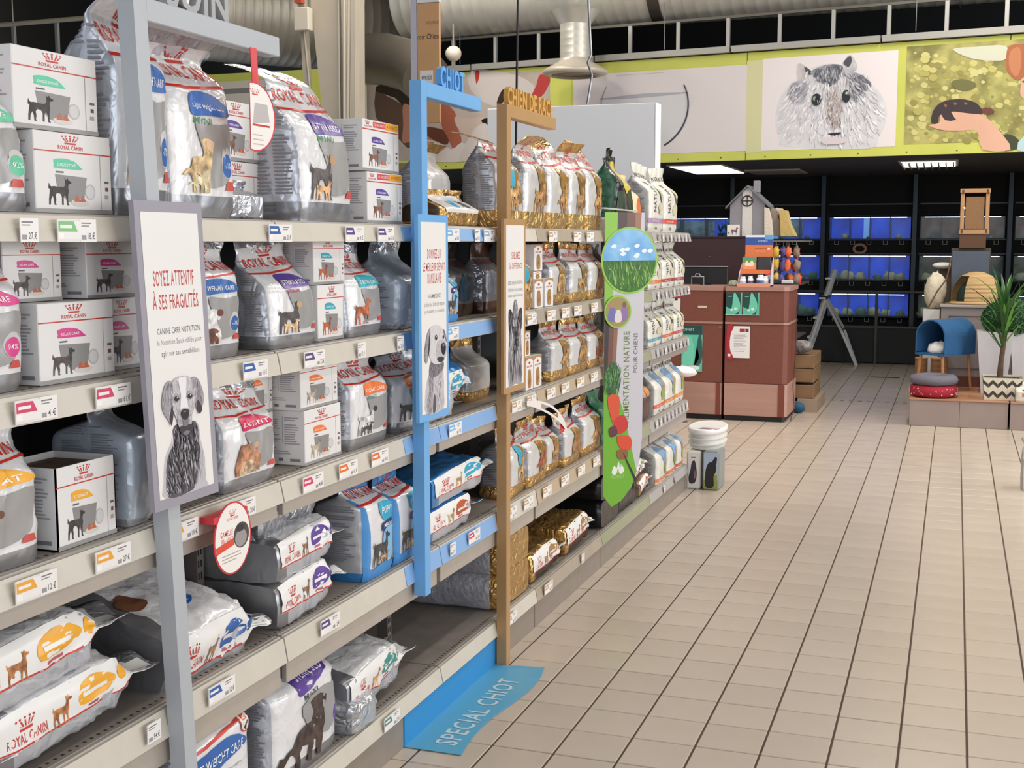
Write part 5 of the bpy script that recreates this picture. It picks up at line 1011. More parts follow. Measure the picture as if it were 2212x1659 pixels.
part('fleece', m, [mat('D9CFC0', .95, bump=('noise', 50, .5)), mat('9A8E86', .95, bump=('noise', 50, .5))], t)
part('yellow_base', M().prism([(-.23, 1.613), (-.10, 1.613), (-.155, 1.72), (-.19, 1.85), (-.25, 1.86)], lambda u, v, d: (u, 8.14+d, v), 0, .22), mat('C2A868', .9, bump=('noise', 40, .6)), t)
def plant(label, c, n, L, col, seed=1, w_=.012, pot=None, spread=.6, group=None, name='potted_plant', trunk=0):
    t = thing(name, label, 'plant', (c[0], c[1], c[2]), group); r = random.Random(seed); leafm = M(); zb = c[2]+(pot[1] if pot else 0)+trunk
    if pot: part('pot', M().lathe(c, [(pot[0]*.8, 0), (pot[0], pot[1])], 20), mat(pot[2], .5), t)
    me = {}
    for k in range(n):
        a = r.uniform(0, 2*PI); L_ = L*r.uniform(.7, 1.1); sp = spread*r.uniform(.3, 1); q = []; 
        for i in range(6):
            s_ = i/5; rad = L_*sp*s_**1.1; z = L_*(s_*(1.15-sp*.4)-.35*sp*s_**2.4); ww = w_*math.sin(PI*min(.98, s_*.85+.12))
            d = Vector((math.cos(a), math.sin(a), 0)); s2 = Vector((-math.sin(a), math.cos(a), 0)); b = d*rad+Vector((0, 0, z)); q += [b-s2*ww, b+Vector((0, 0, -ww*.5)), b+s2*ww]
        fm_ = [(i*3+j, i*3+j+1, i*3+j+4, i*3+j+3) for i in range(5) for j in (0, 1)]
        o = obj('leaf', M().add(q, fm_, 0, True).mesh('leaf', mat(col, .45, rand=.3)), t, Vector((c[0], c[1], zb))-Vector(c))
    return t
plant('little dark green aquarium plant on the maroon cabinet', (-.80, 8.2, 1.612), 14, .10, '2E5A3A', 2, .008, (.03, .03, '20303A'), group='little plants on the cabinet')
plant('bushier green plastic plant beside the felt cat house', (-.74, 8.2, 1.612), 16, .13, '2F6A3A', 3, .008, (.035, .035, '24506A'), group='little plants on the cabinet')
# display of bottles on the counter
t = thing('counter_display', 'orange and blue cardboard counter display with header', 'display', (-.30, 7.4, 1.175))
part('header', M().box(-.44, -.20, 7.42, 7.43, 1.43, 1.62), mat('E8824E', .4), t)
m = M(); mats = []; m_art(m, 'hdr', [R(0, .55, 1, .9, '3A5AA8'), R(0, .9, .7, 1, 'E6EEF2'), R(.7, .8, 1, 1, '6AA8DC'), ('T', 'VETPRO', .45, .68, .8, .76, 'C8E0F0', 0), ('T', 'ANTIPARASITAIRE', .35, .36, .8, .42, '9C4A26', 0), ('T', 'PROTECTION', .4, .22, .7, .28, 'F4D0B8', 0), R(.8, .32, .9, .42, 'F4E4D8')], lambda u, v, l: (-.44+.24*u, 7.419-.0004*l, 1.43+.19*v), mats); part('header_print', m, mats, t)
part('side_panels', M().add([(-.475, 7.22, 1.175), (-.475, 7.42, 1.175), (-.445, 7.42, 1.45), (-.46, 7.24, 1.30)], [(0, 1, 2, 3)]).add([(-.19, 7.22, 1.175), (-.19, 7.42, 1.175), (-.19, 7.42, 1.45), (-.19, 7.24, 1.30)], [(0, 1, 2, 3)]), mat('E4DCE4', .4), t)
part('upper_tray', M().box(-.455, -.20, 7.30, 7.42, 1.305, 1.32), mat('E67A48', .4), t); part('front_lip', M().box(-.46, -.20, 7.295, 7.299, 1.285, 1.32), mat('E67A48', .4), t)
part('lower_tray', M().box(-.475, -.19, 7.21, 7.42, 1.175, 1.185), mat('E67A48', .4), t); part('lower_lip', M().box(-.475, -.19, 7.208, 7.212, 1.175, 1.205), mat('E6A07E', .4), t)
flat('pamphlet', 'green and orange pamphlet on the display upper tray', 'pamphlet', -.45, -.33, 1.322, 1.43, 7.345, 'pam', [R(0, 0, 1, .5, 'E8A06A'), R(0, .5, 1, 1, '6FA05A'), ('P', sm([(.2, .3), (.3, .7), (.5, .5), (.7, .75), (.8, .3)]), 'F0E8DC'), R(0, .9, 1, 1, '4A9AC8')], th=.01)
single('black_box', M().bbox(-.32, -.205, 7.33, 7.37, 1.322, 1.425, .003), mat('3A3C44', .35), 'dark grey box on the display upper tray', 'box', (-.26, 7.35, 1.322))
for i, (x, hh, rr) in enumerate(((-.43, .075, .028), (-.365, .08, .024), (-.28, .09, .034), (-.235, .08, .025))):
    t = thing('pill_bottle', ['white bottle at the outer end of the counter display', 'narrow white bottle second in the display', 'widest white bottle of the display', 'white bottle at the inner end of the display'][i], 'bottle', (x, 7.26, 1.186), 'white bottles in the counter display')
    part('body', M().lathe((x, 7.26, 1.186), [(rr*.9, 0), (rr, .004), (rr, hh*.68), (rr*.7, hh*.78)], 18), mat('F0F0F2', .35), t); part('cap', M().lathe((x, 7.26, 1.186), [(rr*.74, hh*.79), (rr*.74, hh)], 18), mat('F6F6F8', .35), t)
    m = M(); m.lathe((x, 7.26, 1.186), [(rr*1.01, hh*.2), (rr*1.01, hh*.5)], 18, cap=False); part('label_band', m, pr(['C8CCE0', '5A6A98', '4A6AA0', 'D0D4E0'][i]), t)
m = M(); m.blob((-.52, 7.3, 1.20), (.045, .03, .03), .2, 4, 12, 8, zmin=1.177); single('toy_ball', m, mat('7A9A6A', .6, col2='D8DCCC', scale=30), 'green and white soft toy by the counter display', 'toy', (-.52, 7.3, 1.177))
# rack of hanging toys right of the cabinet
t = thing('toy_rack', 'dark side rack with hanging colourful pet toys behind the counter', 'rack', (-.2, 8.1, 0))
part('panel', M().box(-.40, -.36, 8.0, 8.9, 0, 1.58), mat('3A2A28', .6), t); part('shelf_board', M().box(-.36, -.04, 8.0, 8.9, 1.16, 1.18), mat('4A3E3A', .6), t); part('top_rail', M().box(-.36, -.02, 8.0, 8.9, 1.56, 1.575), mat('6A665E', .5), t); part('lower_board', M().box(-.36, -.02, 7.95, 8.9, .10, .12), mat('9A8472', .6), t); part('middle_board', M().box(-.36, -.06, 8.0, 8.9, .66, .675), mat('4A3E3A', .6), t)
r = random.Random(9)
TC = ['C0283A', 'D8B23A', '5A4A8A', 'E06A3A', '8A7A6A', 'A83260', 'C8C4BC', '3A5A8A', '7A6A5A', 'D84A3A']
names_ = ['crimson', 'yellow', 'violet', 'orange', 'khaki', 'magenta', 'pale', 'blue', 'taupe', 'scarlet']
for i in range(30):
    row = i//10; c = TC[i % 10]; x = -.33+.062*(i % 5)+r.uniform(-.025, .025); y = 8.02+.05*((i % 10)//5)+r.uniform(0, .04); z = 1.48-.12*row+r.uniform(-.01, .01)
    tt = thing('hanging_toy', '%s hanging pet toy in the %s row of the rack, %s' % (names_[i % 10], ['upper', 'middle', 'lower'][row], 'front peg'), 'toy', (x, y, z-.05), 'hanging pet toys')
    part('toy', M().blob((x, y, z-.015), (.03, .02, .05), .7, 3, 10, 8, seed=i), mat(c, .6), tt); part('hook', M().tube([(x, y, z+.03), (x, y+.0, z+.075)], .002, 5), mat('A8A8A8', .4, .8), tt)
for i, (x, y, z, a, b, c_, col, lb) in enumerate(((-.26, 8.02, 1.18, .10, .08, .04, '3A3E48', 'black box end on the rack board above counter height'), (-.30, 8.05, 1.18, .05, .1, .075, '8FA0B8', 'pale blue roll on the rack board'), (-.14, 8.0, 1.18, .10, .1, .03, 'D8DCE0', 'white flat pack on the rack board'))):
    single('boxed_item', M().bbox(x-a/2, x+a/2, y-b/2, y+b/2, z, z+c_, .004), mat(col, .4), lb, 'box', (x, y, z))
for i, z in enumerate((.122, .27, .40)):
    m = M(); m.bbox(-.10, .12, 8.0, 8.6, z, z+.125, .006); single('cardboard_carton', m, mat('8E6E4E', .7, var=.12, scale=10), ['bottom brown carton of the stack beside the counter', 'middle brown carton of the stack beside the counter', 'top brown carton of the stack beside the counter'][i], 'box', (0, 8.3, z), 'brown cartons by the counter')
part('foot_board', M().box(-.12, .16, 7.95, 8.65, .0, .12), mat('A89480', .6), bpy.data.objects['toy_rack'])
m = M(); m.blob((-.0, 8.05, .60), (.10, .08, .06), .2, 3, 14, 8, zmin=.527); single('soft_toy', m, mat('A8A4A4', .7, col2='6A645E', scale=20), 'grey and white plush lying on the brown cartons', 'toy', (0, 8.05, .527))
m = M(); m.blob((.0, 7.88, .05), (.06, .05, .05), .3, 3, 12, 8, zmin=0); single('blue_cloth', m, mat('2E5A78', .8), 'crumpled blue cloth on the floor by the cartons', 'cloth', (0, 7.88, 0))
single('power_cord', M().tube([(.0, 7.55, 1.0), (.01, 7.5, .6), (.0, 7.42, .3), (.025, 7.35, .12), (.0, 7.3, .01)], .004, 6), mat('4A2E26', .5), 'thin brown cord hanging down the counter side to the floor', 'cord', (0, 7.3, 0))

# ================= aquarium wall =================
BK = mat('08090B', .85, var=.1, scale=5); STL = mat('3A424A', .4, .6)
PX = [-3.0, -1.52, -.335, .80, 1.93, 3.1]
aw = thing('aquarium_rack', 'black rack holding the wall of blue lit fish tanks', 'rack', (0, 13.4, 0))
part('back_board', M().box(-3.1, 4.2, 13.58, 13.6, 0, 2.42), BK, aw)
for x in PX: part('steel_post', M().bbox(x-.03, x+.03, 13.10, 13.18, 0, 2.41, .004), STL, aw); part('post_shadow_gap', M().box(x+.034, x+.06, 13.14, 13.2, 0, 2.41), BK, aw)
for z0, z1 in ((0, .55), (.90, 1.05), (1.40, 1.57), (1.90, 2.41)): part('black_fascia', M().box(-3.1, 4.2, 13.2, 13.24, z0, z1), BK, aw)
for z in (2.03, 1.575, 1.395, .895): part('steel_rail', M().bbox(-3.1, 4.2, 13.185, 13.2, z, z+.022, .002), STL, aw)
ROWS = [(1.60, 1.88), (1.07, 1.38), (.60, .88)]; rn = ['top', 'middle', 'bottom']; bn = ['behind the felt house', 'left of the ladder top', 'behind the ladder', 'behind the cardboard tower', 'at the picture edge']
WT = mat('0E2FA8', .5, col2='1C55E8', scale=3, emis=.45); RK = mat('C8D4A0', .8, bump=('noise', 20, .6), col2='EEF2C8', scale=12); RKD = mat('4F9482', .8, bump=('noise', 20, .6)); GL = mat('DDEEFF', .03, alpha=.10)  # blue panes glow by themselves, standing in for light inside the tanks
for ri, (z0, z1) in enumerate(ROWS):
    for bi in range(5):
        x0, x1 = PX[bi]+.07, PX[bi+1]-.05; terr = bi >= 3
        t = thing('aquarium', '%s row %s, %s' % (rn[ri], 'planted terrarium with pale backdrop' if terr else 'blue lit fish tank', bn[bi]), 'aquarium', ((x0+x1)/2, 13.3, z0), 'aquariums of the back wall')
        nsub = 4; wd = (x1-x0)/nsub; r = random.Random(ri*7+bi)
        wm = WT if not terr else (mat('B9A89A', .7, col2='8E6A50', scale=6) if ri == 0 else mat('3A5230', .8, col2='8A7A50', scale=9))
        for k in range(nsub):
            part('back_pane', M().box(x0+k*wd+.006, x0+(k+1)*wd-.006, 13.50, 13.51, z0, z1), wm, t)
            part('divider', M().box(x0+k*wd-.004, x0+k*wd+.004, 13.26, 13.50, z0, z1), mat('0C1A3A', .4), t)
        part('tank_floor', M().box(x0, x1, 13.24, 13.52, z0-.02, z0), mat('2A3430', .8, col2='5A6A58', scale=30), t)
        for k in range(6 if ri else 3):
            cx = x0+(k+.5)*(x1-x0)/6*(1 if ri else 2)+r.uniform(-.03, .03); rr = r.uniform(.05, .10) if ri else r.uniform(.02, .05)
            part('rock', M().blob((cx, 13.38, z0+rr*.4), (rr, .06, rr*.8), .5, 3, 10, 7, zmin=z0, seed=k+bi), RK if (k+ri+bi) % 3 and bi > 1 else RKD, t)
        part('lamp_tube', M().box(x0+.05, x1-.05, 13.30, 13.33, z1-.012, z1-.004), mat('D5E6FF', .4, emis=4.5 if bi < 3 else 4.), t)
        if ri == 0 and bi < 3: part('bubble_column', M().box(x0+.42, x0+.50, 13.44, 13.46, z0, z1), mat('6FA8F0', .4, emis=.5), t)
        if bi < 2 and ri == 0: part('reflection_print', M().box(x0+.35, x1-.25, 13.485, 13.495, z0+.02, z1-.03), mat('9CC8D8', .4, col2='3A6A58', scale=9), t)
        part('front_glass', M().box(x0, x1, 13.245, 13.25, z0, z1), GL, t)
        for k in range(5):
            cx = x0+.1+k*(x1-x0-.2)/4; m = M(); m.tube([(cx-.025, 13.18, z0-.03), (cx-.025, 13.18, z0-.075), (cx+.025, 13.18, z0-.075), (cx+.025, 13.18, z0-.03)], .004, 4); part('ticket_frame', m, mat('B9BCB8', .5), t)
for i, (x, z) in enumerate(((-1.05, 2.0-.03), (.13, 1.47))):
    m = M(); m.tube([(x+.075*math.cos(a), 13.18, z+.055*math.sin(a)) for a in [2*PI*k/22 for k in range(23)]], .02, 6, cap=False); single('oval_emblem', m, mat('A87E66', .5), ['brown oval ring emblem over the blue tanks by the toy rack', 'brown oval ring emblem between the upper tank rows'][i], 'emblem', (x, 13.18, z-.06))
# dark fence and ladder
t = thing('fence', 'low dark metal barrier frame in front of the aquariums', 'barrier', (.35, 12.9, 0))
FM = mat('4A4844', .45, .3)
for x in (-.68, .38, 1.15): part('post', M().bbox(x-.018, x+.018, 12.88, 12.92, 0, .93, .003), FM, t)
for z in (.46, .91): part('rail', M().bbox(-.68, 1.15, 12.885, 12.915, z, z+.03, .003), FM, t)
part('mesh_panel', M().box(-.66, 1.13, 12.899, 12.901, .02, .46), mat('18181A', .6), t)
t = thing('ladder', 'open aluminium step ladder leaning before the blue tanks', 'ladder', (0, 12.2, 0))
AL = mat('CDD1D4', .4, .3)
for dy in (0, .42):
    part('front_rail', M().tube([(-.09, 12.1+dy*.6, 1.22), (-.235, 12.0+dy, .70), (-.44, 11.9+dy, .0)], .026, 4, smooth=False), AL, t)
    part('rear_rail', M().tube([(-.20, 12.1+dy*.6, .88), (-.02, 12.5+dy, .45), (.17, 12.9-.3+dy*.2, .0)], .022, 4, smooth=False), AL, t)
for k in range(5):
    s_ = .12+k*.2; part('step', M().box(-.44+.32*s_-.04, -.44+.32*s_+.04, 11.92+.1*s_, 12.32, 1.2*s_, 1.2*s_+.02), AL, t)
part('hinge_cap', M().bbox(-.25, -.15, 12.0, 12.45, .86, .90, .01), mat('1A1A1C', .5), t)

# ================= plinth with pet furniture =================
PL = mat('9C8B84', .55, var=.03, scale=5)
t = thing('plinth', 'low grey-pink display plinth with a jointed front', 'plinth', (1.37, 7.8, 0))
part('front_panel', M().bbox(.985, 1.385, 7.40, 7.42, 0, .222, .002), PL, t); part('front_panel', M().bbox(1.388, 1.77, 7.40, 7.42, 0, .222, .002), PL, t)
part('body', M().box(.99, 1.77, 7.42, 9.0, 0, .218), PL, t); part('wooden_top', M().bbox(.98, 1.775, 7.39, 9.0, .222, .234, .002), mat('B0805F', .5, var=.08, scale=4, vtype='grain'), t)
t = thing('plinth', 'second plinth block continuing to the picture edge', 'plinth', (2.2, 7.8, 0))
part('front_panel', M().bbox(1.785, 2.6, 7.38, 7.40, 0, .222, .002), PL, t); part('body', M().box(1.785, 2.6, 7.40, 9.0, 0, .218), PL, t); part('wooden_top', M().bbox(1.785, 2.6, 7.37, 9.0, .222, .234, .002), mat('B0805F', .5, var=.08, scale=4, vtype='grain'), t)
def torus(m, c, R_, r_, sx=1, sy_=1, sz=1, n=26, k=10, amp=0):
    P = []
    for i in range(n):
        a = 2*PI*i/n
        for j in range(k):
            b = 2*PI*j/k; q = r_*(1+amp*noise.noise(Vector((a*2, b, 0)))); P.append((c[0]+(R_+q*math.cos(b))*math.cos(a)*sx, c[1]+(R_+q*math.cos(b))*math.sin(a)*sy_, c[2]+q*math.sin(b)*sz))
    return m.add(P, [(i*k+j, ((i+1) % n)*k+j, ((i+1) % n)*k+(j+1) % k, i*k+(j+1) % k) for i in range(n) for j in range(k)], 0, True)
t = thing('pet_bed', 'round red pet bed with white dots on the plinth', 'pet bed', (1.17, 7.62, .235))
part('cushion', M().lathe((1.17, 7.60, .235), [(.15, 0), (.195, .02), (.20, .06), (.19, .095), (.14, .11)], 30, sx=.98), mat('A81E34', .8, bump=('noise', 60, .2)), t)
m = M(); r = random.Random(5)
for k in range(26): a = r.uniform(PI, 2*PI); z = .255+r.uniform(0, .06); m.lathe((1.17+.196*math.cos(a), 7.60+.199*math.sin(a), z), [(.004, 0), (.004, .007)], 6)
tag(part('white_dots', m, mat('F0E6E6', .6), t), kind='stuff')
t = thing('pet_bed', 'grey plush ring bed stacked on the red one', 'pet bed', (1.17, 7.62, .345))
part('ring', torus(M(), (1.17, 7.60, .382), .14, .062, amp=.15, sz=.72), mat('6E6B76', .95, bump=('noise', 70, .5)), t); part('base', M().lathe((1.17, 7.60, .346), [(.13, 0), (.14, .02)], 24), mat('6E6B76', .95), t)
# blue barrel house on wooden legs
t = thing('cat_barrel', 'blue arched felt cat den on wooden legs with white fleece inside', 'cat bed', (1.25, 7.9, .235))
BF = mat('2A5F8E', .85, bump=('noise', 70, .25), var=.05)
x0, x1, zb, zt = 1.03, 1.26, .575, .88
def arch(e, cx, w_, n=12): return [(cx+(w_-e)*math.cos(a), zt-w_+(w_-e)*math.sin(a)) for a in [PI*i/n for i in range(n+1)]]
# den axis runs obliquely to the right; opening faces the viewer-left
ax = Vector((.92, .25, 0)).normalized(); sd = Vector((.25, -.92, 0)).normalized()*-1
A0 = Vector((1.125, 7.86, 0)); LEN = .46; HW = .15
def D3(s_, q, z): return A0+ax*s_+Vector((ax.y, -ax.x, 0))*q+Vector((0, 0, z))
prof = [(-HW, .58)]+[(-HW*math.cos(PI*i/14), .735+.145*math.sin(PI*i/14)) for i in range(15)]+[(HW, .58)]
ax = Vector((.56, .83, 0)).normalized()
def shell(m, e0, e1, s0, s1):
    P = []
    for s_ in (s0, s1):
        for e in (e0, e1):
            for q, z in prof: P.append(D3(s_, q*(1-e/HW), .73+(z-.73)*(1-e/.15)))
    n = len(prof); fs = []
    for i in range(n-1): fs += [(i, i+1, 2*n+i+1, 2*n+i), (n+i, 3*n+i, 3*n+i+1, n+i+1), (i, n+i, n+i+1, i+1), (2*n+i, 2*n+i+1, 3*n+i+1, 3*n+i)]
    return m.add(P, fs, 0)
part('felt_shell', shell(M(), 0, .012, 0, LEN), BF, t)
part('back_wall', M().add([D3(LEN-.01, q*.94, z) for q, z in prof], [tuple(range(len(prof)))]), BF, t)
part('base_board', M().add([D3(s_, q, z) for s_ in (0, LEN) for q in (-HW, HW) for z in (.565, .582)], [(0, 1, 3, 2), (4, 6, 7, 5), (0, 4, 5, 1), (2, 3, 7, 6), (0, 2, 6, 4), (1, 5, 7, 3)]), BF, t)
part('fleece', M().blob(D3(.13, 0, .61), (.095, .095, .07), .35, 4, 18, 10, zmin=.585), mat('F4F2F0', .95, bump=('noise', 40, .6)), t)
for s_, q in ((.03, -.11), (.03, .11), (LEN-.05, -.11), (LEN-.05, .11)):
    p0 = D3(s_, q, .565); p1 = D3(s_+(-.02 if s_ < .2 else .02), q*1.25, .235); part('leg', M().tube([p0, p1], [.016, .010], 10), mat('B58052', .5, var=.1, scale=6, vtype='grain'), t)
for i, (x, rr) in enumerate(((1.045, .055), (1.20, .07))):
    t = thing('log_stool', ['small rough log under the blue den', 'wider rough log under the blue den, nearer the cabinet'][i], 'log', (x, 8.42, .235)); part('log', M().lathe((x, 8.42, .235), [(rr, 0), (rr*1.04, .1), (rr, .25)], 14), mat('8E6A48', .8, var=.2, scale=8, vtype='grain'), t); part('bark_rim', M().lathe((x, 8.42, .235), [(rr*1.05, .25), (rr*1.05, .262)], 14), mat('B08A5E', .8), t)
# grey cabinet carrying the igloo
t = thing('cabinet', 'grey-beige cabinet with panelled door behind the blue den', 'cabinet', (1.5, 8.7, .235))
part('carcass', M().bbox(1.20, 1.98, 8.45, 8.95, .235, .96, .004), mat('8E8480', .5), t); part('top_board', M().bbox(1.19, 2.0, 8.43, 8.95, .962, .985, .003), mat('A49A94', .5), t)
m = M()
for q in ((1.27, 1.92, .88, .885), (1.27, 1.92, .40, .405)): m.box(q[0], q[1], 8.444, 8.449, q[2], q[3])
for q in ((1.27, 1.275), (1.915, 1.92)): m.box(q[0], q[1], 8.444, 8.449, .40, .885)
part('door_moulding', m, mat('5E5652', .5), t); part('skirting', M().box(1.22, 1.96, 8.448, 8.452, .235, .33), mat('6A3A2C', .5), t)
part('side_cabinet_panel', M().bbox(1.04, 1.19, 8.6, 8.95, .235, .93, .004), mat('D2D0CC', .5), t)
# straw igloo
t = thing('cat_igloo', 'woven straw cat igloo with round dark opening', 'cat house', (1.50, 8.6, .986))
prof = [(.205, 0), (.21, .03), (.205, .10), (.18, .19), (.13, .26), (.06, .295), (.008, .30)]
m = M(); n = 40
P = [];  
for r_, z in prof:
    for k in range(n): a = 2*PI*k/n; P.append((1.50+r_*1.05*math.cos(a), 8.62+r_*.8*math.sin(a), .986+z))
fs = []
for i in range(len(prof)-1):
    for k in range(n):
        a = math.degrees(2*PI*(k+.5)/n)
        if 185 < a < 240 and 1 <= i <= 3: continue
        fs.append((i*n+k, i*n+(k+1) % n, (i+1)*n+(k+1) % n, (i+1)*n+k))
m.add(P, fs, 0, True); part('straw_dome', m, mat('C2A272', .7, bump=('ribs', 0, 0) if False else ('noise', 50, .4), var=.08, scale=20, vtype='grain'), t)
m = M(); 
for z in [(.985+.012*k) for k in range(2, 24)]:
    zz = z-.986
    for (ra, za), (rb, zb_) in zip(prof, prof[1:]):
        if za <= zz < zb_: rr = ra+(rb-ra)*(zz-za)/(zb_-za)
    m.tube([(1.50+rr*1.052*math.cos(a), 8.62+rr*.802*math.sin(a), z) for a in [math.radians(242+303*i/30) for i in range(31)]], .004, 5, cap=False)
tag(part('straw_coils', m, mat('CBAA78', .7), t), kind='stuff')
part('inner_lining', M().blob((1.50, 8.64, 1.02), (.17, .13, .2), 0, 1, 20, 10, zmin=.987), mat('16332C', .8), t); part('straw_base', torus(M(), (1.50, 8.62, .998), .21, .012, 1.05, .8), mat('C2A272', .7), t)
m = M(); m.box(1.28, 1.56+.05, 8.80, 8.83, .986, 1.47); single('slate_panel', m, mat('4C5664', .6, var=.05), 'flat slate blue backing panel behind the straw igloo', 'panel', (1.45, 8.8, .986))
m = M(); m.bbox(1.27, 1.62, 8.84, 9.0, .986, 1.50, .004); single('dark_box', m, mat('4A4038', .7), 'dark carton supporting the cardboard cat tower', 'box', (1.45, 8.9, .986))
# cardboard scratch tower on top
t = thing('cat_tower', 'plywood framed cardboard cat scratcher standing on top', 'cat scratcher', (1.50, 8.9, 1.5))
KR = mat('B58A60', .6, var=.06, scale=6); X0, X1, ZA, ZB = 1.335, 1.59, 1.63, 2.05
for q in ((X0, X0+.035, ZA, ZB), (X1-.035, X1, ZA, ZB)): part('side_stile', M().bbox(q[0], q[1], 8.80, 8.83, q[2], q[3], .004), KR, t)
for q in ((ZB-.04, ZB), (ZA, ZA+.04)): part('cross_board', M().bbox(X0-.006, X1+.006, 8.79, 8.80, q[0], q[1], .004), KR, t)
part('scratch_board', M().bbox(X0+.045, X1-.045, 8.81, 8.83, ZA+.045, ZB-.075, .002), mat('8E6A48', .85, bump=('noise', 90, .6)), t)
for x in (X0+.02, X1-.02):
    for z in (ZA+.03, ZB-.03): part('slot_cap', M().bbox(x-.009, x+.009, 8.786, 8.789, z-.02, z+.02, .002), mat('5E4028', .7), t)
part('lower_box', M().bbox(X0, X1-.02, 8.8, 8.98, 1.50, ZA-.004, .004), mat('5A3C28', .7), t); part('white_knob', M().blob((X0+.035, 8.784, 1.87), (.01, .006, .012), 0, 1, 8, 6), mat('F4F0EA', .4), t)
# cream sheepskin bed left
t = thing('sheepskin_bed', 'cream sheepskin rolled bed hanging beside the straw igloo', 'pet bed', (1.12, 8.7, .935))
part('sheepskin', M().blob((1.14, 8.75, 1.10), (.10, .12, .17), .25, 4, 18, 12, zmin=.935), mat('D8CEB8', .95, bump=('noise', 50, .7)), t); part('wooden_hoop', M().tube([(1.08, 8.6, .94), (1.16, 8.6, 1.1), (1.24, 8.62, 1.22), (1.27, 8.62, 1.42)], .008, 6), mat('6A4A30', .5), t)
m = M(); m.bbox(1.17, 1.27, 9.02, 9.12, .0, 1.30, .004); single('corner_post', m, mat('5A4A3C', .7), 'brown post behind the sheepskin bed', 'post', (1.22, 9.07, 0))
m = M(); m.blob((1.20, 9.0, 1.335), (.10, .08, .03), .1, 3, 16, 8); single('white_cushion', m, mat('EEEAE4', .9), 'small white cushion on the wooden perch behind the igloo', 'cushion', (1.20, 9.0, 1.305))
part('fur_pad', M().blob((2.05, 8.75, 1.18), (.09, .1, .22), .2, 4, 16, 12), mat('E2D2B8', .95, bump=('noise', 50, .6)), thing('scratch_hammock', 'cream fleece hammock shape at the picture edge above the pot', 'pet bed', (2.05, 8.75, .9)))
part('stand_pole', M().tube([(2.05, 8.75, .235), (2.05, 8.75, 1.0)], .03, 12), mat('C8A880', .7), bpy.data.objects['scratch_hammock'])
m = M(); m.blob((2.05, 8.67, 1.44), (.045, .05, .045), .1, 3, 14, 10); part('pompom', m, mat('D8C8AC', .95), bpy.data.objects['scratch_hammock'])
# chevron pot with dracaena
def chev(): 
    I = [R(0, 0, 1, 1, 'DCD6C2')]
    for k in range(4):
        for j in range(2):
            x = k/4; y = .04+j*.48
            for (a, b) in ((0, .125), (.25, .125)):
                I.append(('P', [(x+a, y+.40), (x+b, y+.20), (x+b, y+.02), (x+a, y+.22)], '3A3430'))
    for k in range(1, 8): I.append(R(k/8-.002, 0, k/8+.002, 1, 'A8A290'))
    return I
t = thing('chevron_pot', 'square planter with dark and cream chevron pattern', 'pot', (1.70, 7.55, .235))
cx, cyy = 1.72, 7.62; w2 = .155
m = M(); mats = [mat('DCD6C2', .5)]
for s0, s1, z0, z1 in ((w2*.9, w2, .235, .425),): m.add([(cx+a*s, cyy+b*s, z) for z, s in ((z0, s0), (z1, s1)) for a, b in ((-1, -1), (1, -1), (1, 1), (-1, 1))], [(0, 1, 5, 4), (1, 2, 6, 5), (2, 3, 7, 6), (3, 0, 4, 7), (0, 3, 2, 1)])
for k, (dx, dy) in enumerate(((1, 0), (0, 1), (-1, 0), (0, -1))):
    nx, ny = dy, -dx
    m_art(m, 'chev', chev(), lambda u, v, l: (cx+(nx+dx*(2*u-1))*(w2*.9+.1*w2*v)+nx*(.0006+.0001*l), cyy+(ny+dy*(2*u-1))*(w2*.9+.1*w2*v)+ny*(.0006+.0001*l), .237+.186*v), mats)
part('patterned_body', m, mats, t); part('soil', M().box(cx-w2*.9, cx+w2*.9, cyy-w2*.9, cyy+w2*.9, .40, .41), mat('4A3A2C', .9), t)
t = thing('dracaena', 'slim dark-trunked dracaena with long pointed leaves in the chevron pot', 'plant', (1.72, 7.62, .41))
part('trunk', M().tube([(1.70, 7.62, .41), (1.705, 7.62, .55), (1.725, 7.62, .75), (1.73, 7.62, .90)], [.028, .022, .02, .018], 10), mat('5A4636', .8, var=.2, scale=20), t)
r = random.Random(12)
for k in range(64):
    a = r.uniform(0, 2*PI); zb = .62+.42*r.random(); L_ = r.uniform(.26, .46); sp = r.uniform(.15, .75); d = Vector((math.cos(a), math.sin(a), 0)); s2 = Vector((-math.sin(a), math.cos(a), 0)); q = []
    for i in range(6):
        s_ = i/5; ww = .014*math.sin(PI*min(.97, s_*.8+.17)); b = Vector((1.72, 7.62, zb))+d*(L_*sp*s_)+Vector((0, 0, L_*(s_-.45*sp*s_**2.2))); q += [b-s2*ww, b-Vector((0, 0, ww*.6)), b+s2*ww]
    part('leaf', M().add(q, [(i*3+j, i*3+j+1, i*3+j+4, i*3+j+3) for i in range(5) for j in (0, 1)], 0, True), mat('33602C' if k % 4 else '5E9A3C', .4, rand=.3), t)
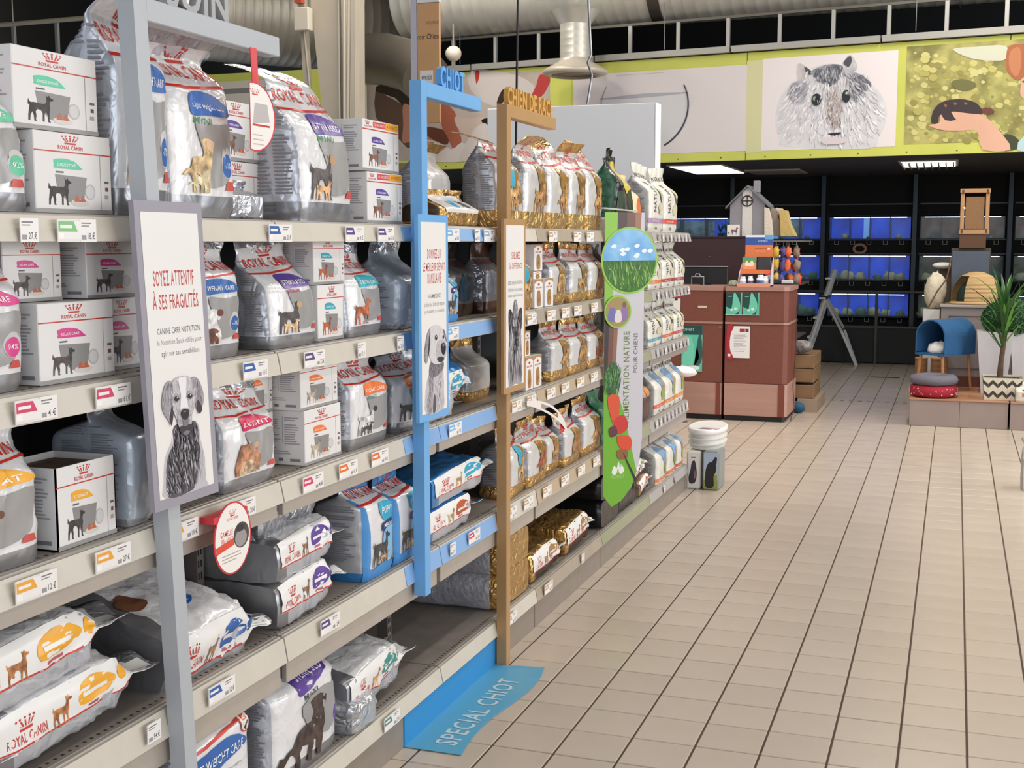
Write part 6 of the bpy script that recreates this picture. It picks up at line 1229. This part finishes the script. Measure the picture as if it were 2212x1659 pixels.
# white tall pots with boxwood
for i, (x, y) in enumerate(((1.66, 8.05), (1.93, 8.10))):
    t = thing('white_planter', ['tall tapered white planter behind the chevron pot', 'second tall white planter at the picture edge'][i], 'pot', (x, y, .235), 'tall white planters')
    part('body', M().add([(x+a*s, y+b*s, z) for z, s in ((.235, .10), (.78, .15)) for a, b in ((-1, -1), (1, -1), (1, 1), (-1, 1))], [(0, 1, 5, 4), (1, 2, 6, 5), (2, 3, 7, 6), (3, 0, 4, 7), (0, 3, 2, 1), (4, 5, 6, 7)]), mat('D8D6D8', .3), t)
t = thing('boxwood_ball', 'dense clipped boxwood ball in the tall white planters', 'plant', (1.77, 8.05, .78))
part('core', M().blob((1.77, 8.05, .89), (.215, .18, .16), .05, 3, 20, 14, zmin=.781), mat('1E3E22', .9), t)
m = M(); r = random.Random(8)
for k in range(2600):
    u = r.uniform(-1, 1); a = r.uniform(0, 2*PI); s_ = math.sqrt(1-u*u); n_ = Vector((s_*math.cos(a), s_*math.sin(a), u)); c = Vector((1.77+.225*n_.x, 8.05+.19*n_.y, .89+.168*n_.z))
    t1 = Vector((r.uniform(-1, 1), r.uniform(-1, 1), r.uniform(-1, 1))).normalized(); t2 = n_.cross(t1).normalized()
    m.add([c-t1*.011, c+t2*.007+n_*.006, c+t1*.011+n_*.004, c-t2*.007], [(0, 1, 2, 3)], k % 2)
tag(part('small_leaves', m, [mat('3E7A3E', .5), mat('2A5A30', .5)], t), kind='stuff')
bag('white bag with orange print edging into the frame by the chevron pot', 'nature', 1.95, 7.35, 7.62, .234, .16, .20, [R(.2, .3, .8, .5, 'D97A3A'), R(.2, .6, .7, .66, '4A4844')], 'edge', side=None, rot=(0, 0, -PI/2), loc=(1.95, 7.5, .234))
bag('white bag corner jutting in at the picture edge, on a near shelf', 'nature', 1.9, 4.9, 5.2, 0, .34, .2, None, None, side=None, rot=(0, 0, -PI/2), loc=(1.90, 4.75, 0))
# ================= banner over the opening =================
TH = math.radians(6.5); DB = Vector((math.cos(TH), -math.sin(TH), 0)); PB = Vector((-1, 9.0, 0)); NB_ = Vector((-math.sin(TH), -math.cos(TH), 0))
def BP(s, z, o=0.): return PB+DB*s+NB_*o+Vector((0, 0, z))
t = thing('picture_banner', 'long lime-framed picture banner over the aquarium opening with hamster and tortoise photos', 'banner', (0, 8.9, 2.37))
GRN = mat('C6CA5E', .55, var=.05, scale=2)
SP = [-4.15, -1.86, .30, 2.725, 4.6]
for i in range(4):
    m = M(); m.prism([(SP[i]+.004, 2.37), (SP[i+1]-.004, 2.37), (SP[i+1]-.004, 3.415), (SP[i]+.004, 3.415)], lambda u, v, d: BP(u, v, d), -.04, 0)
    part('panel', m, GRN, t)
m = M()
for i in range(16): s_ = -4+i*.45; m.prism(ell(s_, 2.40, .007, .007, 8), lambda u, v, d: BP(u, v, d), .0, .003)
tag(part('rivets', m, mat('4A4A2A', .5), t), kind='stuff')
def q1(cx, cy_): return (.44+.001986*cx, 3.556-.001982*cy_-.0001516*cx)
def q0(cx, cy_): return (-4.06+.00207*cx, 3.594-.00186*cy_-.0000837*cx)
def S1(L, c, k=3): return ('P', sm([q1(*p_) for p_ in L], k), c)
def S0(L, c, k=3): return ('P', sm([q0(*p_) for p_ in L], k), c)
def Q(s0, z0, s1, z1, c): return ('P', [(s0, z0), (s1, z0), (s1, z1), (s0, z1)], c)
FG = mat('C9C8CC', .7, col2='A6A5AC', scale=9); FW = mat('DAD9DC', .7, col2='CBCBD0', scale=5); FD = mat('6E7078', .7, col2='A2A2A8', scale=14); FP = mat('B5AAA8', .7, col2='C9C4C4', scale=12)
BUSH = mat('B9B26A', .7, col2='7E7A44', scale=5.5); SK = mat('D9AA90', .6, var=.05, scale=4); SKD = 'B9806A'
I = [Q(.46, 2.455, 1.745, 3.345, 'E4DCDC'), Q(.30, 2.44, .46, 3.335, 'CFCC9E'), Q(1.822, 2.47, 4.3, 3.37, BUSH)]
# hamster
I += [S1([(80, 420), (82, 350), (105, 280), (150, 225), (190, 190), (240, 150), (320, 125), (400, 130), (470, 165), (530, 210), (580, 260), (612, 330), (605, 410), (575, 470), (530, 522), (140, 532), (100, 490)], FW),
      S1([(182, 195), (178, 150), (188, 125), (215, 135), (246, 165), (235, 195), (205, 210)], FP), S1([(215, 140), (246, 158), (250, 178), (228, 175)], '4A4C54'), S1([(398, 128), (415, 95), (432, 82), (450, 95), (470, 140), (440, 165)], FG), S1([(402, 122), (420, 95), (436, 88), (442, 110), (428, 138)], '4A4C54'),
      S1([(135, 260), (165, 220), (200, 205), (240, 220), (235, 280), (210, 320), (165, 320), (140, 295)], FG), S1([(250, 160), (330, 128), (400, 135), (390, 190), (350, 230), (290, 215), (262, 190)], FD), S1([(310, 150), (345, 140), (355, 200), (340, 235), (318, 205)], '5E626C'),
      S1([(400, 150), (450, 160), (500, 180), (538, 215), (520, 250), (470, 300), (445, 270), (440, 220), (410, 200)], FG), S1([(490, 185), (530, 205), (536, 232), (505, 235), (480, 210)], '6E7078'), S1([(440, 300), (455, 250), (480, 220), (490, 260), (465, 320)], '94949C'),
      S1([(345, 240), (380, 240), (400, 330), (395, 400), (375, 435), (350, 430), (335, 380), (330, 300)], FP), S1([(290, 380), (340, 400), (365, 440), (330, 470), (290, 455), (270, 420)], FW), S1([(355, 400), (375, 395), (380, 415), (365, 425)], '8E5E60'),
      ('P', ell(*q1(279, 297), .048, .058, 16), '22262C'), ('P', ell(*q1(270, 292), .018, .022, 10), '7E9A90'), ('P', ell(*q1(421, 277), .040, .060, 16), '22262C'), ('P', ell(*q1(423, 262), .014, .014, 10), 'B8C8C4'), ('P', ell(*q1(282, 297), .02, .03, 10), '0E1014'),
      S1([(340, 458), (375, 452), (405, 450), (385, 462), (355, 464)], '2E2428'), S1([(305, 490), (340, 474), (400, 474), (425, 482), (415, 500), (330, 510)], 'D6CACD'), S1([(445, 432), (455, 428), (450, 434)], '55505A')]
r = random.Random(14)
for k in range(46):
    x = r.uniform(240, 520); y = r.uniform(150, 420); I.append(('P', [q1(x, y), q1(x+5, y+2), q1(x+r.uniform(-14, 14), y+r.uniform(18, 40))], r.choice(['B9B9C0', '8E9098', 'D6D4D8', '9A928F', 'C4C2C8'])))
def hs(L, n, cols, ln, wd, ang, sd, jit=.4): return strokes(sm([q1(*p_) for p_ in L]), n, cols, ln, wd, ang, sd, jit)
I2 = hs([(84, 420), (86, 350), (108, 282), (152, 228), (240, 155), (320, 130), (400, 135), (530, 215), (608, 330), (600, 410), (530, 518), (140, 528)], 420, ['E2E1E4', 'D6D5DA', 'C9C8CE', 'EAE9EA', 'D0CFD4'], .11, .022, lambda x, y: -PI/2+(x-.5)*1.9, 31)
I2 += hs([(135, 260), (165, 220), (200, 205), (240, 220), (235, 280), (210, 320), (165, 320), (140, 295)], 70, ['B4B3BA', 'A3A2AA', 'C9C8CE', '8F9098'], .08, .02, -2.3, 32)
I2 += hs([(250, 160), (330, 128), (400, 135), (390, 190), (350, 230), (290, 215), (262, 190)], 90, ['6A6D76', '8A8C94', 'A9A9B0', '565A64'], .08, .018, -1.6, 33)
I2 += hs([(405, 150), (450, 160), (500, 180), (538, 215), (520, 250), (470, 300), (445, 270), (440, 220)], 90, ['8F9098', 'A3A2AA', '6E7078', 'BDBCC2'], .09, .02, -.9, 34)
I2 += hs([(335, 240), (385, 240), (405, 330), (398, 430), (375, 440), (335, 430), (325, 300)], 90, ['A89C98', 'B9AEAA', 'C9C0BE', '8E8280'], .07, .014, -1.6, 35)
kk = [n_ for n_, it in enumerate(I) if it[2] == '22262C'][0]; I = I[:kk]+I2+I[kk:]
# tortoise, hand, child
for k in range(260):
    x = r.uniform(718, 1300); y = r.uniform(62, 478); a = r.uniform(6, 24)*(1 if x < 1150 else .7)
    I.append(S1([(x-a, y), (x-a*.3, y-a*.7), (x+a*.8, y-a*.3), (x+a*.5, y+a*.6), (x-a*.4, y+a*.7)], r.choice(['C6BF76', 'B0A85C', 'CBC584', 'A29A54', 'BDB668', '948C4C']), 2))
I += [S1([(900, 50), (1000, 38), (1130, 32), (1135, 90), (1080, 100), (980, 90)], 'C9CBB4'), S1([(900, 200), (950, 185), (1010, 205), (990, 232), (930, 235)], '6E6C3C'),
      S1([(1120, 440), (1170, 430), (1215, 470), (1180, 500), (1110, 500)], '3E4226'),
      S1([(805, 400), (850, 390), (858, 370), (855, 350), (866, 350), (880, 375), (930, 372), (905, 350), (903, 336), (940, 335), (1000, 342), (1050, 348), (1100, 395), (1140, 440), (1170, 500), (1050, 505), (1030, 440), (1010, 415), (960, 420), (880, 422), (830, 412)], SK, 2),
      S1([(818, 390), (822, 340), (850, 300), (900, 280), (960, 277), (1010, 290), (1035, 315), (1045, 338), (1000, 342), (930, 335), (905, 338), (925, 372), (880, 375), (862, 350), (850, 360), (848, 390)], '3A2E30', 2), S1([(1040, 318), (1070, 312), (1092, 325), (1085, 338), (1050, 342)], '6E3A2E'),
      S1([(870, 300), (885, 305), (880, 318)], '8A5A48'), S1([(915, 292), (930, 296), (920, 306)], '8A5A48'), S1([(960, 290), (975, 294), (968, 302)], '9A6048'),
      S1([(1195, 30), (1330, 30), (1330, 330), (1280, 320), (1255, 300), (1245, 285), (1210, 262), (1200, 240), (1202, 180)], SK), S1([(1135, 70), (1150, 30), (1230, 24), (1330, 24), (1330, 120), (1270, 130), (1225, 160), (1190, 186), (1150, 160), (1135, 120)], 'A8623C'), S1([(1150, 60), (1190, 40), (1200, 120), (1180, 170), (1150, 130)], 'BC7A4E'),
      S1([(1205, 192), (1225, 182), (1245, 186), (1225, 196)], '7A4A38'), S1([(1230, 275), (1262, 268), (1268, 285), (1245, 285)], 'A84A4A'), S1([(1198, 500), (1235, 420), (1270, 365), (1340, 350), (1420, 400), (1420, 503)], 'B4D2D4', 2)]
# fish bowl
I += [Q(-1.56, 2.46, .30, 3.30, 'D8D0D0'), ('P', sm([(-1.26, 3.04), (-1.24, 2.85), (-1.12, 2.62), (-.95, 2.50), (-.62, 2.50), (-.42, 2.65), (-.31, 2.85), (-.295, 3.06)]), 'CFCED0'), ('P', [(-1.26, 3.035), (-.30, 3.055), (-.30, 3.068), (-1.26, 3.05)], '8A8A94'), ('P', sm([(-1.26, 3.04), (-.78, 3.075), (-.30, 3.06), (-.78, 3.035)]), 'A8A9B2'), ('P', sm([(-.66, 2.87), (-.60, 2.85), (-.62, 2.79), (-.68, 2.80)]), 'CF5A3A')]
for sgn in (1,): 
    arc = [(-.775+.485*math.cos(a), 2.94+.46*math.sin(a)) for a in [math.radians(-62+88*i/16) for i in range(17)]]; arc2 = [(-.775+.470*math.cos(a), 2.945+.445*math.sin(a)) for a in [math.radians(-62+88*i/16) for i in range(17)]]
    I += band(arc, arc2, '3E3E4C'); arcL = [(-.775+.48*math.cos(a), 2.94+.46*math.sin(a)) for a in [math.radians(150+40*i/10) for i in range(11)]]; arcL2 = [(-.775+.468*math.cos(a), 2.94+.45*math.sin(a)) for a in [math.radians(150+40*i/10) for i in range(11)]]
    I += band(arcL, arcL2, '9A9AA2')
I.append(Q(-1.08, 3.27, -.56, 3.276, 'BDB4B4'))
# people and pets photo on the left
I += [Q(-4.12, 2.47, -1.62, 3.375, mat('BDB0A4', .6, col2='AFA298', scale=3)), S0([(25, 175), (90, 200), (200, 260), (250, 330), (250, 520), (180, 470), (100, 400), (25, 330)], '5E473A', 2), S0([(25, 175), (150, 215), (240, 300), (240, 200), (150, 150), (60, 130)], '2A201C', 2), S0([(200, 260), (250, 270), (330, 390), (400, 450), (350, 520), (250, 480), (195, 480), (200, 380)], 'B8806A'),
      S0([(330, 390), (430, 400), (480, 430), (475, 490), (420, 480), (350, 440)], '6A3C2C'), S0([(440, 250), (520, 300), (540, 400), (560, 470), (520, 530), (470, 440), (440, 380)], 'A8604A'), S0([(330, 470), (420, 480), (500, 520), (560, 480), (620, 520), (600, 588), (340, 585)], 'D8CCC4'), S0([(520, 330), (600, 340), (680, 330), (720, 350), (700, 420), (600, 440), (540, 400)], 'C9B4A6'), S0([(680, 350), (720, 340), (720, 385), (700, 380)], '1E1A1C'),
      S0([(600, 80), (700, 60), (900, 100), (1000, 180), (980, 300), (820, 280), (700, 250), (620, 180)], 'CDC4BE'), S0([(645, 70), (668, 68), (665, 110), (650, 140)], 'B83430'), S0([(1020, 95), (1085, 100), (1065, 160), (1030, 215), (970, 225), (1000, 150)], 'B8403C'), S0([(770, 250), (800, 180), (835, 170), (820, 230), (790, 260)], '3A2A24'),
      S0([(560, 540), (640, 400), (720, 380), (720, 585), (560, 588)], 'D2C8C0'), Q(-1.83, 2.45, -1.58, 3.40, GRN)]
m = M(); mats = []; m_art(m, 'banner', I, lambda u, v, l: BP(u, v, .002+.0006*l), mats); part('banner_prints', m, mats, t)
# left wing of the banner
t = thing('picture_banner', 'cream and lime banner corner wing at the upper left, behind the column', 'banner', (-5.6, 8.8, 2.37))
part('panel', M().box(-5.12, -5.08, 8.6, 9.42, 2.37, 3.415), GRN, t); part('panel', M().box(-7.5, -5.085, 8.56, 8.6, 2.37, 3.415), GRN, t)
part('cream_print', M().box(-5.079, -5.076, 8.66, 9.42, 2.46, 3.33), mat('D6CDBE', .6), t); part('cream_print', M().box(-7.4, -5.6, 8.555, 8.559, 2.46, 3.33), mat('D6CDBE', .6), t)
# metal tray / lattice above the banner
t = thing('ceiling_grid', 'long light grey metal channel with hanging bars above the banner', 'ceiling grid', (0, 8.85, 3.42)); GM = mat('A8A69F', .45, .4)
def BT(s, z, o): return BP(s, z, o)
for i in range(6):
    s0 = -4.2+i*1.45; m = M(); m.prism([(s0, 3.425), (s0+1.43, 3.425), (s0+1.43, 3.485), (s0, 3.485)], lambda u, v, d: BP(u, v, d), -.02, .05); part('channel', m, GM, t)
m = M(); m.prism([(-4.2, 3.50), (4.6, 3.50), (4.6, 3.52), (-4.2, 3.52)], lambda u, v, d: BP(u, v, d), -.22, -.20); m.prism([(-4.2, 3.775), (4.6, 3.775), (4.6, 3.80), (-4.2, 3.80)], lambda u, v, d: BP(u, v, d), -.10, -.07); part('angle_bar', m, mat('6E6A62', .5, .4), t)
for i in range(17):
    s0 = -4.1+i*.52; m = M(); m.prism([(s0, 3.485), (s0+.035, 3.485), (s0+.035, 3.775), (s0, 3.775)], lambda u, v, d: BP(u, v, d), -.10, -.07); part('hanging_bar', m, mat('B4B2AC', .45, .4), t)
for s0 in (-2.9, -.55, 1.9): m = M(); m.tube([BP(s0, 5.5, .03), BP(s0, 3.5, .03)], .004, 5); part('suspension_wire', m, mat('8A8A88', .4, .6), t)
t = thing('pipe_rack', 'cream pipe and hanging bars in the dark upper left corner', 'pipe rack', (-6.7, 6, 3.5))
part('pipe', M().tube([(-8.2, 6, 3.575), (-5.0, 6, 3.60)], .022, 8), mat('A89E88', .5), t)
for x in (-7.05, -6.56, -6.06): part('hanging_bar', M().box(x-.015, x+.015, 6.0, 6.03, 2.9, 3.57), mat('8C8E8C', .5, .3), t)
part('suspension_wire', M().tube([(-7.05, 6, 5.5), (-7.04, 6, 3.6)], .006, 5), mat('A89E88', .5), t)
part('long_rail', M().box(-8.2, -4.2, 6.0, 6.04, 2.86, 2.90), mat('8C8A84', .5, .3), t)
# ducts
GAL = mat('D2CFC4', .36, .35, bump=('noise', 6, .12), var=.10, scale=2.2)
def duct(m, p0, p1, r0, ribs, n=36):
    p0, p1 = Vector(p0), Vector(p1); pts = []; rs = []
    for i in range(ribs+1):
        a = p0.lerp(p1, i/ribs); b = p0.lerp(p1, min(1, (i+.12)/ribs)); pts += [a, b]; rs += [r0, r0*1.006]
        c = p0.lerp(p1, min(1, (i+.18)/ribs)); pts.append(c); rs.append(r0)
        if i == ribs: pts = pts[:-2]; rs = rs[:-2]
    return m.tube(pts, rs, n)
t = thing('air_duct', 'long spiral galvanised air duct running across above the banner', 'duct', (0, 9.45, 4.3))
part('spiral_tube', duct(M(), (-4.6, 9.5, 4.27), (5.0, 9.1, 4.27), .46, 80), GAL, t)
for x in (-1.66, 1.2): part('joint_collar', M().tube([(x-.06, 9.38, 4.27), (x+.06, 9.375, 4.27)], .475, 36), mat('5E5A54', .4, .7), t)
t = thing('air_duct', 'wide dull duct section with bright collar above the grey sign', 'duct', (-5.8, 9.6, 4.15))
part('spiral_tube', duct(M(), (-7.2, 8.1, 4.15), (-4.95, 10.75, 4.15), .56, 34), mat('A69F90', .42, .35, var=.1, scale=2), t)
part('bright_collar', M().tube([(-6.95, 8.39, 4.15), (-6.72, 8.66, 4.15)], .585, 36), mat('C8C6BE', .25, .85), t)
t = thing('air_duct', 'dark lower duct bend between the column and the blue frame', 'duct', (-3.85, 8.3, 3.2))
part('bend', M().tube([(-4.9, 8.9, 3.55), (-4.5, 8.7, 3.5), (-4.1, 8.5, 3.38), (-3.86, 8.3, 3.22)], [.27, .27, .27, .26], 24), mat('6E675C', .42, .5), t)
t = thing('air_diffuser', 'round galvanised ceiling diffuser with wide pale disc', 'diffuser', (-2.40, 8.72, 3.26))
part('stem', duct(M(), (-2.40, 8.72, 3.38), (-2.40, 8.72, 3.80), .155, 6, 26), GAL, t)
part('flare', M().lathe((-2.40, 8.72, 3.74), [(.155, 0), (.20, .06), (.26, .13)], 26), GAL, t)
part('disc', M().lathe((-2.40, 8.72, 3.235), [(.03, .10), (.27, .0), (.325, .015), (.335, .045), (.30, .07), (.17, .14), (.16, .17)], 34), mat('C9BFAE', .4, .2), t)
part('inner_ring', torus(M(), (-2.40, 8.72, 3.245), .22, .018), mat('8A8276', .5), t)
t = thing('globe_lamp', 'small white globe hanging near the cardboard sign', 'lamp', (-3.7, 8.7, 3.50)); part('globe', M().blob((-3.72, 8.7, 3.52), (.085, .085, .08), 0, 1, 18, 12), mat('D8CFBE', .4), t); part('stem', M().tube([(-3.72, 8.7, 3.6), (-3.72, 8.7, 3.82)], .01, 6), mat('8A8478', .5), t)
t = thing('globe_lamp', 'cream round lamp beside the tallest silver bag in the dark corner', 'lamp', (-6.3, 6.1, 3.3)); part('globe', M().lathe((-6.27, 6.05, 3.24), [(.05, 0), (.10, .03), (.11, .12), (.09, .18), (.04, .20)], 20), mat('C8B894', .5), t)
# beige steel column with service pipes
t = thing('steel_column', 'tapered beige steel column carrying pipes and a small junction box', 'column', (-3.42, 5.55, 0)); CB = mat('B3A998', .5, var=.04, scale=3)
m = M(); m.add([(-3.56, 5.5, 0), (-3.36, 5.5, 0), (-3.36, 5.85, 0), (-3.56, 5.85, 0), (-3.56, 5.5, 2.5), (-3.36, 5.5, 2.5), (-3.36, 5.85, 2.5), (-3.56, 5.85, 2.5), (-3.66, 5.5, 3.5), (-3.40, 5.5, 3.5), (-3.40, 5.95, 3.5), (-3.66, 5.95, 3.5), (-3.72, 5.5, 5.4), (-3.40, 5.5, 5.4), (-3.40, 6.1, 5.4), (-3.72, 6.1, 5.4)],
      [(0, 3, 2, 1)]+[(a+i, a+(i+1) % 4, a+(i+1) % 4+4, a+i+4) for a in (0, 4, 8) for i in range(4)]+[(12, 13, 14, 15)]); part('shaft', m, CB, t)
part('left_flange', M().add([(-3.60, 5.46, 0), (-3.57, 5.46, 0), (-3.57, 5.52, 0), (-3.60, 5.52, 0), (-3.75, 5.46, 3.6), (-3.70, 5.46, 3.6), (-3.70, 5.52, 3.6), (-3.75, 5.52, 3.6)], [(0, 1, 5, 4), (1, 2, 6, 5), (2, 3, 7, 6), (3, 0, 4, 7)]), CB, t)
part('right_flange', M().add([(-3.33, 5.44, 0), (-3.30, 5.44, 0), (-3.30, 5.52, 0), (-3.33, 5.52, 0), (-3.27, 5.44, 3.6), (-3.23, 5.44, 3.6), (-3.23, 5.52, 3.6), (-3.27, 5.52, 3.6)], [(0, 1, 5, 4), (1, 2, 6, 5), (2, 3, 7, 6), (3, 0, 4, 7)]), CB, t)
for i, (xa, xb) in enumerate(((-3.39, -3.38), (-3.35, -3.335), (-3.32, -3.29))): part('pipe', M().tube([(xa, 5.46, 1.0), (xa, 5.46, 2.6), (xb, 5.46, 3.6)], .016, 8), mat('C4BBAA', .45), t)
part('cable', M().tube([(-3.368, 5.44, 1.0), (-3.37, 5.44, 2.6), (-3.365, 5.44, 3.6)], .006, 6), mat('4A443C', .5), t)
part('junction_box', M().bbox(-3.74, -3.61, 5.36, 5.44, 3.24, 3.42, .006), mat('C9C0AE', .45), t); part('box_conduit', M().tube([(-3.67, 5.4, 3.24), (-3.62, 5.45, 2.4), (-3.60, 5.45, 1.0)], .010, 6), mat('A39A88', .5), t)
part('red_valve', M().box(-3.74, -3.68, 5.38, 5.44, 3.46, 3.60), mat('A84A34', .5), t)
# hanging cardboard sign behind the blue frame
t = thing('cardboard_sign', 'hanging kraft cardboard panel with white back edge behind the blue frame', 'sign', (-.54, .62, 2.0))
part('kraft_sheet', M().bbox(-.583, -.495, .60, .615, 2.0, 2.43, .001), mat('CF9F6E', .7, var=.04, scale=6), t); part('white_top', M().box(-.583, -.495, .60, .615, 2.432, 2.9), mat('E6E2DE', .5), t); part('white_edge', M().box(-.608, -.585, .60, .62, 2.0, 2.9), mat('C2BEC8', .5), t)
m = M(); mats = []; m_art(m, 'card', [('T', 'Terroir Chien', -.35, .70, .98, .745, '4A3828', 0), ('T', 'NOUVEAU', .45, .82, .98, .85, '8A6A4A', 0), R(.12, .33, .72, .44, 'E8E2DA'), ('T', 'www.miam', .2, .36, .66, .41, '2A2A3A', 0)], lambda u, v, l: (-.583+.088*max(.02, u), .5995-.0003*l, 2.0+.43*v), mats); part('printing', m, mats, t)
m = M(); m.tube([(-.55, .61, 2.9), (-.55, .61, 5.5)], .003, 5); part('cord', m, mat('B8B4AC', .5), t)
t = thing('roll_up_poster', 'green vegetable roll-up poster glimpsed between cartons and blue post', 'poster', (-3.05, 6.0, 0))
part('sheet', M().box(-3.14, -2.95, 6.0, 6.01, .04, 2.24), mat('8AA83A', .5), t); part('foot', M().bbox(-3.2, -2.9, 5.9, 6.1, 0, .04, .004), mat('8A8A8A', .4, .6), t)
m = M(); mats = []; m_art(m, 'veg', [R(0, .5, 1, 1, '6A5A3E'), ('P', sm([(.1, .6), (.3, .95), (.7, .98), (.8, .7), (.5, .6)]), '3E5A34'), ('P', sm([(.35, .5), (.6, .72), (.9, .6), (.7, .38)]), 'D9682E'), ('P', sm([(.55, .2), (.62, .34), (.70, .2), (.8, .3), (.74, .12), (.6, .1)]), 'E0E8D0')], lambda u, v, l: (-3.14+.19*u, 5.999-.0004*l, 1.78+.44*v), mats); part('print', m, mats, t)
bpy.context.view_layer.update()
